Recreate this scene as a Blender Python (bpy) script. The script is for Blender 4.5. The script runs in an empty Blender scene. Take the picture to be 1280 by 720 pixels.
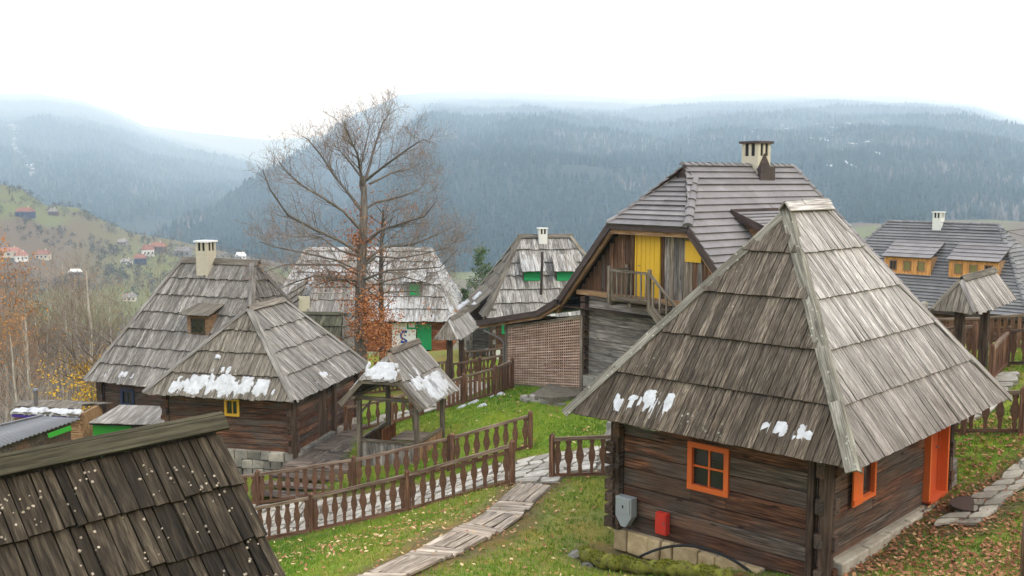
import bpy, math, random
import numpy as np
from mathutils import Vector, Matrix

# ------------------------------------------------------------------ camera, sky, sun, exposure
SC = bpy.context.scene
COL = SC.collection
FPX, HOR, CAMZ = 1280.0, 225.0, 12.0           # focal length and horizon in photo pixels, eye height
PITCH = math.atan((360 - HOR) / FPX)
cam_d = bpy.data.cameras.new('camera')
cam_d.sensor_width = 36.0
cam_d.lens = 36.0 * FPX / 1280.0
cam_d.clip_start = 0.1
cam_d.clip_end = 30000
cam = bpy.data.objects.new('camera', cam_d)
COL.objects.link(cam)
cam.location = (0, 0, CAMZ)
cam.rotation_euler = (math.pi / 2 - PITCH, 0, 0)
SC.camera = cam

SUN_EL, SUN_AZ = math.radians(42), math.radians(125)      # azimuth clockwise from +Y: high over the right shoulder
world = bpy.data.worlds.new('World')
SC.world = world
world.use_nodes = True
wn, wl = world.node_tree.nodes, world.node_tree.links
wn.clear()
wo = wn.new('ShaderNodeOutputWorld')
wb = wn.new('ShaderNodeBackground')
sk = wn.new('ShaderNodeTexSky')
sk.sky_type = 'NISHITA'
sk.sun_disc = False
sk.sun_elevation = SUN_EL
sk.sun_rotation = SUN_AZ
sk.dust_density = 4.0
hs = wn.new('ShaderNodeHueSaturation')
hs.inputs['Saturation'].default_value = 0.12
mx = wn.new('ShaderNodeMixRGB')
mx.inputs[0].default_value = 0.86                     # closed overcast: mostly even white cloud
mx.inputs[2].default_value = (19.4, 21.6, 24.6, 1)
wl.new(sk.outputs[0], hs.inputs['Color'])
wl.new(hs.outputs[0], mx.inputs[1])
wl.new(mx.outputs[0], wb.inputs['Color'])
wb.inputs['Strength'].default_value = 0.10
wl.new(wb.outputs[0], wo.inputs[0])

sun_d = bpy.data.lights.new('sun', 'SUN')
sun_d.energy = 1.5
sun_d.angle = math.radians(18)
sun_d.color = (1.0, 0.93, 0.83)
sun = bpy.data.objects.new('sun', sun_d)
COL.objects.link(sun)
_sd = Vector((math.sin(SUN_AZ) * math.cos(SUN_EL), math.cos(SUN_AZ) * math.cos(SUN_EL), math.sin(SUN_EL)))
sun.rotation_euler = _sd.to_track_quat('Z', 'Y').to_euler()
sun.location = (0, -20, 60)

SC.view_settings.view_transform = 'Standard'
SC.view_settings.look = 'None'
SC.view_settings.gamma = 1.0
SC.view_settings.exposure = 0.25
SC.render.engine = 'CYCLES'
SC.cycles.use_denoising = True
SC.cycles.max_bounces = 5
SC.cycles.diffuse_bounces = 3
SC.cycles.glossy_bounces = 2
SC.cycles.transparent_max_bounces = 4
SC.cycles.volume_bounces = 2
SC.cycles.use_adaptive_sampling = True
SC.cycles.adaptive_threshold = 0.02

# ------------------------------------------------------------------ pixel -> place
_fw = Vector((0, math.cos(PITCH), -math.sin(PITCH)))
_up = Vector((0, math.sin(PITCH), math.cos(PITCH)))
CAMP = Vector((0, 0, CAMZ))
def ray(px, py):
    d = Vector((1, 0, 0)) * ((px - 640) / FPX) + _up * ((360 - py) / FPX) + _fw
    return d / d.y
def atY(px, py, Y): return CAMP + ray(px, py) * Y
def atZ(px, py, z):
    r = ray(px, py)
    return CAMP + r * ((z - CAMZ) / r.z)
V = Vector
RND = random.Random(7)
def rr(a, b): return RND.uniform(a, b)
def dirv(deg): return V((math.cos(math.radians(deg)), math.sin(math.radians(deg)), 0))
UP = V((0, 0, 1))

# ------------------------------------------------------------------ mesh collector
class MB:
    def __init__(s):
        s.v, s.f, s.g, s.r = [], [], [], []
    def add(s, verts, faces, g=None, r=None):
        o = len(s.v)
        s.v += [tuple(p) for p in verts]
        s.f += [tuple(i + o for i in f) for f in faces]
        if r is None: r = RND.random()
        if g is None:
            k = V((RND.random() * 50, RND.random() * 50, RND.random() * 50))
            c = V(verts[0])
            g = [V(p) - c + k for p in verts]
        s.g += [tuple(p) for p in g]
        s.r += [r] * len(verts)
    def frame(s, c, ax, ay, az, hx, hy, hz, jit=0.0, r=None):
        """box with half sizes along three unit axes; grain runs along ax"""
        vs, gs = [], []
        k = V((RND.random() * 50, RND.random() * 50, RND.random() * 50))
        for sx in (-1, 1):
            for sy in (-1, 1):
                for sz in (-1, 1):
                    j = (lambda: RND.uniform(-jit, jit)) if jit else (lambda: 0.0)
                    a, b, d = sx * hx + j(), sy * hy + j(), sz * hz + j()
                    vs.append(c + ax * a + ay * b + az * d)
                    gs.append(V((a, b, d)) + k)
        s.add(vs, [(0, 1, 3, 2), (4, 6, 7, 5), (0, 4, 5, 1), (2, 3, 7, 6), (0, 2, 6, 4), (1, 5, 7, 3)], gs, r)
        return s
    def beam(s, p0, p1, w, h, up=UP, jit=0.0, r=None):
        p0, p1 = V(p0), V(p1)
        d = p1 - p0
        L = d.length
        if L < 1e-6: return s
        ax = d / L
        ay = up.cross(ax)
        if ay.length < 1e-4: ay = V((1, 0, 0)).cross(ax)
        ay.normalize()
        az = ax.cross(ay)
        return s.frame((p0 + p1) / 2, ax, ay, az, L / 2, w / 2, h / 2, jit, r)
    def prism(s, poly, off, gu=None, gv=None, r=None):
        """polygon (3-D points, counter-clockwise seen from the tip of off) swept by off"""
        n = len(poly)
        poly = [V(p) for p in poly]
        off = V(off)
        vs = [p + off for p in poly] + poly
        fs = [tuple(range(n)), tuple(range(2 * n - 1, n - 1, -1))]
        for i in range(n):
            j = (i + 1) % n
            fs.append((i, n + i, n + j, j))
        k = V((RND.random() * 50, RND.random() * 50, RND.random() * 50))
        if gu is None:
            g = None
        else:
            nn = gu.cross(gv)
            c = poly[0]
            g = [V(((p - c).dot(gu), (p - c).dot(gv), (p - c).dot(nn))) + k for p in vs]
        s.add(vs, fs, g, r)
        return s
    def tube(s, pts, rad, n=6, cap=True, r=None):
        pts = [V(p) for p in pts]
        vs, gs = [], []
        prev = None
        k = V((RND.random() * 50, RND.random() * 50, RND.random() * 50))
        L = 0
        for i, p in enumerate(pts):
            t = (pts[min(i + 1, len(pts) - 1)] - pts[max(i - 1, 0)])
            if t.length < 1e-9: t = V((0, 0, 1))
            t.normalize()
            if prev is None:
                a = t.orthogonal().normalized()
            else:
                a = prev - t * prev.dot(t)
                a = a.normalized() if a.length > 1e-6 else t.orthogonal().normalized()
            prev = a
            b = t.cross(a)
            if i: L += (p - pts[i - 1]).length
            for q in range(n):
                an = 2 * math.pi * q / n
                e = a * math.cos(an) + b * math.sin(an)
                vs.append(p + e * rad[i])
                gs.append(k + V((L, math.cos(an) * rad[i], math.sin(an) * rad[i])))
        fs = []
        m = len(pts)
        for i in range(m - 1):
            for q in range(n):
                q2 = (q + 1) % n
                fs.append((i * n + q, i * n + q2, (i + 1) * n + q2, (i + 1) * n + q))
        if cap and n > 2:
            fs.append(tuple(range(n - 1, -1, -1)))
            fs.append(tuple((m - 1) * n + q for q in range(n)))
        s.add(vs, fs, gs, r)
        return s
    def mesh(s, name, mat, base=V((0, 0, 0)), smooth=False):
        me = bpy.data.meshes.new(name)
        b = tuple(base)
        me.from_pydata([(p[0] - b[0], p[1] - b[1], p[2] - b[2]) for p in s.v], [], s.f)
        a = me.attributes.new('g', 'FLOAT_VECTOR', 'POINT')
        a.data.foreach_set('vector', np.array(s.g, dtype=np.float32).ravel())
        a = me.attributes.new('rnd', 'FLOAT', 'POINT')
        a.data.foreach_set('value', np.array(s.r, dtype=np.float32))
        if mat is not None: me.materials.append(MAT[mat] if isinstance(mat, str) else mat)
        if smooth:
            me.polygons.foreach_set('use_smooth', [True] * len(me.polygons))
        me.update()
        return me
    def build(s, name, mat, parent=None, smooth=False, kind=None):
        base = root_loc(parent) if parent is not None else V((0, 0, 0))
        o = bpy.data.objects.new(name, s.mesh(name, mat, base, smooth))
        COL.objects.link(o)
        if parent is not None: o.parent = parent
        if kind: o['kind'] = kind
        return o

ROOTLOC = {}
def root_loc(o):
    while o.parent is not None: o = o.parent
    return ROOTLOC.get(o.name, V((0, 0, 0)))
def thing(name, label, cat, loc, group=None):
    o = bpy.data.objects.new(name, None)
    o.empty_display_size = 0.3
    COL.objects.link(o)
    o.location = loc
    ROOTLOC[o.name] = V(loc)
    o['label'] = label
    o['category'] = cat
    if group: o['group'] = group
    return o
def tag(o, label, cat, group=None):
    o['label'] = label
    o['category'] = cat
    if group: o['group'] = group
    return o
def struct(o):
    o['kind'] = 'structure'
    return o
def inst(name, mesh, parent, loc, rz=0.0, scale=(1, 1, 1)):
    """one more object that shares a mesh; loc in world space"""
    o = bpy.data.objects.new(name, mesh)
    COL.objects.link(o)
    o.parent = parent
    o.location = V(loc) - root_loc(parent)
    o.rotation_euler = (0, 0, rz)
    o.scale = scale
    return o
def copy_tree(o, parent=None):
    c = o.copy()
    COL.objects.link(c)
    c.parent = parent
    for ch in list(o.children): copy_tree(ch, c)
    return c

# ------------------------------------------------------------------ materials (procedural)
MAT = {}
def newmat(name, rough=0.85, spec=0.25):
    m = bpy.data.materials.new(name)
    m.use_nodes = True
    MAT[name] = m
    nt = m.node_tree
    b = nt.nodes['Principled BSDF']
    b.inputs['Roughness'].default_value = rough
    b.inputs['Specular IOR Level'].default_value = spec
    return m, nt.nodes, nt.links, b
def N(nodes, t, **kw):
    n = nodes.new(t)
    for k, v in kw.items(): setattr(n, k, v)
    return n
def ramp(nodes, stops):
    r = nodes.new('ShaderNodeValToRGB')
    e = r.color_ramp.elements
    while len(e) < len(stops): e.new(0.5)
    for i, (p, c) in enumerate(stops):
        e[i].position = p
        e[i].color = (*c, 1) if len(c) == 3 else c
    return r
def mixrgb(nodes, links, fac, a, b, mode='MIX'):
    m = nodes.new('ShaderNodeMixRGB')
    m.blend_type = mode
    for i, x in ((0, fac), (1, a), (2, b)):
        if isinstance(x, (int, float)): m.inputs[i].default_value = x
        elif isinstance(x, tuple): m.inputs[i].default_value = (*x, 1)
        else: links.new(x, m.inputs[i])
    return m.outputs[0]
def noise(nodes, links, vec, scale, detail=4, rough=0.55):
    n = nodes.new('ShaderNodeTexNoise')
    n.inputs['Scale'].default_value = scale
    n.inputs['Detail'].default_value = detail
    n.inputs['Roughness'].default_value = rough
    if vec is not None: links.new(vec, n.inputs['Vector'])
    return n.outputs[0]
def mapped(nodes, links, vec, sc):
    m = nodes.new('ShaderNodeMapping')
    m.inputs['Scale'].default_value = sc
    links.new(vec, m.inputs['Vector'])
    return m.outputs[0]
def rng(nodes, links, val, a, b, c=0.0, d=1.0):
    m = nodes.new('ShaderNodeMapRange')
    m.inputs[1].default_value, m.inputs[2].default_value = a, b
    m.inputs[3].default_value, m.inputs[4].default_value = c, d
    links.new(val, m.inputs[0])
    return m.outputs[0]

def wood(name, dark, mid, light, grain=16.0, moss=0.0, mosscol=(0.09, 0.10, 0.03), frost=0.0, frostcol=(0.55, 0.55, 0.56),
         var=0.5, stain=0.5, rough=0.85, bump=0.35, spec=0.2, knots=0.0, lichen=0.0, patch=None, crack=0.5, tone=1.36, weather=None):
    gain = lambda c: tuple(min(0.8, x * tone) for x in c)
    dark, mid, light = gain(dark), gain(mid), gain(light)
    if patch: patch = gain(patch)
    m, n, l, b = newmat(name, rough, spec)
    at = N(n, 'ShaderNodeAttribute', attribute_name='g')
    rd = N(n, 'ShaderNodeAttribute', attribute_name='rnd')
    geo = N(n, 'ShaderNodeNewGeometry')
    vec = at.outputs['Vector']
    fine = noise(n, l, mapped(n, l, vec, (1.0, grain, grain)), 1.6, 7, 0.62)
    broad = noise(n, l, mapped(n, l, vec, (0.5, 4.0, 4.0)), 1.1, 4, 0.6)
    cr = ramp(n, [(0.36, dark), (0.5, mid), (0.66, light)])
    l.new(fine, cr.inputs[0])
    col = cr.outputs[0]
    # weather streaks running with the grain
    st = rng(n, l, broad, 0.42, 0.62)
    col = mixrgb(n, l, st, mixrgb(n, l, stain, col, mixrgb(n, l, 1.0, col, (0.35, 0.32, 0.30), 'MULTIPLY')), col)
    if patch:
        pz = noise(n, l, mapped(n, l, vec, (0.45, 1.6, 1.6)), 1.0, 5, 0.65)
        pm = ramp(n, [(0.36, tuple(x * 0.5 for x in patch)), (0.5, patch), (0.66, tuple(x * 1.5 for x in patch))])
        l.new(fine, pm.inputs[0])
        col = mixrgb(n, l, rng(n, l, pz, 0.44, 0.58), col, pm.outputs[0])
    if crack:
        cz = noise(n, l, mapped(n, l, vec, (0.55, 42.0, 42.0)), 1.0, 3, 0.5)
        col = mixrgb(n, l, rng(n, l, cz, 0.60, 0.70, 0, crack), col, mixrgb(n, l, 1.0, col, (0.22, 0.2, 0.19), 'MULTIPLY'))
    # piece to piece
    k = rng(n, l, rd.outputs['Fac'], 0, 1, 1 - var * 0.62, 1 + var * 0.62)
    vm = N(n, 'ShaderNodeVectorMath', operation='SCALE')
    l.new(col, vm.inputs[0]); l.new(k, vm.inputs['Scale'])
    col = vm.outputs[0]
    # large patches on the building itself
    big = noise(n, l, geo.outputs['Position'], 0.55, 3, 0.6)
    col = mixrgb(n, l, rng(n, l, big, 0.35, 0.7, 0.0, 0.35), col, mid)
    if weather:                                             # sun-bleached towards the top of the roof
        sp = N(n, 'ShaderNodeSeparateXYZ'); l.new(geo.outputs['Position'], sp.inputs[0])
        wa = N(n, 'ShaderNodeMath', operation='MULTIPLY_ADD'); l.new(big, wa.inputs[0]); wa.inputs[1].default_value = 1.6; l.new(sp.outputs['Z'], wa.inputs[2])
        col = mixrgb(n, l, rng(n, l, wa.outputs[0], weather[0] + .8, weather[1] + .8, 0.8, 0.0), col, mixrgb(n, l, 1.0, col, weather[2], 'MULTIPLY'))
    if knots:
        w = N(n, 'ShaderNodeTexVoronoi')
        w.inputs['Scale'].default_value = 1.0
        l.new(mapped(n, l, vec, (1.3, 5.0, 5.0)), w.inputs['Vector'])
        col = mixrgb(n, l, rng(n, l, w.outputs['Distance'], 0.06, 0.16, knots, 0.0), col, (dark[0] * .4, dark[1] * .4, dark[2] * .4))
    if frost:
        fz = noise(n, l, mapped(n, l, vec, (0.7, 5.0, 5.0)), 1.5, 5, 0.65)
        fb = noise(n, l, geo.outputs['Position'], 0.3, 3, 0.55)
        ad = N(n, 'ShaderNodeMath', operation='ADD')
        l.new(fz, ad.inputs[0]); l.new(fb, ad.inputs[1])
        col = mixrgb(n, l, rng(n, l, ad.outputs[0], 1.25 - frost, 1.5 - frost, 0, 0.85), col, frostcol)
    if moss:
        mz = noise(n, l, geo.outputs['Position'], 2.1, 6, 0.7)
        col = mixrgb(n, l, rng(n, l, mz, 0.78 - moss * .4, 0.88 - moss * .4, 0, 0.75), col, mosscol)
    if lichen:
        w = N(n, 'ShaderNodeTexVoronoi')
        w.inputs['Scale'].default_value = 9.0
        l.new(geo.outputs['Position'], w.inputs['Vector'])
        lz = noise(n, l, geo.outputs['Position'], 1.3, 3, 0.6)
        lm = N(n, 'ShaderNodeMath', operation='MULTIPLY')
        l.new(rng(n, l, w.outputs['Distance'], 0.14, 0.26, 1, 0), lm.inputs[0])
        l.new(rng(n, l, lz, 0.62 - lichen * .3, 0.72 - lichen * .3), lm.inputs[1])
        col = mixrgb(n, l, lm.outputs[0], col, (0.36, 0.37, 0.30))
    l.new(col, b.inputs['Base Color'])
    bp = N(n, 'ShaderNodeBump')
    bp.inputs['Strength'].default_value = bump
    bp.inputs['Distance'].default_value = 0.02
    l.new(fine, bp.inputs['Height'])
    l.new(bp.outputs[0], b.inputs['Normal'])
    return m
def paint(name, col, rough=0.55, wear=0.25, spec=0.3, bump=0.15):
    col = tuple(min(0.78, x * 1.22) for x in col)
    m, n, l, b = newmat(name, rough, spec)
    at = N(n, 'ShaderNodeAttribute', attribute_name='g')
    geo = N(n, 'ShaderNodeNewGeometry')
    f = noise(n, l, mapped(n, l, at.outputs['Vector'], (1.5, 14, 14)), 2.0, 5, 0.6)
    g = noise(n, l, geo.outputs['Position'], 1.8, 5, 0.65)
    c = mixrgb(n, l, rng(n, l, f, 0.3, 0.7, 0, wear), col, tuple(x * 0.62 for x in col))
    c = mixrgb(n, l, rng(n, l, g, 0.35, 0.75, 0, wear), c, tuple(min(1, x * 0.75 + 0.03) for x in col))
    l.new(c, b.inputs['Base Color'])
    bp = N(n, 'ShaderNodeBump')
    bp.inputs['Strength'].default_value = bump
    bp.inputs['Distance'].default_value = 0.01
    l.new(f, bp.inputs['Height'])
    l.new(bp.outputs[0], b.inputs['Normal'])
    return m
def stone(name, cols, scale=3.0, rough=0.9, var=0.5, bump=0.5, tone=1.25):
    cols = [tuple(min(0.75, x * tone) for x in c) for c in cols]
    m, n, l, b = newmat(name, rough, 0.2)
    geo = N(n, 'ShaderNodeNewGeometry')
    rd = N(n, 'ShaderNodeAttribute', attribute_name='rnd')
    f = noise(n, l, geo.outputs['Position'], scale, 7, 0.68)
    g = noise(n, l, geo.outputs['Position'], scale * 6, 4, 0.6)
    cr = ramp(n, [(0.3, cols[0]), (0.52, cols[1]), (0.75, cols[2])])
    l.new(f, cr.inputs[0])
    k = rng(n, l, rd.outputs['Fac'], 0, 1, 1 - var * .5, 1 + var * .5)
    vm = N(n, 'ShaderNodeVectorMath', operation='SCALE')
    l.new(cr.outputs[0], vm.inputs[0]); l.new(k, vm.inputs['Scale'])
    c = mixrgb(n, l, rng(n, l, g, 0.5, 0.8, 0, 0.4), vm.outputs[0], cols[0])
    l.new(c, b.inputs['Base Color'])
    bp = N(n, 'ShaderNodeBump')
    bp.inputs['Strength'].default_value = bump
    bp.inputs['Distance'].default_value = 0.03
    l.new(f, bp.inputs['Height'])
    l.new(bp.outputs[0], b.inputs['Normal'])
    return m
def tinted(name, stops, rough=0.9, trans=0.0, spec=0.1, tone=1.2):
    stops = [(p, tuple(x * tone for x in c)) for p, c in stops]
    """colour picked per piece from its random number"""
    m, n, l, b = newmat(name, rough, spec)
    rd = N(n, 'ShaderNodeAttribute', attribute_name='rnd')
    cr = ramp(n, stops)
    l.new(rd.outputs['Fac'], cr.inputs[0])
    geo = N(n, 'ShaderNodeNewGeometry')
    f = noise(n, l, geo.outputs['Position'], 6.0, 3)
    c = mixrgb(n, l, rng(n, l, f, 0.3, 0.7, 0.0, 0.35), cr.outputs[0], mixrgb(n, l, 1.0, cr.outputs[0], (0.6, 0.6, 0.6), 'MULTIPLY'))
    l.new(c, b.inputs['Base Color'])
    return m

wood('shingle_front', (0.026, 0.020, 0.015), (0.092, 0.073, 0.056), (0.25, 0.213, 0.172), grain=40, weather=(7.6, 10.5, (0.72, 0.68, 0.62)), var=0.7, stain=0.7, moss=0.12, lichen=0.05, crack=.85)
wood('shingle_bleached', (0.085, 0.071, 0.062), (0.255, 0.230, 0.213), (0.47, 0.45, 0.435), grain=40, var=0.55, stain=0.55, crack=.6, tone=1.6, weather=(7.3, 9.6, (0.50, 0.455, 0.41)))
wood('hip_board', (0.06, 0.054, 0.042), (0.15, 0.138, 0.112), (0.30, 0.28, 0.24), grain=18, var=0.3, moss=0.12, lichen=0.6)
wood('shingle_dark', (0.016, 0.012, 0.008), (0.050, 0.037, 0.025), (0.130, 0.102, 0.070), grain=18, var=0.9, stain=0.5, moss=0.18, mosscol=(0.05, 0.055, 0.02), bump=0.6, crack=.8, tone=.78)
wood('ridge_dark', (0.030, 0.026, 0.016), (0.075, 0.065, 0.040), (0.150, 0.132, 0.085), grain=16, var=0.3, moss=0.2, mosscol=(0.06, 0.075, 0.025), bump=0.6, tone=.8)
wood('shingle_grey', (0.072, 0.064, 0.056), (0.190, 0.175, 0.158), (0.345, 0.325, 0.300), grain=26, var=0.55, stain=0.75)
wood('shingle_tan', (0.052, 0.043, 0.034), (0.132, 0.114, 0.092), (0.24, 0.215, 0.18), grain=26, var=0.45, stain=0.55)
wood('shingle_frost', (0.10, 0.086, 0.072), (0.20, 0.185, 0.165), (0.34, 0.32, 0.30), grain=14, var=0.5, stain=0.8, frost=0.38, tone=1.55, frostcol=(0.54, 0.54, 0.55))
wood('shingle_pale', (0.085, 0.078, 0.070), (0.205, 0.195, 0.180), (0.36, 0.345, 0.325), grain=16, var=0.6, stain=0.8, frost=0.22, tone=1.6, frostcol=(0.46, 0.46, 0.46))
wood('shingle_mossy', (0.040, 0.038, 0.025), (0.105, 0.100, 0.065), (0.19, 0.18, 0.125), grain=16, var=0.5, stain=0.8, moss=0.5, mosscol=(0.10, 0.115, 0.04))
wood('log_dark', (0.013, 0.007, 0.005), (0.064, 0.029, 0.017), (0.21, 0.090, 0.045), grain=22, tone=1.95, patch=(0.044, 0.036, 0.031), var=0.6, stain=0.75, knots=0.9, bump=0.5)
wood('log_grey', (0.018, 0.0145, 0.012), (0.055, 0.043, 0.035), (0.15, 0.12, 0.098), grain=22, tone=1.65, patch=(0.075, 0.040, 0.025), var=0.5, stain=0.7, knots=0.7, bump=0.5)
wood('log_silver', (0.070, 0.062, 0.058), (0.19, 0.17, 0.155), (0.35, 0.315, 0.28), grain=10, var=0.5, stain=0.7, knots=0.9)
wood('log_red', (0.06, 0.022, 0.010), (0.20, 0.070, 0.030), (0.33, 0.13, 0.055), grain=12, var=0.35, stain=0.4)
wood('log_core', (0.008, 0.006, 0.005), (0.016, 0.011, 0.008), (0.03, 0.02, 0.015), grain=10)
wood('board_brown', (0.035, 0.018, 0.011), (0.105, 0.055, 0.032), (0.20, 0.115, 0.068), grain=14, var=0.7, stain=0.6, knots=0.5)
wood('board_tan', (0.10, 0.055, 0.027), (0.23, 0.135, 0.072), (0.36, 0.235, 0.135), grain=14, var=0.35, stain=0.4)
wood('fence_brown', (0.040, 0.020, 0.012), (0.112, 0.056, 0.033), (0.195, 0.110, 0.070), grain=14, var=0.45, stain=0.45)
wood('rail_brown', (0.060, 0.038, 0.027), (0.160, 0.108, 0.078), (0.285, 0.215, 0.165), grain=14, var=0.3, stain=0.4)
wood('post_dark', (0.022, 0.014, 0.010), (0.065, 0.042, 0.030), (0.125, 0.085, 0.062), grain=14, var=0.4)
wood('gazebo_wood', (0.055, 0.043, 0.033), (0.145, 0.118, 0.090), (0.26, 0.22, 0.175), grain=14, var=0.5, stain=0.6)
wood('deck_board', (0.045, 0.033, 0.026), (0.115, 0.088, 0.070), (0.22, 0.18, 0.15), grain=14, var=0.6, stain=0.6)
wood('plank_walk', (0.12, 0.092, 0.07), (0.29, 0.232, 0.18), (0.48, 0.41, 0.34), grain=14, var=0.5, stain=0.65, knots=0.4)
wood('lattice_wood', (0.15, 0.092, 0.068), (0.31, 0.205, 0.155), (0.46, 0.36, 0.30), grain=12, var=0.25, stain=0.3, tone=1.6)
wood('fascia_brown', (0.020, 0.012, 0.011), (0.040, 0.025, 0.022), (0.065, 0.042, 0.037), grain=6, var=0.1, stain=0.1, rough=0.5, bump=0.05, spec=0.4)
paint('orange_paint', (0.60, 0.118, 0.020), wear=0.5)
paint('door_orange', (0.46, 0.072, 0.014), wear=0.55)
paint('yellow_paint', (0.62, 0.37, 0.02), wear=0.4)
paint('window_yellow', (0.72, 0.36, 0.03), wear=0.3)
paint('green_paint', (0.012, 0.26, 0.085), wear=0.3)
paint('lime_green', (0.025, 0.24, 0.02), wear=0.4)
paint('blue_paint', (0.022, 0.030, 0.075), wear=0.3)
paint('deep_blue', (0.010, 0.045, 0.22), wear=0.2)
paint('violet_paint', (0.05, 0.025, 0.22), wear=0.2)
paint('white_paint', (0.72, 0.72, 0.71), wear=0.2, rough=0.8)
paint('plaster_cream', (0.50, 0.45, 0.35), wear=0.6, rough=0.95)
paint('plaster_white', (0.62, 0.61, 0.58), wear=0.4, rough=0.95)
paint('hole_shade', (0.02, 0.018, 0.016), wear=0.2, rough=1.0)  # near-black colour standing in for the shade inside chimney smoke holes
paint('grey_box', (0.25, 0.27, 0.275), wear=0.35, rough=0.5)
paint('red_box', (0.46, 0.028, 0.016), wear=0.3)
paint('cable_black', (0.012, 0.012, 0.013), wear=0.1, rough=0.6)
paint('metal_roof', (0.12, 0.12, 0.13), wear=0.4, rough=0.45, spec=0.5)
paint('steel_pipe', (0.10, 0.09, 0.085), wear=0.4, rough=0.5, spec=0.5)
paint('mat_brown', (0.045, 0.024, 0.016), wear=0.5, rough=1.0)
paint('window_dark', (0.014, 0.015, 0.016), wear=0.2, rough=0.12, spec=0.6, bump=0.0)
paint('window_olive', (0.20, 0.17, 0.06), wear=0.5, rough=0.2, spec=0.5, bump=0.0)
stone('tile_roof', [(0.125, 0.113, 0.112), (0.160, 0.146, 0.146), (0.20, 0.184, 0.184)], scale=1.2, rough=0.55, var=0.35, bump=0.1)
stone('tile_grey', [(0.10, 0.096, 0.099), (0.13, 0.125, 0.129), (0.165, 0.16, 0.164)], scale=1.2, rough=0.55, var=0.3, bump=0.1)
stone('tile_edge', [(0.06, 0.052, 0.05), (0.10, 0.09, 0.088), (0.14, 0.125, 0.12)], scale=2, rough=0.6, var=0.3, bump=0.2)
stone('tuff_block', [(0.20, 0.145, 0.075), (0.36, 0.27, 0.155), (0.46, 0.37, 0.24)], scale=2.5)
stone('rubble', [(0.10, 0.095, 0.09), (0.21, 0.195, 0.17), (0.36, 0.31, 0.25)], scale=1.6, var=0.9)
stone('moss_earth', [(0.045, 0.035, 0.018), (0.115, 0.115, 0.018), (0.20, 0.185, 0.03)], scale=7)
stone('flagstone', [(0.15, 0.13, 0.105), (0.27, 0.245, 0.21), (0.40, 0.375, 0.335)], scale=2.2, var=0.45)
stone('path_bed', [(0.07, 0.06, 0.045), (0.13, 0.11, 0.085), (0.19, 0.17, 0.13)], scale=5)
stone('concrete', [(0.15, 0.13, 0.10), (0.25, 0.22, 0.175), (0.36, 0.325, 0.27)], scale=2.0)
stone('lichen', [(0.17, 0.13, 0.09), (0.29, 0.24, 0.19), (0.40, 0.35, 0.31)], scale=20, var=1.0)
wood('bark', (0.055, 0.047, 0.040), (0.125, 0.108, 0.092), (0.21, 0.185, 0.16), grain=10, var=0.3)
wood('bark_pale', (0.15, 0.135, 0.11), (0.30, 0.275, 0.235), (0.44, 0.42, 0.37), grain=6, var=0.4)
wood('twig', (0.11, 0.085, 0.062), (0.19, 0.15, 0.112), (0.29, 0.235, 0.18), grain=6, var=0.5)
wood('twig_dark', (0.10, 0.076, 0.060), (0.185, 0.148, 0.12), (0.28, 0.235, 0.20), grain=6, var=0.5)
tinted('leaf_oak', [(0.0, (0.13, 0.048, 0.020)), (0.5, (0.30, 0.112, 0.042)), (1.0, (0.42, 0.19, 0.08))])
tinted('leaf_orange', [(0.0, (0.20, 0.075, 0.022)), (0.5, (0.40, 0.16, 0.035)), (1.0, (0.50, 0.26, 0.06))])
tinted('leaf_yellow', [(0.0, (0.36, 0.20, 0.012)), (0.5, (0.58, 0.34, 0.015)), (1.0, (0.62, 0.42, 0.04))])
tinted('leaf_pine', [(0.0, (0.03, 0.055, 0.025)), (0.5, (0.075, 0.115, 0.055)), (1.0, (0.13, 0.17, 0.09))])
tinted('fallen_leaf', [(0.0, (0.10, 0.035, 0.018)), (0.35, (0.25, 0.10, 0.055)), (0.65, (0.36, 0.20, 0.10)), (1.0, (0.52, 0.40, 0.22))])
tinted('grass_blade', [(0.0, (0.060, 0.130, 0.015)), (0.45, (0.135, 0.222, 0.024)), (0.75, (0.215, 0.245, 0.042)), (1.0, (0.31, 0.25, 0.085))], tone=1.32)
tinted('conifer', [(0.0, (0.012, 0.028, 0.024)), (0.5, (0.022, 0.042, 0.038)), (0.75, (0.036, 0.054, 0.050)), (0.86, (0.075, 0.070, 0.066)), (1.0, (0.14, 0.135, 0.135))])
tinted('valley_bush', [(0.0, (0.030, 0.042, 0.020)), (0.5, (0.075, 0.066, 0.042)), (1.0, (0.135, 0.105, 0.075))])
m, n, l, b = newmat('snow', 0.7, 0.3)
geo = N(n, 'ShaderNodeNewGeometry')
l.new(mixrgb(n, l, rng(n, l, noise(n, l, geo.outputs['Position'], 5.0, 6, 0.7), 0.38, 0.66), (0.53, 0.535, 0.555), (0.36, 0.36, 0.37)), b.inputs['Base Color'])
bp = N(n, 'ShaderNodeBump'); bp.inputs['Strength'].default_value = 0.5; bp.inputs['Distance'].default_value = 0.03
l.new(noise(n, l, geo.outputs['Position'], 9, 5), bp.inputs['Height']); l.new(bp.outputs[0], b.inputs['Normal'])
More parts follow.
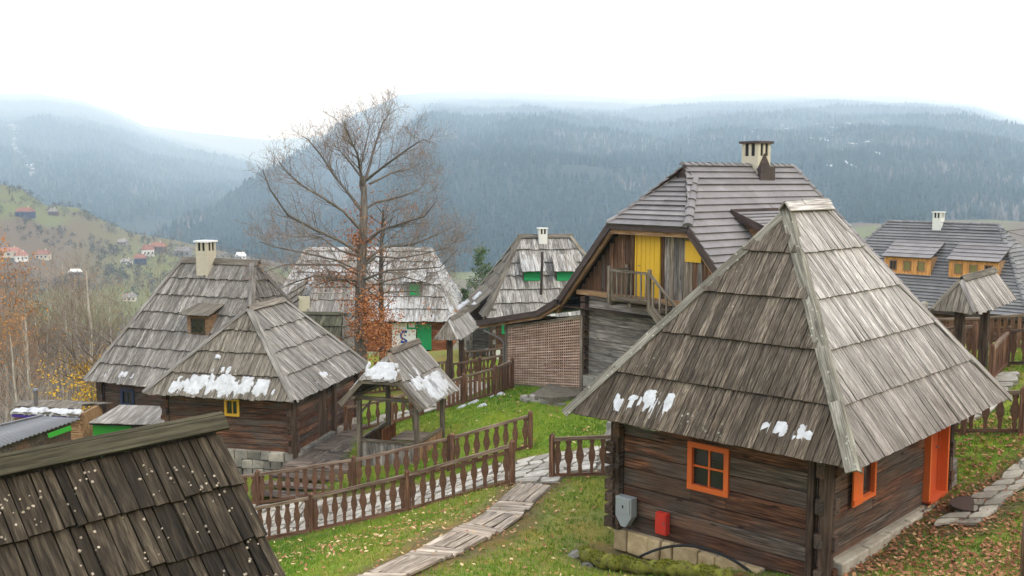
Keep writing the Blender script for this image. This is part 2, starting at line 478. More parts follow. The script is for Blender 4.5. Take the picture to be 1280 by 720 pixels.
# ground: cover colour per vertex, broken up by noise
m, n, l, b = newmat('ground_cover', 0.95, 0.1)
at = N(n, 'ShaderNodeAttribute', attribute_name='cover')
geo = N(n, 'ShaderNodeNewGeometry')
f1 = noise(n, l, geo.outputs['Position'], 1.1, 8, 0.7)
f2 = noise(n, l, geo.outputs['Position'], 9.0, 5, 0.7)
c = mixrgb(n, l, rng(n, l, f1, 0.40, 0.62, 0, 0.75), at.outputs['Color'], mixrgb(n, l, 1.0, at.outputs['Color'], (1.45, 1.05, 0.75), 'MULTIPLY'))
c = mixrgb(n, l, rng(n, l, f2, 0.35, 0.65, 0, 0.55), c, mixrgb(n, l, 1.0, c, (0.50, 0.58, 0.5), 'MULTIPLY'))
l.new(c, b.inputs['Base Color'])
bp = N(n, 'ShaderNodeBump'); bp.inputs['Strength'].default_value = 0.6; bp.inputs['Distance'].default_value = 0.06
l.new(f2, bp.inputs['Height']); l.new(bp.outputs[0], b.inputs['Normal'])

# ------------------------------------------------------------------ the land
_cp = np.array([
 (0, 24.8, 4.55), (-2.64, 26, 3.35), (-5.3, 27.2, 2.4), (-7.5, 28.4, 1.65), (.55, 30, 4.0), (-1.9, 30.5, 3.15), (-4.84, 31, 2.35), (-7.8, 31.5, 1.75),
 (1, 25, 4.5), (2.55, 24.5, 4.8), (5, 27, 5.0), (-1, 20.5, 4.75), (-2.5, 17.2, 5.1), (2.1, 20.6, 4.22), (1.5, 19.6, 4.25), (2.6, 19.4, 4.35), (1.2, 17.6, 4.85), (3.6, 18.6, 4.6), (5.2, 17.0, 4.95), (7.2, 18.4, 5.1),
 (9.3, 20.6, 5.3), (10.5, 22, 5.45), (12.15, 24, 6.05), (8.6, 15, 6.1), (13.3, 29, 6.5), (18, 38, 5.6), (14, 36, 5.8), (0, 40, 4.0), (2.7, 36.5, 4.4), (4.8, 34, 4.8), (8, 31, 5.3),
 (9, 42, 4.8), (-7.3, 33.5, 2.25), (-5, 33, 2.6), (-2.5, 35, 3.1), (-6, 40, 2.4), (-3, 40, 3.0), (-1.5, 36.5, 3.7), (-7, 48, 2.2), (-6, 65, 1.0), (-14, 63, 0.6), (-.9, 55, 2.6), (4, 58, 2.8), (-3, 48, 2.6),
 (-12, 33.5, 1.2), (-12, 28, .5), (-15, 44, .2), (-20, 48, -1.5), (-25, 42, -3), (-20, 30, -2.5), (-10, 22, 2.4), (-6, 16, 4.4), (-12, 12, 4.0), (-5, 8, 6.3), (-2, 11, 6.6), (-3, 4, 8.5), (0, 0, 10.3), (4, 6, 9.0),
 (6, 11, 7.2), (15, 15, 8), (20, 25, 7.8), (22, 40, 5.6), (13, 56, 2.4), (25, 56, 3), (-40, 62, -11), (0, 90, -5), (30, 90, -5), (-32, 92, -12), (-10, -15, 14), (15, -15, 15), (-30, 5, 4), (35, 5, 13), (-45, 35, -9), (45, 60, 3)], dtype=float)
def _phi(d): return np.sqrt(d * d + 0.8)
_d = np.hypot(_cp[:, None, 0] - _cp[None, :, 0], _cp[:, None, 1] - _cp[None, :, 1])
_n = len(_cp)
_A = np.zeros((_n + 3, _n + 3))
_A[:_n, :_n] = _phi(_d) - 0.35 * np.eye(_n)
_A[:_n, _n] = 1; _A[:_n, _n + 1:] = _cp[:, :2]; _A[_n, :_n] = 1; _A[_n + 1:, :_n] = _cp[:, :2].T
_w = np.linalg.solve(_A, np.concatenate([_cp[:, 2], [0, 0, 0]]))
def near_h(x, y):
    x = np.asarray(x, float); y = np.asarray(y, float)
    z = _w[_n] + _w[_n + 1] * x + _w[_n + 2] * y
    for i in range(_n):
        z = z + _w[i] * _phi(np.hypot(x - _cp[i, 0], y - _cp[i, 1]))
    return z
def sm(a, b, x):
    t = np.clip((np.asarray(x, float) - a) / (b - a), 0, 1)
    return t * t * (3 - 2 * t)
# slow value noise for hills
_rs = np.random.RandomState(3)
_tab = _rs.rand(256, 256)
def vnoise(x, y):
    xi = np.floor(x).astype(int); yi = np.floor(y).astype(int)
    fx = x - xi; fy = y - yi
    fx = fx * fx * (3 - 2 * fx); fy = fy * fy * (3 - 2 * fy)
    a = _tab[xi & 255, yi & 255]; b = _tab[(xi + 1) & 255, yi & 255]
    c = _tab[xi & 255, (yi + 1) & 255]; d = _tab[(xi + 1) & 255, (yi + 1) & 255]
    return (a * (1 - fx) + b * fx) * (1 - fy) + (c * (1 - fx) + d * fx) * fy
def fbm(x, y, o=4):
    s = 0; a = 0.5
    for i in range(o):
        s = s + a * (vnoise(x, y) - 0.5); x = x * 2.03 + 17; y = y * 2.03 + 31; a *= 0.5
    return s
def zpix(yp, d): return CAMZ + (HOR - yp) / FPX * d
# skylines of the three ranges, by bearing (bearing given as photo column)
R_TOP = ([120, 215, 270, 330, 400, 450, 500, 560, 640, 760, 820, 900, 1050, 1150, 1210, 1260, 1330, 1500, 2000], [330, 292, 262, 222, 172, 143, 121, 116, 117, 122, 124, 118, 120, 124, 130, 146, 165, 175, 160])
R_CRD = ([120, 215, 330, 400, 480, 560, 2000], [1250, 1500, 2200, 3200, 7500, 14500, 14500])
L_TOP = ([-900, -200, 0, 60, 110, 150, 190, 230, 280, 330, 400], [110, 112, 119, 121, 128, 141, 160, 172, 186, 200, 215])
F_TOP = ([-900, 100, 180, 260, 340, 420, 2000], [140, 150, 158, 168, 176, 170, 170])
H_TOP = ([-900, -200, 0, 30, 60, 100, 130, 170, 220, 300, 360, 420], [190, 205, 229, 237, 256, 259, 276, 292, 300, 318, 330, 345])
PT = ([0.0, 0.12, 0.3, 0.52, 0.72, 1.0])
def land(x, y):
    x = np.asarray(x, float); y = np.asarray(y, float)
    d = np.maximum(y, 1e-3)
    r = np.hypot(x, y)
    q = np.clip(640 + FPX * x / np.maximum(y, 0.25 * r + 1e-3), -900, 2000)
    floor = -78 + 12 * fbm(x / 160, y / 160) + 46 * sm(500, 1050, d) * sm(900, 1080, q)
    # right-hand range: long slope from its foot to a crest far behind
    ct = np.interp(q, *R_TOP); cd = np.interp(q, *R_CRD)
    foot = np.minimum(1040 + 40 * sm(950, 1100, q), cd - 300)
    t = np.clip((d - foot) / (cd - foot), 0, 1)
    s = np.interp(t, [0, 0.022, 0.042, 0.079, 0.16, 0.37, 1.0], [0, 0.30, 0.55, 0.72, 0.85, 0.925, 1.0])
    tl = t ** 0.8
    bl = sm(380, 560, q)
    s = s * bl + tl * (1 - bl)
    fpx = np.interp(q, [120, 215, 330, 900, 1080], [350, 340, 337, 330, 284])
    yp = fpx + (ct - fpx) * s
    zr = zpix(yp, d) + 60 * fbm(x / 420 + 9, y / 420) * np.clip(t * 12, 0, 1) * np.clip((1 - t) * 2, 0.3, 1)
    zr = zr + d * 0.020 * (1 - .8 * sm(3500, 8000, d)) * fbm(q / 75 + 3, np.log(np.maximum(d, 1)) * 5 + 2, 4) * np.clip(t * 20, 0, 1)
    zr = np.where(d > cd, zpix(ct, cd) - (d - cd) * 0.28, zr)
    zr = np.where((d < foot) | (q < 120), -900, zr)
    # left range behind it
    lt = np.interp(q, *L_TOP)
    t2 = np.clip((d - 1500) / 9500, 0, 1)
    s2 = np.interp(t2, [0, 0.055, 0.15, 0.30, 0.6, 1.0], [0, 0.30, 0.58, 0.80, 0.93, 1.0])
    yl = 300 + (lt - 300) * s2
    zl = zpix(yl, d) + 70 * fbm(x / 500, y / 500 + 5) * np.clip(t2 * 5, 0, 1) * np.clip((1 - t2) * 3, 0.2, 1)
    zl = zl + d * 0.018 * (1 - .8 * sm(4000, 8000, d)) * fbm(q / 70 + 8, np.log(np.maximum(d, 1)) * 5 + 6, 4) * np.clip(t2 * 20, 0, 1)
    zl = np.where(d > 11000, zpix(lt, 11000) - (d - 11000) * .1, zl)
    zl = np.where((d < 1500) | (q > 470), -900, zl)
    zf = np.where(d > 8500, zpix(np.interp(q, *F_TOP), 12000) * sm(8500, 12000, d) - 60 * (1 - sm(8500, 12000, d)), -900)
    # meadow hill on the left, nearer
    ht = np.interp(q, *H_TOP)
    t3 = np.clip((d - 620) / 360, 0, 1)
    zh = -76 + (zpix(ht, 980) + 76) * t3 ** 0.9 + 9 * fbm(x / 60, y / 60) * np.clip((1 - t3) * 4, .2, 1)
    zh = np.where(d > 980, zpix(ht, 980) - (d - 980) * 0.10, zh)
    zh = np.where((d < 620) | (q > 420), -900, zh)
    far = np.maximum.reduce([floor, zr, zl, zf, zh])
    # ground behind and beside the viewer: the hillside the village stands on
    back = 12 + 70 * (1 - np.exp(-np.maximum(-y, 0) / 380)) + 30 * (1 - np.exp(-np.maximum(x, 0) / 500))
    side = sm(0.9, 2.2, np.abs(x) / np.maximum(y, 1e-3)) * (y > 0) + (y <= 0)
    far = far * (1 - side) + np.where(x > 0, 15 + 80 * (1 - np.exp(-r / 1500)), -10 - 30 * (1 - np.exp(-r / 900))) * side * (y > 0) + back * side * (y <= 0)
    far = np.where(r > 15300, far - (r - 15300) * 0.2, far)
    nw = 1 - sm(62, 250, np.hypot(x * 0.95, np.maximum(y - 14, 0)) + np.maximum(-y, 0) * 1.2)
    nx = np.clip(x, -55, 60); ny = np.clip(y, -16, 110)
    zn = np.maximum(near_h(nx, ny), -22) + 0.10 * fbm(x / 1.7, y / 1.7)
    return zn * nw + far * (1 - nw)
def gh(x, y): return float(land(np.array([x]), np.array([y]))[0])

def seg_d(x, y, pts):
    d = np.full(len(x), 1e9)
    for a, b_ in zip(pts[:-1], pts[1:]):
        a = np.array(a, float); b_ = np.array(b_, float); e = b_ - a
        t = np.clip(((x - a[0]) * e[0] + (y - a[1]) * e[1]) / (e @ e), 0, 1)
        d = np.minimum(d, np.hypot(x - a[0] - t * e[0], y - a[1] - t * e[1]))
    return d
WALKS = ([(-9.5, 30.4), (-6.2, 29.4), (-2.6, 28.2), (.3, 27.1), (2.2, 26.5), (4.5, 26.4)], [(.52, 24.35), (-1.2, 20.1), (-2.95, 15.8)], [(8.55, 19.3), (9.3, 20.0), (10.4, 21.0), (12.6, 22.6)], [(5.0, 17.1), (1.9, 20.4)], [(5.4, 17.2), (9.2, 20.9)])
def worn(x, y):
    """trodden and muddy ground beside walks and along the cabin walls, 0..1"""
    w = np.zeros(len(x))
    for p, r0 in zip(WALKS, (1.55, .5, .45, .25, .25)):
        w = np.maximum(w, 1 - sm(r0, r0 + .75, seg_d(x, y, p) + .7 * fbm(x / .9 + 3, y / .9, 3)))
    return w
LAWN = (0.145, 0.225, 0.026)
def cover(x, y, z):
    r = np.hypot(x, y); d = np.maximum(y, 1e-3)
    q = 640 + FPX * x / np.maximum(y, 0.25 * r + 1e-3)
    c = np.zeros((len(x), 3))
    n1 = fbm(x / 5.0, y / 5.0) * 2; n2 = fbm(x / 90.0, y / 90.0) * 2
    lawn = np.array(LAWN); dry = np.array((0.235, 0.195, 0.075)); earth = np.array((0.12, 0.09, 0.05))
    w = np.clip(0.2 + 1.5 * n1, 0, 0.8)[:, None]
    c[:] = lawn * (1 - w) + dry * w
    wn_ = (worn(x, y) * .85)[:, None]
    c = c * (1 - wn_) + earth * wn_
    # leaf-strewn slope under the left wood
    lw = (sm(-15, -22, x) * sm(20, 36, y) + sm(70, 110, r)).clip(0, 1)[:, None]
    c = c * (1 - lw) + np.array((0.17, 0.115, 0.065)) * lw
    far = sm(150, 330, r)[:, None]
    mead = np.array((0.115, 0.135, 0.040)); brown = np.array((0.115, 0.088, 0.055))
    k = np.clip(0.45 + 2.4 * n2 + 1.2 * fbm(x / 25.0, y / 25.0), 0, 1)[:, None]
    c = c * (1 - far) + (mead * k + brown * (1 - k)) * far
    gv = np.exp(-((q - 200) / 75) ** 2 - ((d - 800) / 190) ** 2)[:, None]
    c = c * (1 - gv * .75) + np.array((0.14, 0.17, 0.045)) * gv * .75
    wood_ = np.array((0.026, 0.042, 0.038))
    fz = (np.maximum(sm(1000, 1050, d) * sm(300, 380, q), sm(1150, 1400, d)) * (1 - sm(960, 1100, q) * (1 - sm(1080, 1150, d))))[:, None]
    c = c * (1 - fz) + wood_ * fz
    return c, q, d

def make_ground():
    az = np.concatenate([np.linspace(-180, -50, 50, endpoint=False), np.linspace(-50, -31, 40, endpoint=False), np.linspace(-31, 31, 460, endpoint=False), np.linspace(31, 50, 40, endpoint=False), np.linspace(50, 180, 50, endpoint=False)])
    az = np.radians(az)
    ra = np.concatenate([[0.6], np.geomspace(2.0, 14, 34, endpoint=False), np.geomspace(14, 60, 150, endpoint=False), np.geomspace(60, 900, 110, endpoint=False), np.geomspace(900, 15600, 180)])
    A, R = np.meshgrid(az, ra)
    x = (np.sin(A) * R).ravel(); y = (np.cos(A) * R).ravel()
    z = land(x, y)
    c, q, d = cover(x, y, z)
    na, nr = len(az), len(ra)
    idx = np.arange(na * nr).reshape(nr, na)
    a = idx[:-1, :]; b_ = np.roll(idx, -1, 1)[:-1, :]; c2 = np.roll(idx, -1, 1)[1:, :]; d2 = idx[1:, :]
    faces = np.stack([a, d2, c2, b_], -1).reshape(-1, 4)
    cap = [tuple(int(i) for i in idx[0, ::-1])]
    me = bpy.data.meshes.new('ground')
    me.from_pydata(np.stack([x, y, z], 1).tolist(), [], faces.tolist() + [tuple(reversed(cap[0]))])
    at = me.color_attributes.new('cover', 'FLOAT_COLOR', 'POINT')
    at.data.foreach_set('color', np.concatenate([c, np.ones((len(c), 1))], 1).astype(np.float32).ravel())
    me.materials.append(MAT['ground_cover'])
    me.polygons.foreach_set('use_smooth', [True] * len(me.polygons))
    me.update()
    o = bpy.data.objects.new('ground', me)
    COL.objects.link(o)
    struct(o)
    return o
make_ground()

def np_mesh(name, v, f, rnd, mat, kind='stuff', label=None, cat=None, smooth=False):
    me = bpy.data.meshes.new(name)
    me.vertices.add(len(v)); me.vertices.foreach_set('co', np.asarray(v, np.float32).ravel())
    f = np.asarray(f, np.int32); k = f.shape[1]
    me.loops.add(f.size); me.loops.foreach_set('vertex_index', f.ravel())
    me.polygons.add(len(f)); me.polygons.foreach_set('loop_start', np.arange(0, f.size, k, dtype=np.int32))
    me.polygons.foreach_set('loop_total', np.full(len(f), k, np.int32))
    a = me.attributes.new('rnd', 'FLOAT', 'POINT'); a.data.foreach_set('value', np.asarray(rnd, np.float32))
    a = me.attributes.new('g', 'FLOAT_VECTOR', 'POINT'); a.data.foreach_set('vector', np.asarray(v, np.float32).ravel())
    me.materials.append(MAT[mat])
    if smooth: me.polygons.foreach_set('use_smooth', [True] * len(f))
    me.update(calc_edges=True); me.validate()
    o = bpy.data.objects.new(name, me); COL.objects.link(o)
    if kind: o['kind'] = kind
    if label: o['label'] = label
    if cat: o['category'] = cat
    return o

# ---- the forest on the mountain sides: far off, one mass
def scatter_trees(q, d, hmin, hmax, rk, rs, tint=None):
    x = (q - 640) / FPX * d; y = d
    z = land(x, y)
    n = len(q); sides = 5
    h = rs.uniform(hmin, hmax, n); rad = h * rs.uniform(rk * .8, rk * 1.25, n)
    ang = rs.uniform(0, 6.28, n)
    vs = np.zeros((n, 2 * (sides + 1), 3))
    for tier, (z0, z1, k) in enumerate(((0.02, 0.62, 1.0), (0.40, 1.0, 0.68))):
        for s in range(sides):
            a = ang + 2 * math.pi * s / sides + tier * .6
            rj = rad * k * rs.uniform(.75, 1.25, n)
            vs[:, tier * (sides + 1) + s, 0] = x + np.cos(a) * rj
            vs[:, tier * (sides + 1) + s, 1] = y + np.sin(a) * rj
            vs[:, tier * (sides + 1) + s, 2] = z + h * z0 - 0.4
        vs[:, tier * (sides + 1) + sides, 0] = x; vs[:, tier * (sides + 1) + sides, 1] = y; vs[:, tier * (sides + 1) + sides, 2] = z + h * z1
    f1 = []
    for tier in range(2):
        o = tier * (sides + 1)
        for s in range(sides): f1.append((o + s, o + (s + 1) % sides, o + sides))
    f1 = np.array(f1)
    f = (f1[None] + (np.arange(n) * 2 * (sides + 1))[:, None, None]).reshape(-1, 3)
    rnd = rs.rand(n) if tint is None else tint
    return vs.reshape(-1, 3), f, np.repeat(rnd, 2 * (sides + 1))
rs = np.random.RandomState(11)
def clearing(q, d):
    """openings in the forest: 1 = open ground"""
    x = (q - 640) / FPX * d
    c = fbm(x / 130 + 3, d / 130 + 8, 3) * 2
    rock = (np.abs(q - 1045) < 95) & (d > 1900) & (d < 4200) & (c > 0.20)
    return (c > 0.52) | rock
nt = 70000
q = rs.uniform(150, 1420, nt); d = np.exp(rs.uniform(math.log(1030), math.log(14000), nt))
cdist = np.interp(q, *R_CRD)
field = (q > 985) & (d < 1110 + 40 * np.sin(q / 31))
ok = (d < cdist) & ~clearing(q, d) & ~field & (d > np.interp(q, [150, 215, 330], [1350, 1250, 1030]))
q, d = q[ok], d[ok]
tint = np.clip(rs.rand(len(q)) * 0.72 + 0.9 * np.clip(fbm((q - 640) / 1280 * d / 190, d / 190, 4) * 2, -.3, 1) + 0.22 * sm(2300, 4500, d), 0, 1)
v, f, rn = scatter_trees(q, d, 7, 17, 0.22, rs, tint)
np_mesh('mountain_forest', v, f, rn, 'conifer', label='dense hazy conifer forest covering the mountainside behind the village', cat='forest')
q = rs.uniform(-200, 470, 22000); d = np.exp(rs.uniform(math.log(1500), math.log(10500), 22000))
ok = (land((q - 640) / FPX * d, d) > -60) & ~clearing(q, d)
q, d = q[ok], d[ok]
track = (np.abs(q - (24 + (d - 3300) * -0.004)) < 4) & (d > 2700) & (d < 4300)
q, d = q[~track], d[~track]
tint = np.clip(rs.rand(len(q)) * 0.8 + 0.6 * np.clip(fbm(q / 60, d / 400, 3) * 2, 0, 1), 0, 1)
v, f, rn = scatter_trees(q, d, 10, 18, 0.26, rs, tint)
np_mesh('valley_side_forest', v, f, rn, 'conifer', label='blue hazy forest on the far mountain left of the bare tree', cat='forest')
# snow lying in the openings
def snow_sheet(cq, cd, wq, wd, n, rs, lmin=50, lmax=170):
    """streaks of snow running down the slope"""
    vs, fs = [], []
    for i in range(n):
        q0 = cq + rs.normal() * wq; d0 = cd + rs.normal() * wd
        L = rs.uniform(lmin, lmax); W = rs.uniform(1.5, 6.5)
        m_ = 7
        k = len(vs)
        x0 = (q0 - 640) / FPX * d0
        for j in range(m_):
            t = j / (m_ - 1); w_ = W * math.sin(math.pi * (t * .9 + .05)) * rs.uniform(.4, 1.4)
            x = x0 + rs.normal() * 2.5; y = d0 + (t - .5) * L
            for sx in (-1, 1): vs.append((x + sx * w_, y, gh(x, y) + 5.0))
        for j in range(m_ - 1): fs.append((k + 2 * j, k + 2 * j + 1, k + 2 * j + 3, k + 2 * j + 2))
    return vs, fs
vs, fs = snow_sheet(1045, 2500, 40, 500, 40, rs, 20, 80)
np_mesh('snowfield', vs, fs, [0.5] * len(vs), 'snow', label='patches of snow in the openings of the mountain forest at upper right', cat='snow')
vs, fs = [], []
for j in range(60):
    t = j / 59
    q0 = 22 + 22 * t * t + 4 * math.sin(t * 9); d0 = 4300 - 1900 * t
    if rs.rand() < 0.25: continue
    a, b_ = snow_sheet(q0, d0, 1.2, 15, 1, rs, 15, 45)
    fs += [tuple(i + len(vs) for i in ff) for ff in b_]; vs += a
np_mesh('snowfield', vs, fs, [0.5] * len(vs), 'snow', label='broken white snow streak running down the left mountain forest', cat='snow')

# ---- hedges and thickets down in the valley
def blobs(q, d, hmin, hmax, rs, tint):
    x = (q - 640) / FPX * d; y = d; z = land(x, y)
    n = len(q)
    # each thicket: a fan of upright leafy wedges
    m_ = 42
    vs = np.zeros((n, m_ * 3, 3))
    h = rs.uniform(hmin, hmax, n)
    for s in range(m_):
        dv_ = rs.normal(0, 1, (n, 3)); dv_ /= np.linalg.norm(dv_, axis=1)[:, None]
        dv_ *= (rs.rand(n) ** 0.4)[:, None]
        cx = x + dv_[:, 0] * h * .42; cy = y + dv_[:, 1] * h * .42; cz = z + h * .5 + dv_[:, 2] * h * .48
        for k_ in range(3):
            o_ = rs.normal(0, 1, (n, 3)) * (h * .085)[:, None]
            vs[:, s * 3 + k_, 0] = cx + o_[:, 0]; vs[:, s * 3 + k_, 1] = cy + o_[:, 1]; vs[:, s * 3 + k_, 2] = np.maximum(cz + o_[:, 2], z - .2)
    f = np.arange(n * m_ * 3).reshape(-1, 3)
    return vs.reshape(-1, 3), f, np.repeat(tint, m_ * 3)
nq = 12000
q = np.where(rs.rand(nq) < .45, rs.uniform(-100, 420, nq), rs.uniform(-250, 1400, nq)); d = np.exp(rs.uniform(math.log(200), math.log(1250), nq))
x = (q - 640) / FPX * d
hed = fbm(x / 70 + 20, d / 45 + 4, 4) * 2
keep = (hed > 0.10 - 0.2 * (d < 330) - 0.22 * (q < 420)) & ~((q > 980) & (d > 800) & (rs.rand(nq) < .9))
q, d = q[keep], d[keep]
v, f, rn = blobs(q, d, 2.5, 7.0, rs, np.clip(rs.rand(len(q)) * .6 + .5 * (fbm(q / 40, d / 60) + .3), 0, 1))
np_mesh('valley_thickets', v, f, rn, 'valley_bush', label='brown and green hedges and thickets scattered over the valley meadows', cat='thicket')

# ---- the air: one even haze over the whole valley
def make_haze():
    g = bpy.data.objects['ground'].data
    co = np.zeros(len(g.vertices) * 3, np.float32); g.vertices.foreach_get('co', co)
    co = co.reshape(-1, 3)
    z0, z1 = float(co[:, 2].min()) - 1.0, float(co[:, 2].max()) + 22.0
    h = 16000.0
    me = bpy.data.meshes.new('haze')
    me.from_pydata([(sx * h, sy * h, z) for z in (z0, z1) for sy in (-1, 1) for sx in (-1, 1)], [],
                   [(0, 2, 3, 1), (4, 5, 7, 6), (0, 1, 5, 4), (2, 6, 7, 3), (0, 4, 6, 2), (1, 3, 7, 5)])
    m = bpy.data.materials.new('haze_air'); m.use_nodes = True
    nt = m.node_tree; nt.nodes.clear()
    o_ = nt.nodes.new('ShaderNodeOutputMaterial'); pv = nt.nodes.new('ShaderNodeVolumePrincipled')
    pv.inputs['Color'].default_value = (0.55, 0.74, 1.0, 1)
    pv.inputs['Absorption Color'].default_value = (1, 1, 1, 1)
    pv.inputs['Density'].default_value = 0.00026
    pv.inputs['Anisotropy'].default_value = 0.0
    nt.links.new(pv.outputs[0], o_.inputs['Volume'])
    me.materials.append(m)
    o = bpy.data.objects.new('haze', me); COL.objects.link(o)
    o['kind'] = 'stuff'
    o['label'] = 'pale blue haze hanging over the valley and mountains'
make_haze()

# ------------------------------------------------------------------ builders
def clip_poly(poly, a, b):
    """keep the part of a 2-D polygon on the left of the line a->b"""
    out = []
    ex, ey = b[0] - a[0], b[1] - a[1]
    def side(p): return ex * (p[1] - a[1]) - ey * (p[0] - a[0])
    for i in range(len(poly)):
        p, q_ = poly[i], poly[(i + 1) % len(poly)]
        sp, sq = side(p), side(q_)
        if sp >= 0: out.append(p)
        if (sp >= 0) != (sq >= 0):
            t = sp / (sp - sq)
            out.append((p[0] + (q_[0] - p[0]) * t, p[1] + (q_[1] - p[1]) * t))
    return out
def area2(p):
    return abs(sum(p[i][0] * p[(i + 1) % len(p)][1] - p[(i + 1) % len(p)][0] * p[i][1] for i in range(len(p)))) / 2

class Face:
    """a roof plane given as a polygon; first edge is the eave, seen from outside counter-clockwise"""
    def __init__(s, pts):
        s.p = [V(p) for p in pts]
        s.o = s.p[0]
        s.u = (s.p[1] - s.p[0]).normalized()
        s.n = s.u.cross(s.p[2] - s.p[0]).normalized()
        if s.n.z < 0: raise ValueError('roof face turned over')
        s.w = s.n.cross(s.u)
        s.poly = [((p - s.o).dot(s.u), (p - s.o).dot(s.w)) for p in s.p]
        s.W = s.poly[1][0]
        s.H = max(c[1] for c in s.poly)
        s.umin = min(c[0] for c in s.poly); s.umax = max(c[0] for c in s.poly)
    def P(s, u, v, h=0.0): return s.o + s.u * u + s.w * v + s.n * h
    def strips(s, rows, w, thick=0.03, lift=0.07, wj=0.35, ej=0.03, eave=0.06, lap=0.10, gap=0.007, hskew=0.0, grow=None, base=0.012):
        """yield MB per piece: rows of boards, each lapping over the row below"""
        vs = [s.H * i / rows for i in range(rows + 1)]
        out = []
        poly = list(s.poly)
        ext = [(p[0], p[1]) for p in poly]
        for i in range(rows):
            v0, v1 = vs[i], vs[i + 1]
            u = s.umin - rr(0, w)
            while u < s.umax:
                ww = w * (1 + rr(-wj, wj))
                b0 = v0 - (eave if i == 0 else 0.02) + rr(-ej, ej)
                b1 = min(v1 + lap, s.H)
                quad = [(u + gap, b0), (u + ww - gap, b0 + rr(-ej, ej) * 0.5), (u + ww - gap, b1), (u + gap, b1)]
                for k in range(len(ext)):
                    a, c = ext[k], ext[(k + 1) % len(ext)]
                    if k == 0: continue                     # the eave edge may overhang
                    quad = clip_poly(quad, a, c)
                    if len(quad) < 3: break
                if len(quad) >= 3 and area2(quad) > 0.004:
                    lf = lift * rr(0.8, 1.25)
                    sk = rr(-0.006, 0.006) if w > 0.05 else 0
                    pts = []
                    for (pu, pv) in quad:
                        hgt = base + lf * (1 - (pv - v0) / (v1 - v0 + lap)) + sk * (pu - u) / ww
                        pts.append(s.P(pu, pv, hgt))
                    mb = MB()
                    mb.prism(pts, s.n * thick, s.w, s.u)
                    out.append((mb, quad, i))
                u += ww
        return out
    def joined(s, mb, *a, **k):
        for m_, _, _ in s.strips(*a, **k):
            o = len(mb.v)
            mb.v += m_.v; mb.g += m_.g; mb.r += m_.r
            mb.f += [tuple(i + o for i in f) for f in m_.f]
        return mb

def solid(name, faces, mat, parent, kind=None):
    mb = MB()
    for poly in faces:
        mb.add([V(p) for p in poly], [tuple(range(len(poly)))])
    return mb.build(name, mat, parent, kind=kind)

def snow_patch(face, parent, cu, cv, ru, rv, thick=0.05, seed=0, res=0.07, cut=0.0, h0=0.09):
    """an irregular pad of snow lying on a roof plane"""
    nx, ny = int(2 * ru / res) + 2, int(2 * rv / res) + 2
    mb = MB()
    H = {}
    for i in range(nx + 1):
        for j in range(ny + 1):
            a = -1 + 2 * i / nx; b_ = -1 + 2 * j / ny
            nz = float(fbm(np.array([a * ru * 7.0 + seed * 7.3]), np.array([b_ * rv * 2.2 + seed * 3.1]), 4)[0]) * 2
            e = 1 - (a * a * .9 + b_ * b_) + nz * 2.4 - cut - .1
            H[i, j] = e
    idx = {}
    vs, fs = [], []
    def vid(i, j):
        if (i, j) not in idx:
            e = H[i, j]
            u = cu - ru + 2 * ru * i / nx + rr(-.3, .3) * res; v_ = cv - rv + 2 * rv * j / ny + rr(-.3, .3) * res
            idx[i, j] = len(vs)
            vs.append(face.P(u, max(v_, -0.05), h0 - 0.05 + thick * min(1.0, max(0.0, e) ** 0.6 * 1.2)))
        return idx[i, j]
    for i in range(nx):
        for j in range(ny):
            c4 = [H[i, j], H[i + 1, j], H[i + 1, j + 1], H[i, j + 1]]
            if sum(1 for c in c4 if c > 0) >= 3:
                fs.append((vid(i, j), vid(i + 1, j), vid(i + 1, j + 1), vid(i, j + 1)))
    if not fs: return None
    # skirts so that the pad has thickness
    from collections import Counter
    ec = Counter()
    for f in fs:
        for k in range(4): ec[(f[k], f[(k + 1) % 4])] += 1
    top = len(vs)
    low = {}
    for (a, b_) in list(ec):
        if (b_, a) not in ec:
            for p in (a, b_):
                if p not in low:
                    low[p] = len(vs); vs.append(V(vs[p]) - face.n * 0.09)
            fs.append((b_, a, low[a], low[b_]))
    mb.add(vs, fs, None, RND.random())
    return mb.build('snow_patch', 'snow', parent, smooth=True)

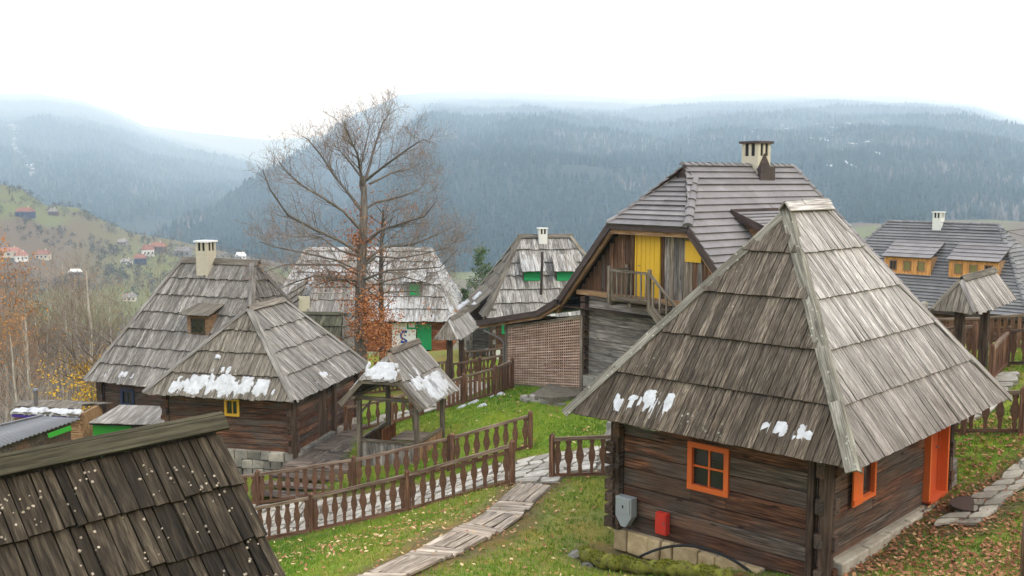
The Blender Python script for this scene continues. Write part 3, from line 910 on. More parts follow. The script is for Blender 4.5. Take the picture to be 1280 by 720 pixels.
def log_wall(root, p0, p1, z0, z1, n, nout, mat, openings=(), depth=0.16, ext=0.16, jit=0.006, each=True, name='wall', ends='both', mat2=None):
    """stacked timbers between p0 and p1; nout points outdoors; openings = (s0, s1, za, zb)"""
    p0, p1 = V((p0[0], p0[1], 0)), V((p1[0], p1[1], 0))
    a = (p1 - p0); L = a.length; a.normalize()
    core = MB()
    core.frame((p0 + p1) / 2 - nout * (depth * 0.9) + UP * ((z0 + z1) / 2), a, nout, UP, L / 2, 0.05, (z1 - z0) / 2 - 0.01)
    w = core.build(name, 'log_core', root)
    dz = (z1 - z0) / n
    all_ = MB()
    zs = [z0 + dz * i + (rr(-.12, .12) * dz if 0 < i < n else 0) for i in range(n + 1)]
    for i in range(n):
        za, zb = zs[i], zs[i + 1]
        e0 = ext if (i % 2 == 0) else 0.02
        segs = [(-e0 if ends in ('both', 'first') else 0, L + e0 if ends in ('both', 'last') else L, za, zb)]
        for (s0, s1, oa, ob) in openings:
            new = []
            for (x0, x1, ya, yb) in segs:
                if x1 <= s0 or x0 >= s1 or yb <= oa or ya >= ob: new.append((x0, x1, ya, yb)); continue
                if x0 < s0: new.append((x0, s0, ya, yb))
                if x1 > s1: new.append((s1, x1, ya, yb))
                if ya < oa: new.append((max(x0, s0), min(x1, s1), ya, oa))
                if yb > ob: new.append((max(x0, s0), min(x1, s1), ob, yb))
            segs = new
        r_ = RND.random()
        for (x0, x1, ya, yb) in segs:
            if x1 - x0 < 0.03 or yb - ya < 0.02: continue
            mb = MB() if each else all_
            c = p0 + a * ((x0 + x1) / 2) - nout * (depth / 2 + rr(0, 0.012)) + UP * ((ya + yb) / 2)
            mb.frame(c, a, nout, UP, (x1 - x0) / 2, depth / 2, (yb - ya) / 2 - 0.008, jit, r_)
            if each:
                o = mb.build('log', mat2 if (mat2 and RND.random() < 0.4) else mat, w)
                bv = o.modifiers.new('bevel', 'BEVEL'); bv.width = 0.014; bv.segments = 2
    if not each: all_.build('logs', mat, w, kind='stuff')
    return w

def window(root, c, a, nout, w, h, fmat, fw=0.09, nx=2, ny=2, bar=0.03, pane='window_dark', proud=0.05, name='window', sill=False, recess=0.05):
    """frame standing proud of the wall at c (centre on the wall face), glass panes set back"""
    c, a, nout = V(c), V(a), V(nout)
    mb = MB()
    hw, hh = w / 2, h / 2
    d = proud + recess
    o_ = nout * (proud - d / 2)
    mb.frame(c + o_ + UP * (hh - fw / 2), a, nout, UP, hw, d / 2, fw / 2)
    mb.frame(c + o_ - UP * (hh - fw / 2), a, nout, UP, hw, d / 2, fw / 2)
    for sgn in (-1, 1):
        mb.frame(c + o_ + a * (sgn * (hw - fw / 2)), UP, nout, a, hh - fw, d / 2 - 0.002, fw / 2)
    fr = mb.build(name, fmat, root)
    iw, ih = w - 2 * fw, h - 2 * fw
    pw, ph = (iw - bar * (nx - 1)) / nx, (ih - bar * (ny - 1)) / ny
    for i in range(nx):
        for j in range(ny):
            cc = c - nout * (recess * 0.55) + a * (-iw / 2 + pw / 2 + i * (pw + bar)) + UP * (-ih / 2 + ph / 2 + j * (ph + bar))
            MB().frame(cc, a, nout, UP, pw / 2, 0.004, ph / 2).build('pane', pane, fr)
    for i in range(1, nx):
        cc = c - nout * (recess * 0.35) + a * (-iw / 2 + i * (pw + bar) - bar / 2)
        MB().frame(cc, UP, nout, a, ih / 2, 0.018, bar / 2).build('glazing_bar', fmat, fr)
    for j in range(1, ny):
        cc = c - nout * (recess * 0.35) + UP * (-ih / 2 + j * (ph + bar) - bar / 2)
        MB().frame(cc, a, nout, UP, iw / 2, 0.016, bar / 2).build('glazing_bar', fmat, fr)
    if sill:
        MB().frame(c + nout * (proud + 0.03) - UP * (hh + 0.02), a, nout, UP, hw + 0.06, 0.07, 0.02).build('sill', fmat, fr)
    return fr

def board_door(root, c, a, nout, w, h, mat, nb=4, fmat=None, fw=0.08, name='door', handle=True):
    """c = middle of the threshold on the wall face; vertical boards in a frame"""
    c, a, nout = V(c), V(a), V(nout)
    mb = MB()
    for sgn in (-1, 1):
        mb.frame(c + a * (sgn * (w / 2 + fw / 2)) + UP * (h / 2), UP, nout, a, h / 2, 0.05, fw / 2)
    mb.frame(c + UP * (h + fw / 2), a, nout, UP, w / 2 + fw, 0.05, fw / 2)
    d = mb.build(name, fmat or mat, root)
    bw = w / nb
    for i in range(nb):
        MB().frame(c + a * (-w / 2 + bw * (i + .5)) + UP * (h / 2) + nout * rr(.0, .008), UP, nout, a, h / 2 - .01, 0.018, bw / 2 - 0.006).build('board', mat, d)
    if handle:
        mb = MB(); mb.tube([c + a * (w / 2 - .1) + UP * (h * .5) + nout * .02, c + a * (w / 2 - .1) + UP * (h * .5) + nout * .07, c + a * (w / 2 - .2) + UP * (h * .5) + nout * .07], [.012] * 3, 6)
        mb.build('handle', 'steel_pipe', d)
    return d

def chimney(root, c, w, zb, zt, ang=0, mat='plaster_cream', lid='white_paint'):
    """plastered stack with smoke holes under a flat cap; c on plan"""
    ax, ay = dirv(ang), dirv(ang + 90)
    h = w / 2
    hole = w * 0.62
    mb = MB()
    c = V((c[0], c[1], 0))
    mb.frame(c + UP * ((zb + zt - hole) / 2), ax, ay, UP, h, h, (zt - hole - zb) / 2)
    for sx in (-1, 1):
        for sy in (-1, 1):
            mb.frame(c + ax * (sx * (h - w * .1)) + ay * (sy * (h - w * .1)) + UP * (zt - hole / 2), ax, ay, UP, w * .1, w * .1, hole / 2)
    for s_, (p, q_) in enumerate(((ax, ay), (ay, ax))):
        for sg in (-1, 1):
            mb.frame(c + p * (sg * (h - w * .1)) + UP * (zt - hole / 2), q_, p, UP, w * .08, w * .098, hole / 2 - .002)
    ch = mb.build('chimney', mat, root)
    MB().frame(c + UP * (zt - hole / 2), ax, ay, UP, h * .88, h * .88, hole / 2 - .01).build('dark_hole_fill', 'hole_shade', ch)  # solid dark block behind the pillars: shade of the smoke holes as colour
    MB().frame(c + UP * (zt + w * .06), ax, ay, UP, h * 1.22, h * 1.22, w * .06).build('chimney_cap', lid, ch)
    return ch

def ridge_cap(parent, p0, p1, nl, nr_, w, t, mat, name='ridge_board', lift=0.05):
    """two boards meeting over a ridge or hip; nl, nr_ = outward normals of the two planes"""
    p0, p1 = V(p0), V(p1)
    ax = (p1 - p0).normalized()
    up_ = (nl + nr_) * (lift / (1 + nl.dot(nr_)))            # where the two raised planes meet
    for nn in (nl, nr_):
        side = ax.cross(nn).normalized()
        other = nr_ if nn is nl else nl
        if side.dot(other) > 0: side = -side
        first = nn is nl
        MB().frame((p0 + p1) / 2 + up_ + side * (w / 2 - (0.0 if first else t)) + nn * (t / 2), ax, side, nn, (p1 - p0).length / 2, w / 2, t / 2, .004).build(name, mat, parent)

def hip_roof(E0, du, dv, Lu, Lv, ze, zr, r0, r1, along='v', ru_off=0.5):
    """faces of a hipped roof. E0 near eave corner, du/dv plan directions (u to the left, v to the right).
    ridge runs along v (or u) from r0 to r1 measured from the near end; returns faces: front(u side), right(v side), back, left and ridge ends"""
    E0 = V((E0[0], E0[1], ze))
    A = E0; B = E0 + du * Lu; Cc = E0 + du * Lu + dv * Lv; D = E0 + dv * Lv
    if along == 'v':
        R0 = E0 + du * (Lu * ru_off) + dv * r0; R1 = E0 + du * (Lu * ru_off) + dv * r1
        R0.z = R1.z = zr
        front = [B, A, R0]; right = [A, D, R1, R0]; back = [D, Cc, R1]; left = [Cc, B, R0, R1]
    else:
        R0 = E0 + dv * (Lv * ru_off) + du * r0; R1 = E0 + dv * (Lv * ru_off) + du * r1
        R0.z = R1.z = zr
        front = [B, A, R0, R1]; right = [A, D, R0]; back = [D, Cc, R1, R0]; left = [Cc, B, R1]
    return dict(front=front, right=right, back=back, left=left, R0=R0, R1=R1, A=A, B=B, C=Cc, D=D)

def deck_roof(root, hr, mat='log_core', name='roof'):
    fs = [hr['front'], hr['right'], hr['back'], hr['left'], [hr['A'], hr['B'], hr['C'], hr['D']]]
    return solid(name, fs, mat, root)

def plinth(root, p0, p1, z0, z1, nout, mat, n=6, name='foundation', depth=0.16, bw=0.4, rows=1):
    p0, p1 = V((p0[0], p0[1], 0)), V((p1[0], p1[1], 0))
    a = p1 - p0; L = a.length; a.normalize()
    core = MB().frame((p0 + p1) / 2 - nout * (depth * .5) + UP * ((z0 + z1) / 2), a, nout, UP, L / 2, depth * .4, (z1 - z0) / 2)
    w = core.build(name, 'concrete', root)
    for r_ in range(rows):
        za = z0 + (z1 - z0) * r_ / rows; zb = z0 + (z1 - z0) * (r_ + 1) / rows
        x = 0.0
        while x < L - 0.02:
            ww = min(bw * rr(.6, 1.35), L - x)
            if ww > 0.05:
                o = MB().frame(p0 + a * (x + ww / 2) + nout * rr(-.01, .03) + UP * ((za + zb) / 2), a, nout, UP, ww / 2 - .012, depth / 2, (zb - za) / 2 - .012, 0.018 if rows == 1 else .035).build('stone', mat, w)
                bv = o.modifiers.new('bevel', 'BEVEL'); bv.width = 0.03; bv.segments = 2
            x += ww
    return w

# ---- fences
def baluster_mesh(h=0.74, w=0.20, t=0.035, mat='fence_brown'):
    prof = [(0.0, .30), (.06, .30), (.10, .42), (.20, .30), (.26, .34), (.44, .92), (.54, 1.0), (.62, .86), (.74, .52), (.84, .36), (.885, .40), (.90, .62), (1.0, .62)]
    vs = []
    prof = [(a, b * .82 + .16) for a, b in prof]
    L = [(-p[1] * w / 2, p[0] * h) for p in prof]; R = [(p[1] * w / 2, p[0] * h) for p in prof]
    mb = MB()
    n = len(prof)
    for y in (-t / 2, t / 2):
        for i in range(n): vs += [V((L[i][0], y, L[i][1])), V((R[i][0], y, R[i][1]))]
    fs = []
    o = 2 * n
    for i in range(n - 1):
        fs.append((2 * i, 2 * i + 1, 2 * i + 3, 2 * i + 2))
        fs.append((o + 2 * i, o + 2 * i + 2, o + 2 * i + 3, o + 2 * i + 1))
        fs.append((2 * i, 2 * i + 2, o + 2 * i + 2, o + 2 * i))
        fs.append((2 * i + 1, o + 2 * i + 1, o + 2 * i + 3, 2 * i + 3))
    fs += [(0, o, o + 1, 1), (2 * n - 2, 2 * n - 1, o + 2 * n - 1, o + 2 * n - 2)]
    mb.add(vs, fs, [V((v.z, v.x, v.y)) + V((3 * RND.random() * 9, 1, 2)) for v in vs])
    return mb.mesh('baluster', mat)
BAL = [baluster_mesh() for _ in range(6)]
BALP = None
def picket_mesh(h=0.74, w=0.12, t=0.03, mat='fence_brown'):
    mb = MB(); mb.frame(V((0, 0, h / 2)), UP, V((0, 1, 0)), V((1, 0, 0)), h / 2, t / 2, w / 2)
    return mb.mesh('picket', mat)
PICK = [picket_mesh() for _ in range(4)]
def fence(label, pts, group='carved wooden fences', H=1.08, spacing=0.30, post=0.13, style='bal', name='wooden_fence', rail='rail_brown', pmat='fence_brown', drop=0.10, end_posts=True, cross=False, mid_posts=None):
    pts = [V(p) for p in pts]
    t = thing(name, label, 'fence', pts[0], group)
    for i, p in enumerate(pts):
        tilt = V((rr(-.012, .012), rr(-.012, .012), 0))
        mb = MB()
        d = (pts[min(i + 1, len(pts) - 1)] - pts[max(i - 1, 0)]); d.z = 0; d.normalize()
        sd = V((-d.y, d.x, 0))
        mb.frame(p + UP * (H * .5 - .06) + tilt * .3, UP, d, sd, H * .5 + .06, post / 2, post / 2, 0.004)
        o = mb.build('post', pmat, t)
        bv = o.modifiers.new('bevel', 'BEVEL'); bv.width = 0.012; bv.segments = 1
        cap = MB()
        b_ = p + UP * (H + .001)
        k = post / 2 * .92
        cap.add([b_ + d * k + sd * k, b_ - d * k + sd * k, b_ - d * k - sd * k, b_ + d * k - sd * k, b_ + UP * .075],
                [(0, 1, 4), (1, 2, 4), (2, 3, 4), (3, 0, 4)])
        cap.build('post_cap', pmat, t)
    for i in range(len(pts) - 1):
        a, b_ = pts[i], pts[i + 1]
        d = b_ - a; dp = V((d.x, d.y, 0)); L = dp.length; dn = dp.normalized()
        rz = math.atan2(dn.y, dn.x)
        a2, b2 = a + d * (post / 2 / L), b_ - d * (post / 2 / L)
        zt = H - drop
        MB().beam(a2 + UP * zt, b2 + UP * zt, 0.10, 0.085, jit=.004).build('top_rail', rail, t)
        MB().beam(a2 + UP * .10, b2 + UP * .10, 0.07, 0.085, jit=.004).build('bottom_rail', pmat, t)
        n = max(2, int(round(L / spacing)))
        hb = zt - .0425 - .1425
        for k in range(n):
            f = (k + .5) / n
            p = a + d * f + UP * .1425
            if style == 'bal':
                o = inst('baluster', RND.choice(BAL), t, p, rz + rr(-.08, .08), (rr(.86, 1.1), 1, (hb + abs(d.z) * .02) / .74)); o.rotation_euler[1] = rr(-.025, .025)
            else:
                inst('picket', RND.choice(PICK), t, p, rz + rr(-.04, .04), (1, 1, (hb) / .74))
    return t
def gpt(px, py, Y=None):
    """ground point straight below the pixel ray at depth Y"""
    p = atY(px, py, Y)
    return V((p.x, p.y, gh(p.x, p.y)))
def G3(x, y, dz=0.0): return V((x, y, gh(x, y) + dz))

# ================================================================== the near cabin on the right
def shingled(roof, face, mat, rows, w, each, **k):
    F = Face(face)
    if each:
        for mb, _, _ in F.strips(rows, w, **k): mb.build('shingle', mat, roof)
    else:
        F.joined(MB(), rows, w, **k).build('shingles', mat, roof, kind='stuff')
    return F

def near_cabin():
    du, dv = dirv(137), dirv(47)
    E0 = atY(1066, 585, 16.5)
    ze = E0.z
    zr = 11.36
    hr = hip_roof(E0, du, dv, 6.05, 7.5, ze, zr, 3.25, 4.9)
    root = thing('log_cabin', 'dark log cabin with tall weathered shingle roof and orange windows, nearest on the right', 'cabin', (E0.x, E0.y, 4.7))
    roof = deck_roof(root, hr)
    k = dict(thick=0.026, lift=0.06, wj=0.4, ej=0.007, lap=0.12)
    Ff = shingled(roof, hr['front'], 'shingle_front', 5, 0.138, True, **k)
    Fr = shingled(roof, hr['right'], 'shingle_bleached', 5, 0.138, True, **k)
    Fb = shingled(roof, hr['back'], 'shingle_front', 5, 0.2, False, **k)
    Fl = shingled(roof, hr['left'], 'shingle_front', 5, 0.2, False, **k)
    # boards over the hips, one length to each course
    def hip(p, r, na, nb, mat='hip_board', n=5, w=0.17):
        p, r = V(p), V(r)
        d = r - p
        for i in range(n):
            a = p + d * (i / n - (0.012 if i else 0.02)); b_ = p + d * ((i + 1) / n + 0.01)
            lf = 0.085 - (0.008 * i % 2)
            ridge_cap(roof, a, b_, na, nb, w, 0.03, mat, 'hip_board', lf)
    hip(hr['A'], hr['R0'], Ff.n, Fr.n)
    hip(hr['B'], hr['R0'], Fl.n, Ff.n, w=0.2)
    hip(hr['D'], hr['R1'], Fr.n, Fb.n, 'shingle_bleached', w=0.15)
    hip(hr['C'], hr['R1'], Fb.n, Fl.n)
    a, b_ = hr['R0'] - dv * .16, hr['R1'] + dv * .16
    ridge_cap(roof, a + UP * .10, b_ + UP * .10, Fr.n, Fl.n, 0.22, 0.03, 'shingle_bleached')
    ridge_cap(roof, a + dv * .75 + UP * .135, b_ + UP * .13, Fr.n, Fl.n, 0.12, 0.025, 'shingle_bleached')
    # snow near the front eave
    for (px, ru, rv, sd, cut) in ((755, .13, .13, 3, .1), (790, .32, .20, 5, .2), (826, .36, .36, 2, -.1), (868, .36, .30, 9, .45), (968, .12, .14, 4, .2), (985, .12, .16, 6, .1), (1005, .17, .19, 8, -.1), (1019, .08, .08, 12, -.1), (776, .12, .12, 14, .2)):
        # find u on the eave edge for this column
        best = min(range(0, 605), key=lambda q_: abs(640 + FPX * (Ff.P(q_ / 100, .4).x) / Ff.P(q_ / 100, .4).y - px))
        snow_patch(Ff, roof, best / 100, .36 if px < 900 else .40, ru * 1.1, rv * 1.1, 0.035, sd, cut=cut - .15, res=.032, h0=.095)
    # walls
    nf, nr = -dv, -du                       # outward normals of front and right walls
    W0 = V((E0.x, E0.y, 0)) + du * .80 + dv * .80
    WL = W0 + du * 4.66
    WR = W0 + dv * 5.75
    zb, zt = 4.78, 8.05
    fw_open = [(2.0, 2.9, 5.99, 6.92)]
    log_wall(root, W0, WL, zb, zt, 10, nf, 'log_dark', [(2.06, 2.84, 6.05, 6.86)], mat2='log_grey')
    rw_open = [(1.1, 1.95, 6.06, 6.98), (4.45, 5.42, 5.3, 7.3)]
    log_wall(root, W0 + dv * .0, WR, zb, zt, 10, nr, 'log_grey', rw_open, mat2='log_dark')
    log_wall(root, WL + dv * 5.75, WL, zb, zt, 10, du, 'log_grey', each=False)
    log_wall(root, WR, WR + du * 4.66, zb, zt, 10, dv, 'log_grey', each=False)
    # corner posts
    def post(p, s, z0, z1, name='corner_post', mat='post_dark', d1=du, d2=dv):
        o = MB().frame(V((p.x, p.y, (z0 + z1) / 2)), UP, d1, d2, (z1 - z0) / 2, s / 2, s / 2, .006).build(name, mat, root)
        bv = o.modifiers.new('bevel', 'BEVEL'); bv.width = .015; bv.segments = 2
    post(W0 - du * .03 - dv * .03 + du * .02, .2, zb - .02, 7.9)
    post(W0 + du * .28 + nf * .05, .13, zb, 7.9)
    post(WL + nf * .04 - du * .04, .2, zb + .1, 7.9)
    post(WR + nr * .05 - dv * .08, .15, 5.25, 7.9)
    # notched timber ends at the corners
    for i in range(7):
        o = MB().frame(WL + nf * .14 + du * .02 + UP * (zb + .16 + i * .265), dv, du, UP, .10, .10, .10, .01).build('log_end', 'post_dark', root)
    o = MB().frame(WR + dv * .18 + UP * 5.62, dv, du, UP, .14, .10, .3, .01).build('log_end', 'log_silver', root)
    # windows and door
    window(root, W0 + du * 2.45 + nf * .0 + UP * 6.455, du, nf, .92, .95, 'orange_paint', .105, 2, 2, .035, proud=.045, recess=.09)
    wr = window(root, W0 + dv * 1.56 + UP * 6.52, dv, nr, .76, 1.0, 'orange_paint', .075, 1, 1, proud=.05, recess=.08)
    sh = MB()
    sh.frame(W0 + dv * 1.02 + nr * .09 + UP * 6.51, UP, dv, nr, .46, .20, .018)
    s_ = sh.build('shutter', 'orange_paint', wr)
    for z_ in (6.14, 6.88): MB().frame(W0 + dv * 1.02 + nr * .115 + UP * z_, dv, UP, nr, .19, .045, .012).build('shutter_batten', 'orange_paint', wr)
    d = board_door(root, W0 + dv * 4.94 - nr * .10 + UP * 5.33, dv, nr, .86, 1.95, 'door_orange', 4, 'orange_paint', .07)
    MB().frame(W0 + dv * 4.94 + nr * .02 + UP * 5.30, dv, nr, UP, .50, .14, .035).build('threshold', 'door_orange', d)
    for sg in (-1, 1):
        MB().frame(W0 + dv * (4.94 + sg * .49) + nr * .0 + UP * 6.3, UP, nr, dv, .99, .13, .035).build('jamb', 'orange_paint', d)
    # stone footing
    plinth(root, W0 + du * 1.2 - dv * .02, WL + du * .02 - dv * .02, 4.32, 4.80, nf, 'tuff_block', bw=.46, depth=.2)
    plinth(root, W0 + nr * .10 + dv * .2, WR + nr * .10 - dv * .05, 4.75, 5.22, nr, 'concrete', bw=1.3, depth=.22)
    # meter box
    t = thing('meter_box', 'grey metal meter box with pointed base on the near cabin log wall', 'meter box', W0 + du * 4.28 + nf * .07 + UP * 5.0)
    c = W0 + du * 4.28 + nf * .07
    pts = [(-.2, .62), (-.2, .22), (-.06, .0), (.06, .0), (.2, .22), (.2, .62)]
    mb = MB(); mb.prism([c + du * -x + UP * (4.93 + z) for x, z in pts], nf * .2, du, UP); o = mb.build('case', 'grey_box', t)
    bv = o.modifiers.new('bevel', 'BEVEL'); bv.width = .012; bv.segments = 2
    MB().frame(c + nf * .208 + UP * 5.37, du, nf, UP, .165, .01, .15).build('lid', 'grey_box', t)
    MB().frame(c + nf * .222 + UP * 5.36, UP, nf, du, .03, .006, .012).build('latch', 'cable_black', t)
    # red box
    c = W0 + du * 3.42 + nf * .05
    t = thing('red_box', 'small red cabinet low on the near cabin log wall', 'cabinet', c + UP * 4.9)
    o = MB().frame(c + UP * 5.17 + nf * .06, UP, du, nf, .22, .135, .07).build('case', 'red_box', t)
    bv = o.modifiers.new('bevel', 'BEVEL'); bv.width = .01; bv.segments = 2
    MB().frame(c + UP * 5.17 + nf * .137, UP, du, nf, .20, .115, .006).build('door', 'red_box', t)
    MB().frame(c + UP * 5.2 + nf * .145 - du * .09, UP, du, nf, .03, .012, .008).build('latch', 'steel_pipe', t)
    for z_ in (4.99, 5.35): MB().tube([c + UP * z_ + nf * .13 + du * .12 - UP * .03, c + UP * z_ + nf * .13 + du * .12 + UP * .03], [.012, .012], 6).build('hinge', 'steel_pipe', t)
    # the black pipe
    a0 = W0 + du * 3.85 + nf * .45
    pts = []
    for i in range(15):
        f = i / 14
        s_ = 3.85 - 2.6 * f
        z_ = 4.62 + 1.3 * f * (1 - f) * 1.35 + .18 * f - .0
        pts.append(W0 + du * s_ + nf * (.42 - .28 * f) + UP * (z_ - .22 + .06 * f))
    mb = MB(); mb.tube(pts, [.028] * 15, 8)
    tag(mb.build('pipe', 'cable_black', smooth=True), 'black plastic pipe arching along the foot of the near cabin', 'pipe')
    # doormat and path by the door
    c = W0 + dv * 4.55 + nr * .95
    p = G3(c.x, c.y, .02)
    p.z = gh(c.x, c.y) + .06
    mb = MB()
    n_ = 14
    ring = [p + dv * (math.cos(2 * math.pi * i / n_) * .55) + nr * (math.sin(2 * math.pi * i / n_) * .42) for i in range(n_)]
    mb.prism(ring, UP * .03, dv, nr)
    tag(mb.build('doormat', 'mat_brown'), 'dark brown oval doormat at the orange door', 'doormat')
    return W0, WL, WR, du, dv, nf, nr
CAB = near_cabin()

# ================================================================== dark roof in the bottom left corner
def corner_roof():
    R1 = atY(272, 545, 9.0)
    Rl = atZ(0, 603, R1.z)
    dl = (Rl - R1); dl.z = 0; dl.normalize()
    R0 = R1 + dl * 5.2
    dn = V((-dl.y, dl.x, 0))                       # plan direction of the fall towards the viewer
    if dn.y > 0: dn = -dn
    run, slope = 1.9, 1.22
    E1 = R1 + dn * run - UP * (run * slope); E0_ = R0 + dn * run - UP * (run * slope)
    B1 = R1 - dn * run - UP * (run * slope); B0 = R0 - dn * run - UP * (run * slope)
    root = thing('shingle_hut', 'hut with dark lichen-spotted shingle roof in the bottom left corner', 'hut', ((R1.x + R0.x) / 2, (R1.y + R0.y) / 2, 5.6))
    roof = solid('roof', [[E0_, E1, R1, R0], [B1, B0, R0, R1], [E0_, B0, B1, E1], [E1, B1, R1], [B0, E0_, R0]], 'log_core', root)
    F = Face([E0_, E1, R1, R0])
    for mb, _, _ in F.strips(6, .135, thick=.026, lift=.055, wj=.45, ej=.014, lap=.12): mb.build('shingle', 'shingle_dark', roof)
    Fb = Face([B1, B0, R0, R1])
    Fb.joined(MB(), 6, .15, thick=.026, lift=.065).build('shingles', 'shingle_dark', roof, kind='stuff')
    # ridge boards: the near one stands proud
    ridge_cap(roof, R0 + UP * .09, R1 - dl * .06 + UP * .09, F.n, Fb.n, .135, .035, 'ridge_dark')
    # walls
    c0, c1, c2, c3 = E0_ - dn * .45, E1 - dn * .45 + dl * .3, B1 + dn * .45 + dl * .3, B0 + dn * .45
    for p, q_, no in ((c0, c1, dn), (c1, c2, -dl), (c2, c3, -dn)):
        log_wall(root, p, q_, 5.2, E1.z + .5, 8, no, 'log_grey', each=False)
    # lichen spots
    mb = MB()
    for i in range(700):
        u, v_ = rr(.1, F.W - .05), rr(.02, F.H - .1)
        if i % 3: u, v_ = min(F.W - .06, max(.05, cu + rr(-.16, .16))), min(F.H - .1, max(.02, cv + rr(-.12, .12)))
        else: cu, cv = u, v_
        row = F.H / 6
        fr = (v_ % row) / (row + .12)
        h = .012 + .055 * (1 - fr) + .026 + .010
        r_ = rr(.005, .0135)
        n_ = 7
        ring = [F.P(u + math.cos(2 * math.pi * k / n_) * r_ * rr(.7, 1.2), v_ + math.sin(2 * math.pi * k / n_) * r_ * rr(.7, 1.2), h - .02) for k in range(n_)]
        mb.prism(ring, F.n * .020)
    mb.build('lichen_spots', 'lichen', roof, kind='stuff')
    # a little snow low on the roof
    for du_, dv_, s_, cut in ((.62, .28, 4, .0), (.45, .14, 6, .2)):
        snow_patch(F, roof, F.W - du_, F.H - 1.72 + dv_, .17, .16, .03, s_, res=.03, cut=cut, h0=.11)
corner_roof()

# ================================================================== cabin in the middle left, beside the deck
def mid_cabin():
    du, dv = dirv(166.5), dirv(76.5 + 2)
    dv = V((-du.y, du.x, 0)) * -1
    if dv.y < 0: dv = -dv
    E0 = atY(368, 503, 33.5)
    ze = E0.z
    hr = hip_roof(E0, du, dv, 5.6, 6.7, ze, 7.35, 2.35, 5.0)
    root = thing('log_cabin', 'log cabin with snow on its front eave and small yellow window beside the wooden deck', 'cabin', (E0.x, E0.y, 2.2), 'log cabins with shingle roofs')
    roof = deck_roof(root, hr)
    k = dict(thick=.03, lift=.07, lap=.1)
    Ff = shingled(roof, hr['front'], 'shingle_tan', 4, .15, False, **k)
    Fr = shingled(roof, hr['right'], 'shingle_grey', 4, .17, False, **k)
    Fb = shingled(roof, hr['back'], 'shingle_tan', 4, .2, False, **k)
    Fl = shingled(roof, hr['left'], 'shingle_tan', 4, .2, False, **k)
    for p, r, a, b_ in ((hr['A'], hr['R0'], Ff, Fr), (hr['B'], hr['R0'], Fl, Ff), (hr['D'], hr['R1'], Fr, Fb), (hr['C'], hr['R1'], Fb, Fl)):
        ridge_cap(roof, p, r, a.n, b_.n, .15, .03, 'shingle_grey', 'hip_board', .10)
    ridge_cap(roof, hr['R0'] + UP * .09 - dv * .1, hr['R1'] + UP * .09 + dv * .1, Fr.n, Fl.n, .22, .03, 'shingle_tan')
    for (u, v_, ru, rv, s_, c_) in ((1.25, .42, .42, .40, 3, -.2), (1.95, .42, .42, .40, 5, -.3), (2.75, .42, .46, .46, 7, -.5), (3.5, .40, .46, .42, 8, -.4), (4.25, .40, .3, .36, 4, -.2), (2.2, .98, .35, .26, 9, .1), (2.9, 1.0, .3, .2, 10, .3), (4.75, .3, .16, .2, 2, 0), (2.3, 1.55, .1, .1, 6, 0)):
        snow_patch(Ff, roof, u, v_, ru, rv, .045, s_, res=.055, cut=c_ + .1, h0=.12)
    for (u, v_, ru, rv, s_, c_) in ((2.1, .25, .22, .12, 3, .1), (3.0, .45, .28, .16, 4, .1), (3.3, .3, .2, .12, 9, .1)):
        snow_patch(Fr, roof, u, v_, ru, rv, .05, s_, res=.06, cut=c_, h0=.11)
    W0 = V((E0.x, E0.y, 0)) + du * .32 + dv * .55
    WL = W0 + du * 4.9
    WR = W0 + dv * 5.6
    nf, nr = -dv, -du
    zb, zt = 2.75, 4.9
    log_wall(root, W0, WL, zb, zt, 10, nf, 'log_dark', [(2.05, 2.5, 3.95, 4.5)])
    log_wall(root, W0, WR, zb, zt, 10, nr, 'log_dark', [(2.1, 2.85, 2.8, 4.55)], mat2='log_grey')
    log_wall(root, WR, WR + du * 4.9, zb, zt, 8, dv, 'log_dark', each=False)
    log_wall(root, WL + dv * 5.6, WL, zb, zt, 8, du, 'log_dark', each=False)
    window(root, W0 + du * 2.27 + UP * 4.22, du, nf, .56, .62, 'window_yellow', .085, 2, 1, .03, proud=.05)
    board_door(root, W0 + dv * 2.48 - nr * .06 + UP * 2.8, dv, nr, .75, 1.75, 'post_dark', 4)
    for p in (W0 + nf * .02 + nr * .02, WR + nr * .03, W0 + dv * 3.3 + nr * .03):
        MB().frame(V((p.x, p.y, 3.6)), UP, du, dv, 1.1, .1, .1, .004).build('corner_post', 'post_dark', root)
    plinth(root, W0 + nf * .02, WL + nf * .02, 1.5, 2.76, nf, 'rubble', bw=.42, rows=4, depth=.2)
    plinth(root, W0 + nr * .02, WR + nr * .02, 2.2, 2.76, nr, 'rubble', bw=.42, rows=2, depth=.2)
    # the deck in front of the door
    t = thing('wooden_deck', 'grey weathered plank deck between the middle cabin and the well house', 'deck', W0 + nr * 1.2 + UP * 2.2)
    n_ = 20
    fr = MB()
    fr.frame(W0 + nr * 1.25 - dv * .95 + UP * 2.42, du, dv, UP, 1.25, .05, .11)
    fr.frame(W0 + nr * 2.48 + dv * 1.9 + UP * 2.42, dv, du, UP, 2.85, .05, .11)
    fr.build('edge_beam', 'gazebo_wood', t)
    row = 0
    y0 = -.95
    while y0 < 4.6:
        x0 = .03
        along = (row % 2 == 0)
        L = 1.0
        for b0 in range(3):
            for j in range(5):
                if along: c = W0 + nr * (x0 + b0 * .8 + .4) + dv * (y0 + .1 + j * .2); o = MB().frame(c + UP * 2.56, du, dv, UP, .39, .092, .03, .006)
                else: c = W0 + nr * (x0 + b0 * .8 + .08 + j * .16) + dv * (y0 + .5); o = MB().frame(c + UP * 2.56, dv, du, UP, .49, .074, .03, .006)
                o.build('plank', 'deck_board', t)
            along = not along
        row += 1; y0 += 1.0
    # steps down in front
    t = thing('wooden_steps', 'broad low plank steps below the front edge of the deck', 'steps', W0 + nr * 1.3 - dv * 1.6 + UP * 2.0)
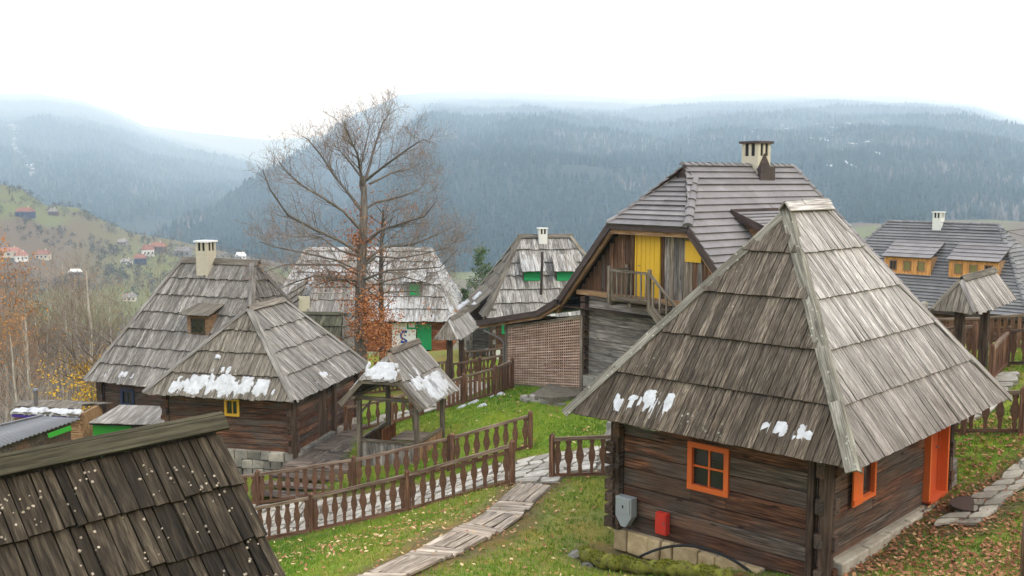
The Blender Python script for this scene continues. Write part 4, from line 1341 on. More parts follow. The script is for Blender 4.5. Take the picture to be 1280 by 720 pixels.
    for i in range(3):
        for j in range(2):
            MB().frame(W0 + nr * 1.15 - dv * (1.22 + i * .5 + j * .23) + UP * (2.36 - i * .14), du, dv, UP, 1.25 + .1 * i, .11, .04, .006).build('tread', 'deck_board', t)
        MB().frame(W0 + nr * 1.15 - dv * (1.10 + i * .5) + UP * (2.30 - i * .14), du, dv, UP, 1.22 + .1 * i, .02, .07, .004).build('riser', 'post_dark', t)
mid_cabin()

# ================================================================== tall-roofed house behind it
def left_house():
    du = dirv(157.5); dv = dirv(67.5)
    E1 = atY(108, 476, 47.0)
    E0 = E1 - du * 9.0
    ze = E1.z
    hr = hip_roof(E0, du, dv, 9.0, 8.0, ze, 8.05, 2.4, 6.5, along='u')
    root = thing('log_house', 'log house with tall grey shingle roof, cream chimney and one dormer, at far left', 'house', (E0.x, E0.y, .2))
    roof = deck_roof(root, hr)
    k = dict(thick=.03, lift=.09, lap=.12)
    fs = {n_: shingled(roof, hr[n_], 'shingle_grey', 7, .17, False, **k) for n_ in ('front', 'right', 'back', 'left')}
    for p, r, a, b_ in ((hr['A'], hr['R0'], 'front', 'right'), (hr['B'], hr['R1'], 'left', 'front'), (hr['D'], hr['R0'], 'right', 'back'), (hr['C'], hr['R1'], 'back', 'left')):
        ridge_cap(roof, p, r, fs[a].n, fs[b_].n, .2, .03, 'shingle_grey', 'hip_board', .12)
    ridge_cap(roof, hr['R0'] + UP * .1 - du * .35, hr['R1'] + UP * .1 + du * .1, fs['front'].n, fs['back'].n, .3, .03, 'shingle_tan')
    F = fs['front']
    for (u, v_, s_) in ((1.0, .35, 3), (1.9, .38, 5), (2.2, .42, 6), (2.55, .4, 8), (2.0, .2, 9)): snow_patch(F, roof, u, v_, .13, .2, .05, s_, res=.06, cut=.1, h0=.13)
    # chimney: stands through the front slope close to the ridge
    c = hr['R0'].lerp(hr['R1'], .62) - dv * .25
    chimney(root, c, .66, 7.0, 9.05, 157.5)
    # dormer
    dn = -dv; dn.z = 0
    def onface(px, py):
        r = ray(px, py); t = (F.o - CAMP).dot(F.n) / r.dot(F.n); return CAMP + r * t
    c = onface(249, 419)
    dor = MB()
    a_ = du
    w2, h2 = .62, .95
    f0 = V(c) + dn * .05
    b0 = f0 + dv * .95
    dor.prism([f0 - a_ * -w2 + UP * 0, f0 - a_ * w2, f0 - a_ * w2 + UP * h2, f0 - a_ * -w2 + UP * h2][::-1], dv * .95, a_, UP)
    do = dor.build('dormer', 'board_tan', root)
    window(root, f0 + UP * (h2 * .45), a_, dn, .78, .72, 'post_dark', .05, 2, 1, .03, proud=.05, recess=-.02)
    top = [f0 + dn * .25 - a_ * (w2 + .22) * -1 + UP * (h2 - .02), f0 + dn * .25 - a_ * (w2 + .22) + UP * (h2 - .02), f0 + dv * 1.0 - a_ * (w2 + .15) + UP * (h2 + .38), f0 + dv * 1.0 + a_ * (w2 + .15) + UP * (h2 + .38)]
    Fd = Face(top)
    solid('dormer_roof', [top], 'log_core', do)
    Fd.joined(MB(), 1, .14, thick=.03, lift=.03).build('shingles', 'shingle_tan', do, kind='stuff')
    W0 = V((E0.x, E0.y, 0)) + du * .45 + dv * .45
    WL = W0 + du * 8.1
    log_wall(root, W0, WL, -.6, ze + .5, 12, -dv, 'log_grey', [(6.2, 6.9, 1.6, 2.35)], each=True)
    log_wall(root, WL + dv * 7, WL, -.6, ze + .5, 10, du, 'log_grey', each=False)
    log_wall(root, W0, W0 + dv * 7, -.6, ze + .5, 10, -du, 'log_grey', each=False)
    window(root, W0 + du * 6.55 + UP * 1.98, du, -dv, .8, .85, 'blue_paint', .14, 2, 1, .05, proud=.05)
    MB().frame(WL - dv * .02 + du * .02 + UP * 1.0, UP, du, dv, 1.6, .14, .14).build('corner_post', 'post_dark', root)
left_house()

# ================================================================== roofed well house with plank sides
def well_house():
    FL = atY(450, 570, 33.0); FR = atY(521, 560, 32.4)
    du = V((FR.x - FL.x, FR.y - FL.y, 0)); Wd = du.length; du.normalize()      # to the right
    dv = V((-du.y, du.x, 0))                                                      # away
    O = V((FL.x, FL.y, 2.62)); D = 2.3
    root = thing('well_house', 'open roofed wooden well house with plank sides and snow on its roof', 'shelter', O + du * Wd / 2)
    zp = 4.85
    for a, b_ in ((0, 0), (1, 0), (0, 1), (1, 1), (.5, 1)):
        p = O + du * (Wd * a) + dv * (D * b_)
        o = MB().frame(V((p.x, p.y, (O.z - .15 + zp) / 2)), UP, du, dv, (zp - O.z + .15) / 2, .07, .07, .004).build('post', 'gazebo_wood', root)
    def beam(a, b_, w=.12, h=.12, name='beam', mat='gazebo_wood'): return MB().beam(a, b_, w, h, jit=.004).build(name, mat, root)
    z = V((0, 0, 1))
    c = lambda a, b_, zz: V((*(O + du * a + dv * b_).xy, zz))
    beam(c(-.12, -.0, zp + .06), c(Wd + .12, 0, zp + .06)); beam(c(-.12, D, zp + .06), c(Wd + .12, D, zp + .06))
    beam(c(0, -.5, zp + .17), c(0, D + .3, zp + .17), .1, .1); beam(c(Wd, -.5, zp + .17), c(Wd, D + .3, zp + .17), .1, .1)
    for a, s_ in ((0, 1), (Wd, -1)):
        beam(c(a, .01, zp - .5), c(a + s_ * .42, .01, zp - .02), .06, .07, 'brace')
    beam(c(0, 0, 3.50), c(Wd, 0, 3.50), .1, .08, 'rail'); beam(c(Wd, 0, 3.50), c(Wd, D, 3.50), .1, .08, 'rail'); beam(c(0, 0, 3.50), c(0, D * .9, 3.6), .1, .08, 'rail')
    n_ = 9
    for i in range(n_):
        MB().frame(c((i + .5) * Wd / n_, .0, (O.z + 3.46) / 2), UP, dv, du, (3.46 - O.z) / 2, .016, Wd / n_ / 2 - .006, .003).build('board', 'log_silver', root)
    for i in range(9):
        MB().frame(c(Wd, (i + .5) * D / 9, (O.z + 3.46) / 2), UP, du, dv, (3.46 - O.z) / 2, .016, D / 18 - .006, .003).build('board', 'board_tan', root)
    for i in range(8):
        MB().frame(c(.0, (i + .5) * D / 9, (O.z + 3.5) / 2), UP, du, dv, (3.5 - O.z) / 2, .016, D / 18 - .006, .003).build('board', 'board_brown', root)
    for i in range(6):
        MB().frame(c(Wd * .34, .35 + i * .18, 3.35), UP, du, dv, .46, .016, .085, .003).build('well_side', 'log_red', root)
    for i in range(5):
        MB().frame(c(Wd * .68, .75 + i * .24, 3.42), du, dv, UP, .55, .11, .02, .004).build('well_lid', 'gazebo_wood', root)
    MB().frame(c(Wd / 2, D / 2, O.z - .02), du, dv, UP, Wd / 2, D / 2, .05).build('floor', 'deck_board', root)
    # roof: ridge running away, small hip over the front
    cx = Wd / 2
    hw = 1.42; ze = 4.80; zr = 6.35; s0 = .20; sb = D + .35; fr = -.55
    sl = (zr - ze) / hw
    zj = 5.62; wj = (zr - zj) / sl
    Rf, Rb = c(cx, s0, zr), c(cx, sb, zr)
    jr, jl = c(cx + wj, fr, zj), c(cx - wj, fr, zj)
    er, erb = c(cx + hw, fr, ze), c(cx + hw, sb, ze)
    el, elb = c(cx - hw, fr, ze), c(cx - hw, sb, ze)
    roof = solid('roof', [[er, erb, Rb, Rf, jr], [elb, el, jl, Rf, Rb], [jl, jr, Rf]], 'post_dark', root)
    F1 = Face([er, erb, Rb, Rf, jr]); F2 = Face([elb, el, jl, Rf, Rb]); F3 = Face([jl, jr, Rf])
    for f, rows in ((F1, 2), (F2, 2), (F3, 1)):
        f.joined(MB(), rows, .15, thick=.025, lift=.05).build('shingles', 'shingle_grey', roof, kind='stuff')
    for a, b_ in ((er, jr), (el, jl), (erb, Rb), (elb, Rb)):
        MB().beam(a - UP * .05, b_ - UP * .05, .05, .16).build('barge_board', 'gazebo_wood', roof)
    MB().beam(jl - UP * .05, jr - UP * .05, .05, .12).build('fascia', 'gazebo_wood', roof)
    ridge_cap(roof, Rf + UP * .08, Rb + UP * .08, F1.n, F2.n, .18, .03, 'gazebo_wood')
    ridge_cap(roof, jr + F1.n * .02, Rf, F3.n, F1.n, .10, .03, 'gazebo_wood', 'hip_board', .06)
    for (f, u, v_, ru, rv, s_, c_) in ((F1, .95, .95, .55, .42, 3, .0), (F1, 1.55, .40, .6, .42, 5, -.7), (F1, 2.2, .45, .6, .45, 8, -.7), (F1, 2.2, 1.45, .2, .2, 9, .3), (F3, .65, .33, .58, .34, 4, -.8), (F2, 2.6, .9, .5, .5, 6, -.4)):
        snow_patch(f, roof, u, v_, ru, rv, .05, s_, res=.06, cut=c_, h0=.10)
well_house()

# ================================================================== house with brown tile roof, yellow door and balcony
def tiled(parent, face, rows, mat, name='tile_course', seg=None):
    F = Face(face)
    for mb, _, _ in F.strips(rows, seg or (F.umax - F.umin + 1) * 3, thick=.045, lift=.06, wj=0, ej=0, lap=.02, eave=.06, gap=0.0):
        mb.build(name, mat, parent)
    return F
def tile_caps(parent, p0, p1, n, mat='tile_roof', r=.13, lift=.06):
    """half-round ridge tiles, each lapping the next"""
    p0, p1 = V(p0), V(p1); d = p1 - p0; ax = d.normalized()
    side = ax.cross(UP).normalized(); nn = side.cross(ax)
    for i in range(n):
        a = p0 + d * (i / n) + nn * lift; b_ = p0 + d * ((i + 1.12) / n) + nn * (lift - .035)
        vs, fs = [], []
        m_ = 7
        for q_, (c, rad) in enumerate(((a, r * 1.12), (b_, r * .95))):
            for k in range(m_):
                an = math.pi * k / (m_ - 1)
                vs.append(c + side * (math.cos(an) * rad) + nn * (math.sin(an) * rad * .75))
        for k in range(m_ - 1): fs.append((k, k + 1, m_ + k + 1, m_ + k))
        fs.append(tuple(range(m_ - 1, -1, -1)))
        mb = MB(); mb.add(vs, fs); mb.build('ridge_tile', mat, parent)
def tile_house():
    G0 = atY(820, 290, 34.0)
    g = dirv(129.1); r = dirv(39.1)                    # g: along the gable to the left, r: along the ridge, away to the right
    O = V((G0.x, G0.y, 0))
    zr, sl = 12.45, 1.10
    root = thing('gable_house', 'house with brown tile roof, yellow attic door and small wooden balcony', 'house', (O.x, O.y, 4.6))
    P = lambda s_, t, z_: V((*(O + g * s_ + r * t).xy, z_))
    hs_, zj = 1.78, zr - 1.78 * sl
    hw = 4.56; ze = zr - hw * sl
    t0, t1 = 1.35, 7.4; fr = -.45; tb = 8.9
    Rf, Rb = P(0, t0, zr), P(0, t1, zr)
    jl, jr = P(hs_, fr, zj), P(-hs_, fr, zj)
    el, er = P(hw, fr, ze), P(-hw, fr, ze)
    elb, erb = P(hw, tb, ze), P(-hw, tb, ze)
    zg = zr - .42                                        # small vertical gablet under the ridge end
    gl, gr = P((zr - zg) / sl, t0 - .02, zg), P(-(zr - zg) / sl, t0 - .02, zg)
    right = [er, erb, Rb, Rf, jr]
    left = [elb, el, jl, Rf, Rb]
    jerk = [jl, jr, gr, gl]
    back = [erb, elb, Rb]
    roof = solid('roof', [right, left, jerk, [gl, gr, Rf], back, [el, er, erb, elb]], 'post_dark', root)
    F1 = tiled(roof, right, 23, 'tile_roof'); tiled(roof, left, 23, 'tile_roof')
    F3 = tiled(roof, jerk, 10, 'tile_roof'); tiled(roof, back, 16, 'tile_roof')
    MB().prism([gl, gr, Rf + UP * .02], -r * .03, g, UP).build('gablet', 'fascia_brown', roof)
    ridge_cap(roof, gr - r * .06 + UP * .03, Rf - r * .06 + UP * .06, -r, -r, .08, .03, 'fascia_brown', 'gablet_trim', .0)
    tile_caps(roof, Rf - r * .12, Rb + r * .05, 18)
    tile_caps(roof, jr + F3.n * .02, gr + r * .1, 6, r=.15); tile_caps(roof, jl, gl, 6, r=.13)
    tile_caps(roof, erb, Rb, 18)
    # fascia and barge boards
    def bb(a, b_, w=.06, h=.22, mat='fascia_brown', name='barge_board', dz=-.06): return MB().beam(V(a) + UP * dz, V(b_) + UP * dz, w, h).build(name, mat, roof)
    bb(jl, jr, .06, .2); bb(jl, el); bb(jr, er)
    bb(jl + r * .12, jr + r * .12, .1, .16, 'board_tan', 'soffit_beam', -.24)
    bb(jl + r * .14 - UP * .1, el + r * .14 - UP * .1, .12, .18, 'board_tan', 'verge_rafter', -.14); bb(jr + r * .14 - UP * .1, er + r * .14 - UP * .1, .12, .18, 'board_tan', 'verge_rafter', -.14)
    bb(er, erb, .06, .18)
    # shed roof flaring out to the left
    s1_, s2_ = hw - .25, 9.1
    z1_, z2_ = ze + .22, ze - .95
    segs = [(s1_, z1_), (5.4, z1_ - .55), (7.2, z1_ - .92), (s2_, z2_ - .15)]
    for (sa, za), (sb_, zb_) in zip(segs[:-1], segs[1:]):
        f = [P(sb_, 4.6, zb_), P(sb_, fr - .1, zb_), P(sa, fr - .1, za), P(sa, 4.6, za)]
        MB().prism(f, UP * .05).build('shed_roof', 'tile_edge', roof)
        MB().beam(P(sa, fr - .13, za - .05), P(sb_, fr - .13, zb_ - .05), .05, .22).build('shed_fascia', 'fascia_brown', roof)
        MB().beam(P(sa, fr + .02, za - .2), P(sb_, fr + .02, zb_ - .2), .12, .14).build('shed_rafter', 'board_tan', roof)
    # lower log wall
    log_wall(root, P(3.25, 0, 0), P(-4.2, 0, 0), 5.0, 7.98, 11, -r, 'log_silver', each=True, ends='first')
    log_wall(root, P(-4.2, 0, 0), P(-4.2, 9.8, 0), 5.0, 7.6, 9, -g, 'log_silver', each=False)
    log_wall(root, P(3.25, 9, 0), P(3.25, 0.2, 0), 4.6, 7.98, 9, g, 'log_dark', each=False)
    for i in range(11): MB().frame(P(3.32, -.08, 5.15 + i * .262), r, g, UP, .12, .12, .10, .01).build('log_end', 'post_dark', root)
    plinth(root, P(3.3, -.05, 0), P(-4.2, -.05, 0), 4.1, 5.02, -r, 'rubble', bw=.5, rows=2, depth=.3)
    MB().beam(P(3.6, -.12, 8.0), P(-3.6, -.12, 8.0), .26, .16).build('floor_beam', 'board_tan', root)
    # attic boarding, each board cut to the roof slope
    s_ = 4.0
    bw = .2
    bm = MB().prism([P(3.9, .06, 8.05), P(-3.9, .06, 8.05), P(-hs_ + .1, .06, zj - .1), P(hs_ - .1, .06, zj - .1)][::1], r * .05)
    attic = bm.build('attic_wall', 'log_core', root)
    while s_ > -4.0:
        sm_ = s_ - bw / 2
        top = min(zj - .12, zr - abs(sm_) * sl - .32)
        if top > 8.2 and not (-.27 < sm_ < .95):
            mat = RND.choice(['board_brown', 'board_brown', 'log_silver', 'gazebo_wood']) if sm_ < 1 else RND.choice(['board_brown', 'log_dark', 'board_brown'])
            MB().frame(P(sm_, .02 + rr(0, .02), (8.06 + top) / 2), UP, r, g, (top - 8.06) / 2, .018, bw / 2 - .006).build('board', mat, attic)
        s_ -= bw
    board_door(root, P(.34, 0.0, 8.06), g, -r, 1.0, 2.12, 'yellow_paint', 5, 'yellow_paint', .07)
    sh = MB().frame(P(-1.66, -.03, 9.72), UP, r, g, .34, .02, .33).build('shutter', 'yellow_paint', root)
    # balcony and stair
    b0, b1, dp = 1.25, -.60, -.92
    fl = MB()
    for i in range(5): fl.frame(P((b0 + b1) / 2, -.08 - i * .18, 7.98), g, r, UP, (b0 - b1) / 2, .085, .025, .002)
    bal = fl.build('balcony', 'gazebo_wood', root)
    for s_ in (b0 - .06, .3, b1 + .06):
        MB().beam(P(s_, .0, 7.86), P(s_, dp, 7.86), .1, .14).build('joist', 'gazebo_wood', bal)
    for (s_, t) in ((b0, dp), (b1, dp), (b0, -.05)):
        MB().frame(P(s_, t, 8.5), UP, g, r, .62, .05, .05).build('baluster_post', 'gazebo_wood', bal)
    MB().beam(P(b0, dp, 8.98), P(b1, dp, 8.98), .07, .08).build('handrail', 'gazebo_wood', bal)
    MB().beam(P(b0, dp, 8.98), P(b0, -.05, 8.98), .07, .08).build('handrail', 'gazebo_wood', bal)
    MB().beam(P(b0, dp, 8.1), P(b1, dp, 8.1), .07, .07).build('bottom_rail', 'gazebo_wood', bal)
    for i in range(8):
        s_ = b0 - (i + .7) * (b0 - b1) / 8.4
        MB().frame(P(s_, dp, 8.54), UP, g, r, .40, .03, .016).build('baluster', 'gazebo_wood', bal)
    for i in range(3): MB().frame(P(b0, dp + .22 + i * .22, 8.54), UP, r, g, .40, .03, .016).build('baluster', 'gazebo_wood', bal)
    st = MB().beam(P(b1, dp, 7.9), P(b1 - 3.2, dp, 5.2), .06, .28)
    st = st.build('stair', 'gazebo_wood', root)
    MB().beam(P(b1, dp + .8, 7.9), P(b1 - 3.2, dp + .8, 5.2), .06, .28).build('stringer', 'gazebo_wood', st)
    for i in range(13): MB().frame(P(b1 - .15 - i * .24, dp + .4, 7.78 - i * .2), r, g, UP, .38, .12, .02).build('tread', 'gazebo_wood', st)
    MB().beam(P(b1, dp, 8.98), P(b1 - 3.2, dp, 6.25), .07, .08).build('handrail', 'gazebo_wood', st)
    for i in range(11):
        f = (i + .6) / 11
        MB().frame(P(b1 - 3.2 * f, dp, 8.42 - 2.72 * f), UP, g, r, .46, .03, .016).build('baluster', 'gazebo_wood', st)
    # chimney through the ridge
    c = P(0, 5.2, 0)
    chimney(root, c, .72, 11.6, 13.3, 39.1, 'plaster_cream', 'fascia_brown')
    MB().frame(P(-.48, 5.2, 12.17), r, g, UP, .42, .06, .30).build('chimney_flashing', 'fascia_brown', root)
    MB().prism([P(-.34, 4.78, 12.35), P(-.34, 5.62, 12.35), P(-.34, 5.2, 12.95)], -g * .05, r, UP).build('chimney_flashing', 'fascia_brown', root)
    # shed dormer on the right slope
    a0, a1 = 2.0, 5.7
    s0_ = 1.5
    top = lambda t: P(-s0_, t, zr - s0_ * sl + .10)
    fz = lambda t: P(-3.45, t, zr - s0_ * sl - .62)
    dr = [fz(a0), fz(a1), top(a1), top(a0)]
    cheek = MB()
    lo = lambda t, s_: P(-s_, t, zr - s_ * sl)
    cheek.prism([lo(a0 + .25, 1.65), lo(a0 + .25, 3.15), P(-3.15, a0 + .25, zr - s0_ * sl - .52)], r * .05, -g, UP)
    dm = cheek.build('dormer', 'board_tan', root)
    front = MB()
    MB().prism([lo(a0 + .25, 3.15), lo(a1 - .25, 3.15), P(-3.15, a1 - .25, zr - s0_ * sl - .52), P(-3.15, a0 + .25, zr - s0_ * sl - .52)], -g * .05, r, UP).build('dormer_front', 'board_tan', dm)
    solid('dormer_roof', [dr], 'post_dark', dm)
    Fd = Face(dr)
    for mb, _, _ in Fd.strips(8, 99, thick=.03, lift=.04, wj=0, ej=0, lap=.02, gap=0): mb.build('tile_course', 'tile_roof', dm)
    MB().beam(top(a0) + UP * .0, fz(a0) + UP * .0, .05, .24).build('dormer_fascia', 'fascia_brown', dm)
    MB().beam(fz(a0), fz(a1), .05, .2).build('dormer_fascia', 'fascia_brown', dm)
    MB().beam(top(a0) + UP * .1, top(a1) + UP * .1, .05, .08).build('dormer_flashing', 'fascia_brown', dm)
    window(root, P(-3.20, a0 + 1.0, zr - 3.15 * sl + .62), r, -g, .8, .6, 'board_tan', .08, 2, 1)
    # lattice screen closing the shed
    t = thing('lattice_screen', 'wooden lattice screen closing the shed under the tile roof', 'lattice', P(5.4, -.2, 4.1))
    sa, sb_ = 7.62, 3.42
    zt = lambda s_: np.interp(s_, [3.3, 4.3, 5.4, 7.2, 9.1], [7.2, 7.05, 6.78, 6.42, 6.1]) - .12
    zb_ = lambda s_: 4.52 - (s_ - 3.42) * .12
    nv = 40
    for i in range(nv + 1):
        s_ = sb_ + (sa - sb_) * i / nv
        MB().frame(P(s_, -.17, (zt(s_) + zb_(s_)) / 2), UP, g, r, (zt(s_) - zb_(s_)) / 2, .019, .008).build('upright_slat', 'lattice_wood', t)
    nh = 24
    for i in range(nh + 1):
        f = i / nh
        a, b_ = P(sb_, -.19, zb_(sb_) + (zt(sb_) - zb_(sb_)) * f), P(sa, -.19, zb_(sa) + (zt(sa) - zb_(sa)) * f)
        MB().beam(a, b_, .016, .048).build('cross_slat', 'lattice_wood', t)
    for s_ in (sb_ - .06, sa + .06): MB().frame(P(s_, -.18, (zt(s_) + zb_(s_)) / 2), UP, g, r, (zt(s_) - zb_(s_)) / 2 + .1, .06, .05).build('frame_post', 'gazebo_wood', t)
    MB().beam(P(sb_, -.18, zb_(sb_) - .04), P(sa, -.18, zb_(sa) - .04), .08, .1).build('frame_rail', 'gazebo_wood', t)
    MB().beam(P(sb_, -.18, zt(sb_) + .05), P(sa, -.18, zt(sa) + .05), .08, .1).build('frame_rail', 'gazebo_wood', t)
    for (s_, h) in ((6.5, .38), (4.95, .72)):
        pass
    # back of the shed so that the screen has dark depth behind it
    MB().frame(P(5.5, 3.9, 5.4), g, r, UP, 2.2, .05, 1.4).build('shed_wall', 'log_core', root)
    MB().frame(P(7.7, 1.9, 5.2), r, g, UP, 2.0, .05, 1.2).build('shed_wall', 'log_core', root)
    # drainpipe at the shed corner
    mb = MB(); mb.tube([P(8.7, fr - .1, 6.05), P(7.95, -.25, 5.75), P(7.78, -.25, 5.6), P(7.78, -.25, gh(*P(7.78, -.25, 0).xy) + .05)], [.045] * 4, 8)
    mb.build('drainpipe', 'steel_pipe', root)
    # earth-covered slab and stones beside the screen
    c = P(4.3, -1.1, 0)
    t = thing('stone_ledge', 'low earth-covered stone ledge at the foot of the lattice screen', 'ledge', G3(c.x, c.y))
    mb = MB(); z0 = gh(c.x, c.y)
    mb.prism([P(5.0, -.3, z0 - .3), P(4.6, -1.7, z0 - .5), P(3.0, -1.9, z0 - .3), P(2.6, -.3, z0 - .3)], UP * .55, g, r)
    o = mb.build('slab', 'path_bed', t)
    for i in range(9): 
        q_ = P(4.75 - i * .26, -1.75 + rr(-.1, .1), z0 - .05 + rr(-.08, .05))
        MB().frame(q_, g, r, UP, rr(.10, .2), rr(.08, .15), rr(.07, .14), .04).build('stone', 'rubble', t)
    return P
TH = tile_house()

# ================================================================== house with green windows in the middle distance
def green_house():
    E0 = atY(608, 398, 52.0)
    dv = dirv(9); du = dirv(99)
    ze = E0.z; zr = 8.85
    hr = hip_roof(E0, du, dv, 7.2, 7.6, ze, zr, 2.35, 5.15)
    root = thing('shingle_house', 'house with pale shingle roof, two green dormer windows and a dark stovepipe', 'house', (E0.x, E0.y, 2.5))
    roof = deck_roof(root, hr)
    k = dict(thick=.03, lift=.09, lap=.12)
    # names: 'right' looks at the viewer here, 'front' looks left
    Fv = shingled(roof, hr['right'], 'shingle_pale', 6, .24, False, **k)
    Fl = shingled(roof, hr['front'], 'shingle_tan', 6, .2, False, **k)
    Fb = shingled(roof, hr['back'], 'shingle_pale', 6, .24, False, **k)
    Fz = shingled(roof, hr['left'], 'shingle_tan', 6, .24, False, **k)
    ridge_cap(roof, hr['A'], hr['R0'], Fl.n, Fv.n, .2, .03, 'shingle_tan', 'hip_board', .12)
    ridge_cap(roof, hr['D'], hr['R1'], Fv.n, Fb.n, .2, .03, 'shingle_tan', 'hip_board', .12)
    ridge_cap(roof, hr['B'], hr['R0'], Fz.n, Fl.n, .2, .03, 'shingle_tan', 'hip_board', .12)
    ridge_cap(roof, hr['R0'] + UP * .1 - dv * .15, hr['R1'] + UP * .1 + dv * .15, Fv.n, Fz.n, .25, .03, 'shingle_tan')
    chimney(root, hr['R0'].lerp(hr['R1'], .43) - du * .2, .46, 8.2, 9.35, 9, 'plaster_white', 'plaster_white')
    def onface(px, py, F=Fv, h=0.0):
        r = ray(px, py); t = (F.o + F.n * h - CAMP).dot(F.n) / r.dot(F.n); return CAMP + r * t
    p = onface(676, 368)
    mb = MB(); mb.tube([p - UP * .3 - du * .02, p + UP * 1.6 - du * 0.35, V((p.x, p.y, 0)) - du * .35 + UP * 8.3], [.07] * 3, 8)
    mb.build('stovepipe', 'fascia_brown', root)
    for px in (666, 707):
        c = onface(px, 351); no = -du
        f0 = c + no * .1
        d_ = MB().frame(f0 + UP * .28 + du * .6, dv, du, UP, .52, .6, .30).build('dormer', 'shingle_tan', root)
        window(root, f0 + UP * .28, dv, no, .98, .52, 'green_paint', .13, 1, 1, proud=.05, recess=-.02, pane='green_paint')
        top = [f0 + no * .25 - dv * .68 + UP * .52, f0 + no * .25 + dv * .68 + UP * .52, f0 + du * .98 + dv * .62 + UP * 1.32, f0 + du * .98 - dv * .62 + UP * 1.32]
        solid('dormer_roof', [top], 'log_core', d_)
        Face(top).joined(MB(), 1, .2, thick=.03, lift=.03).build('shingles', 'shingle_frost', d_, kind='stuff')
    W0 = V((E0.x, E0.y, 0)) + du * .35 + dv * .35
    log_wall(root, W0, W0 + dv * 6.9, 3.3, ze + .5, 9, -du, 'board_brown', each=False)
    log_wall(root, W0 + du * 6.5, W0, 3.0, ze + .5, 9, -dv, 'log_silver', each=False)
    plinth(root, W0, W0 + dv * 6.9, 2.3, 3.32, -du, 'plaster_white', rows=1, bw=2)
    plinth(root, W0 + du * 6.5, W0, 1.9, 3.05, -dv, 'plaster_white', rows=1, bw=2)
    window(root, W0 + dv * .85 + UP * 4.45, dv, -du, .72, .75, 'green_paint', .12, 1, 1, pane='green_paint')
    window(root, W0 + dv * 4.2 + UP * 4.45, dv, -du, .72, .75, 'green_paint', .12, 1, 1)
    for s_ in (1.2, 2.9): window(root, W0 + du * s_ + UP * 4.5, du, -dv, .6, .8, 'green_paint', .1, 1, 1)
    MB().frame(W0 + UP * 4.0, UP, du, dv, 1.4, .13, .13).build('corner_post', 'post_dark', root)
    # low wing on the left with snow
    A = atY(570, 388, 58.0)
    a = A; b_ = atY(603, 360, 59.0)
    er = atZ(600, 398, a.z)
    wing = thing('shed', 'low shed with patches of snow on its tan roof beside the green-windowed house', 'shed', (A.x, A.y, 2.3))
    ez = A.z
    e0 = A; e1 = e0 - du * 4.2; top1 = e1 + dv * 1.6 + UP * 1.5; top0 = e0 + dv * 1.6 + UP * 1.5
    f = [e0, e1, top1, top0]
    e2 = e1 + dv * 3.2; e3 = e0 + dv * 3.2
    wr = solid('roof', [f, [e2, e3, top0, top1], [e0, e1, e2, e3], [e1, e2, top1], [e3, e0, top0]], 'log_core', wing)
    FF = Face(f); FF.joined(MB(), 2, .2).build('shingles', 'shingle_tan', wr, kind='stuff')
    F2 = Face([e2, e3, top0, top1]); F2.joined(MB(), 2, .2).build('shingles', 'shingle_tan', wr, kind='stuff')
    for (u, v_, ru, rv, s_) in ((.8, .5, .6, .42, 3), (3.3, .6, .6, .5, 5), (2.0, 1.4, .4, .3, 7)): snow_patch(FF, wr, u, v_, ru, rv, .07, s_, res=.1, cut=-.6, h0=.12)
    for (u, v_, ru, rv, s_) in ((.7, .8, .5, .7, 4), (1.9, .6, .5, .5, 6)): snow_patch(F2, wr, u, v_, ru, rv, .07, s_, res=.1, cut=-.6, h0=.12)
    log_wall(wing, e0 + dv * .3 + V((0, 0, -A.z)), e1 + dv * .3, 2.0, ez, 7, -dv, 'log_silver', each=False)
    log_wall(wing, e1 + dv * .3 + du * .2, e1 + dv * 2.9 + du * .2, 2.0, ez + .8, 7, -du, 'log_silver', each=False)
green_house()

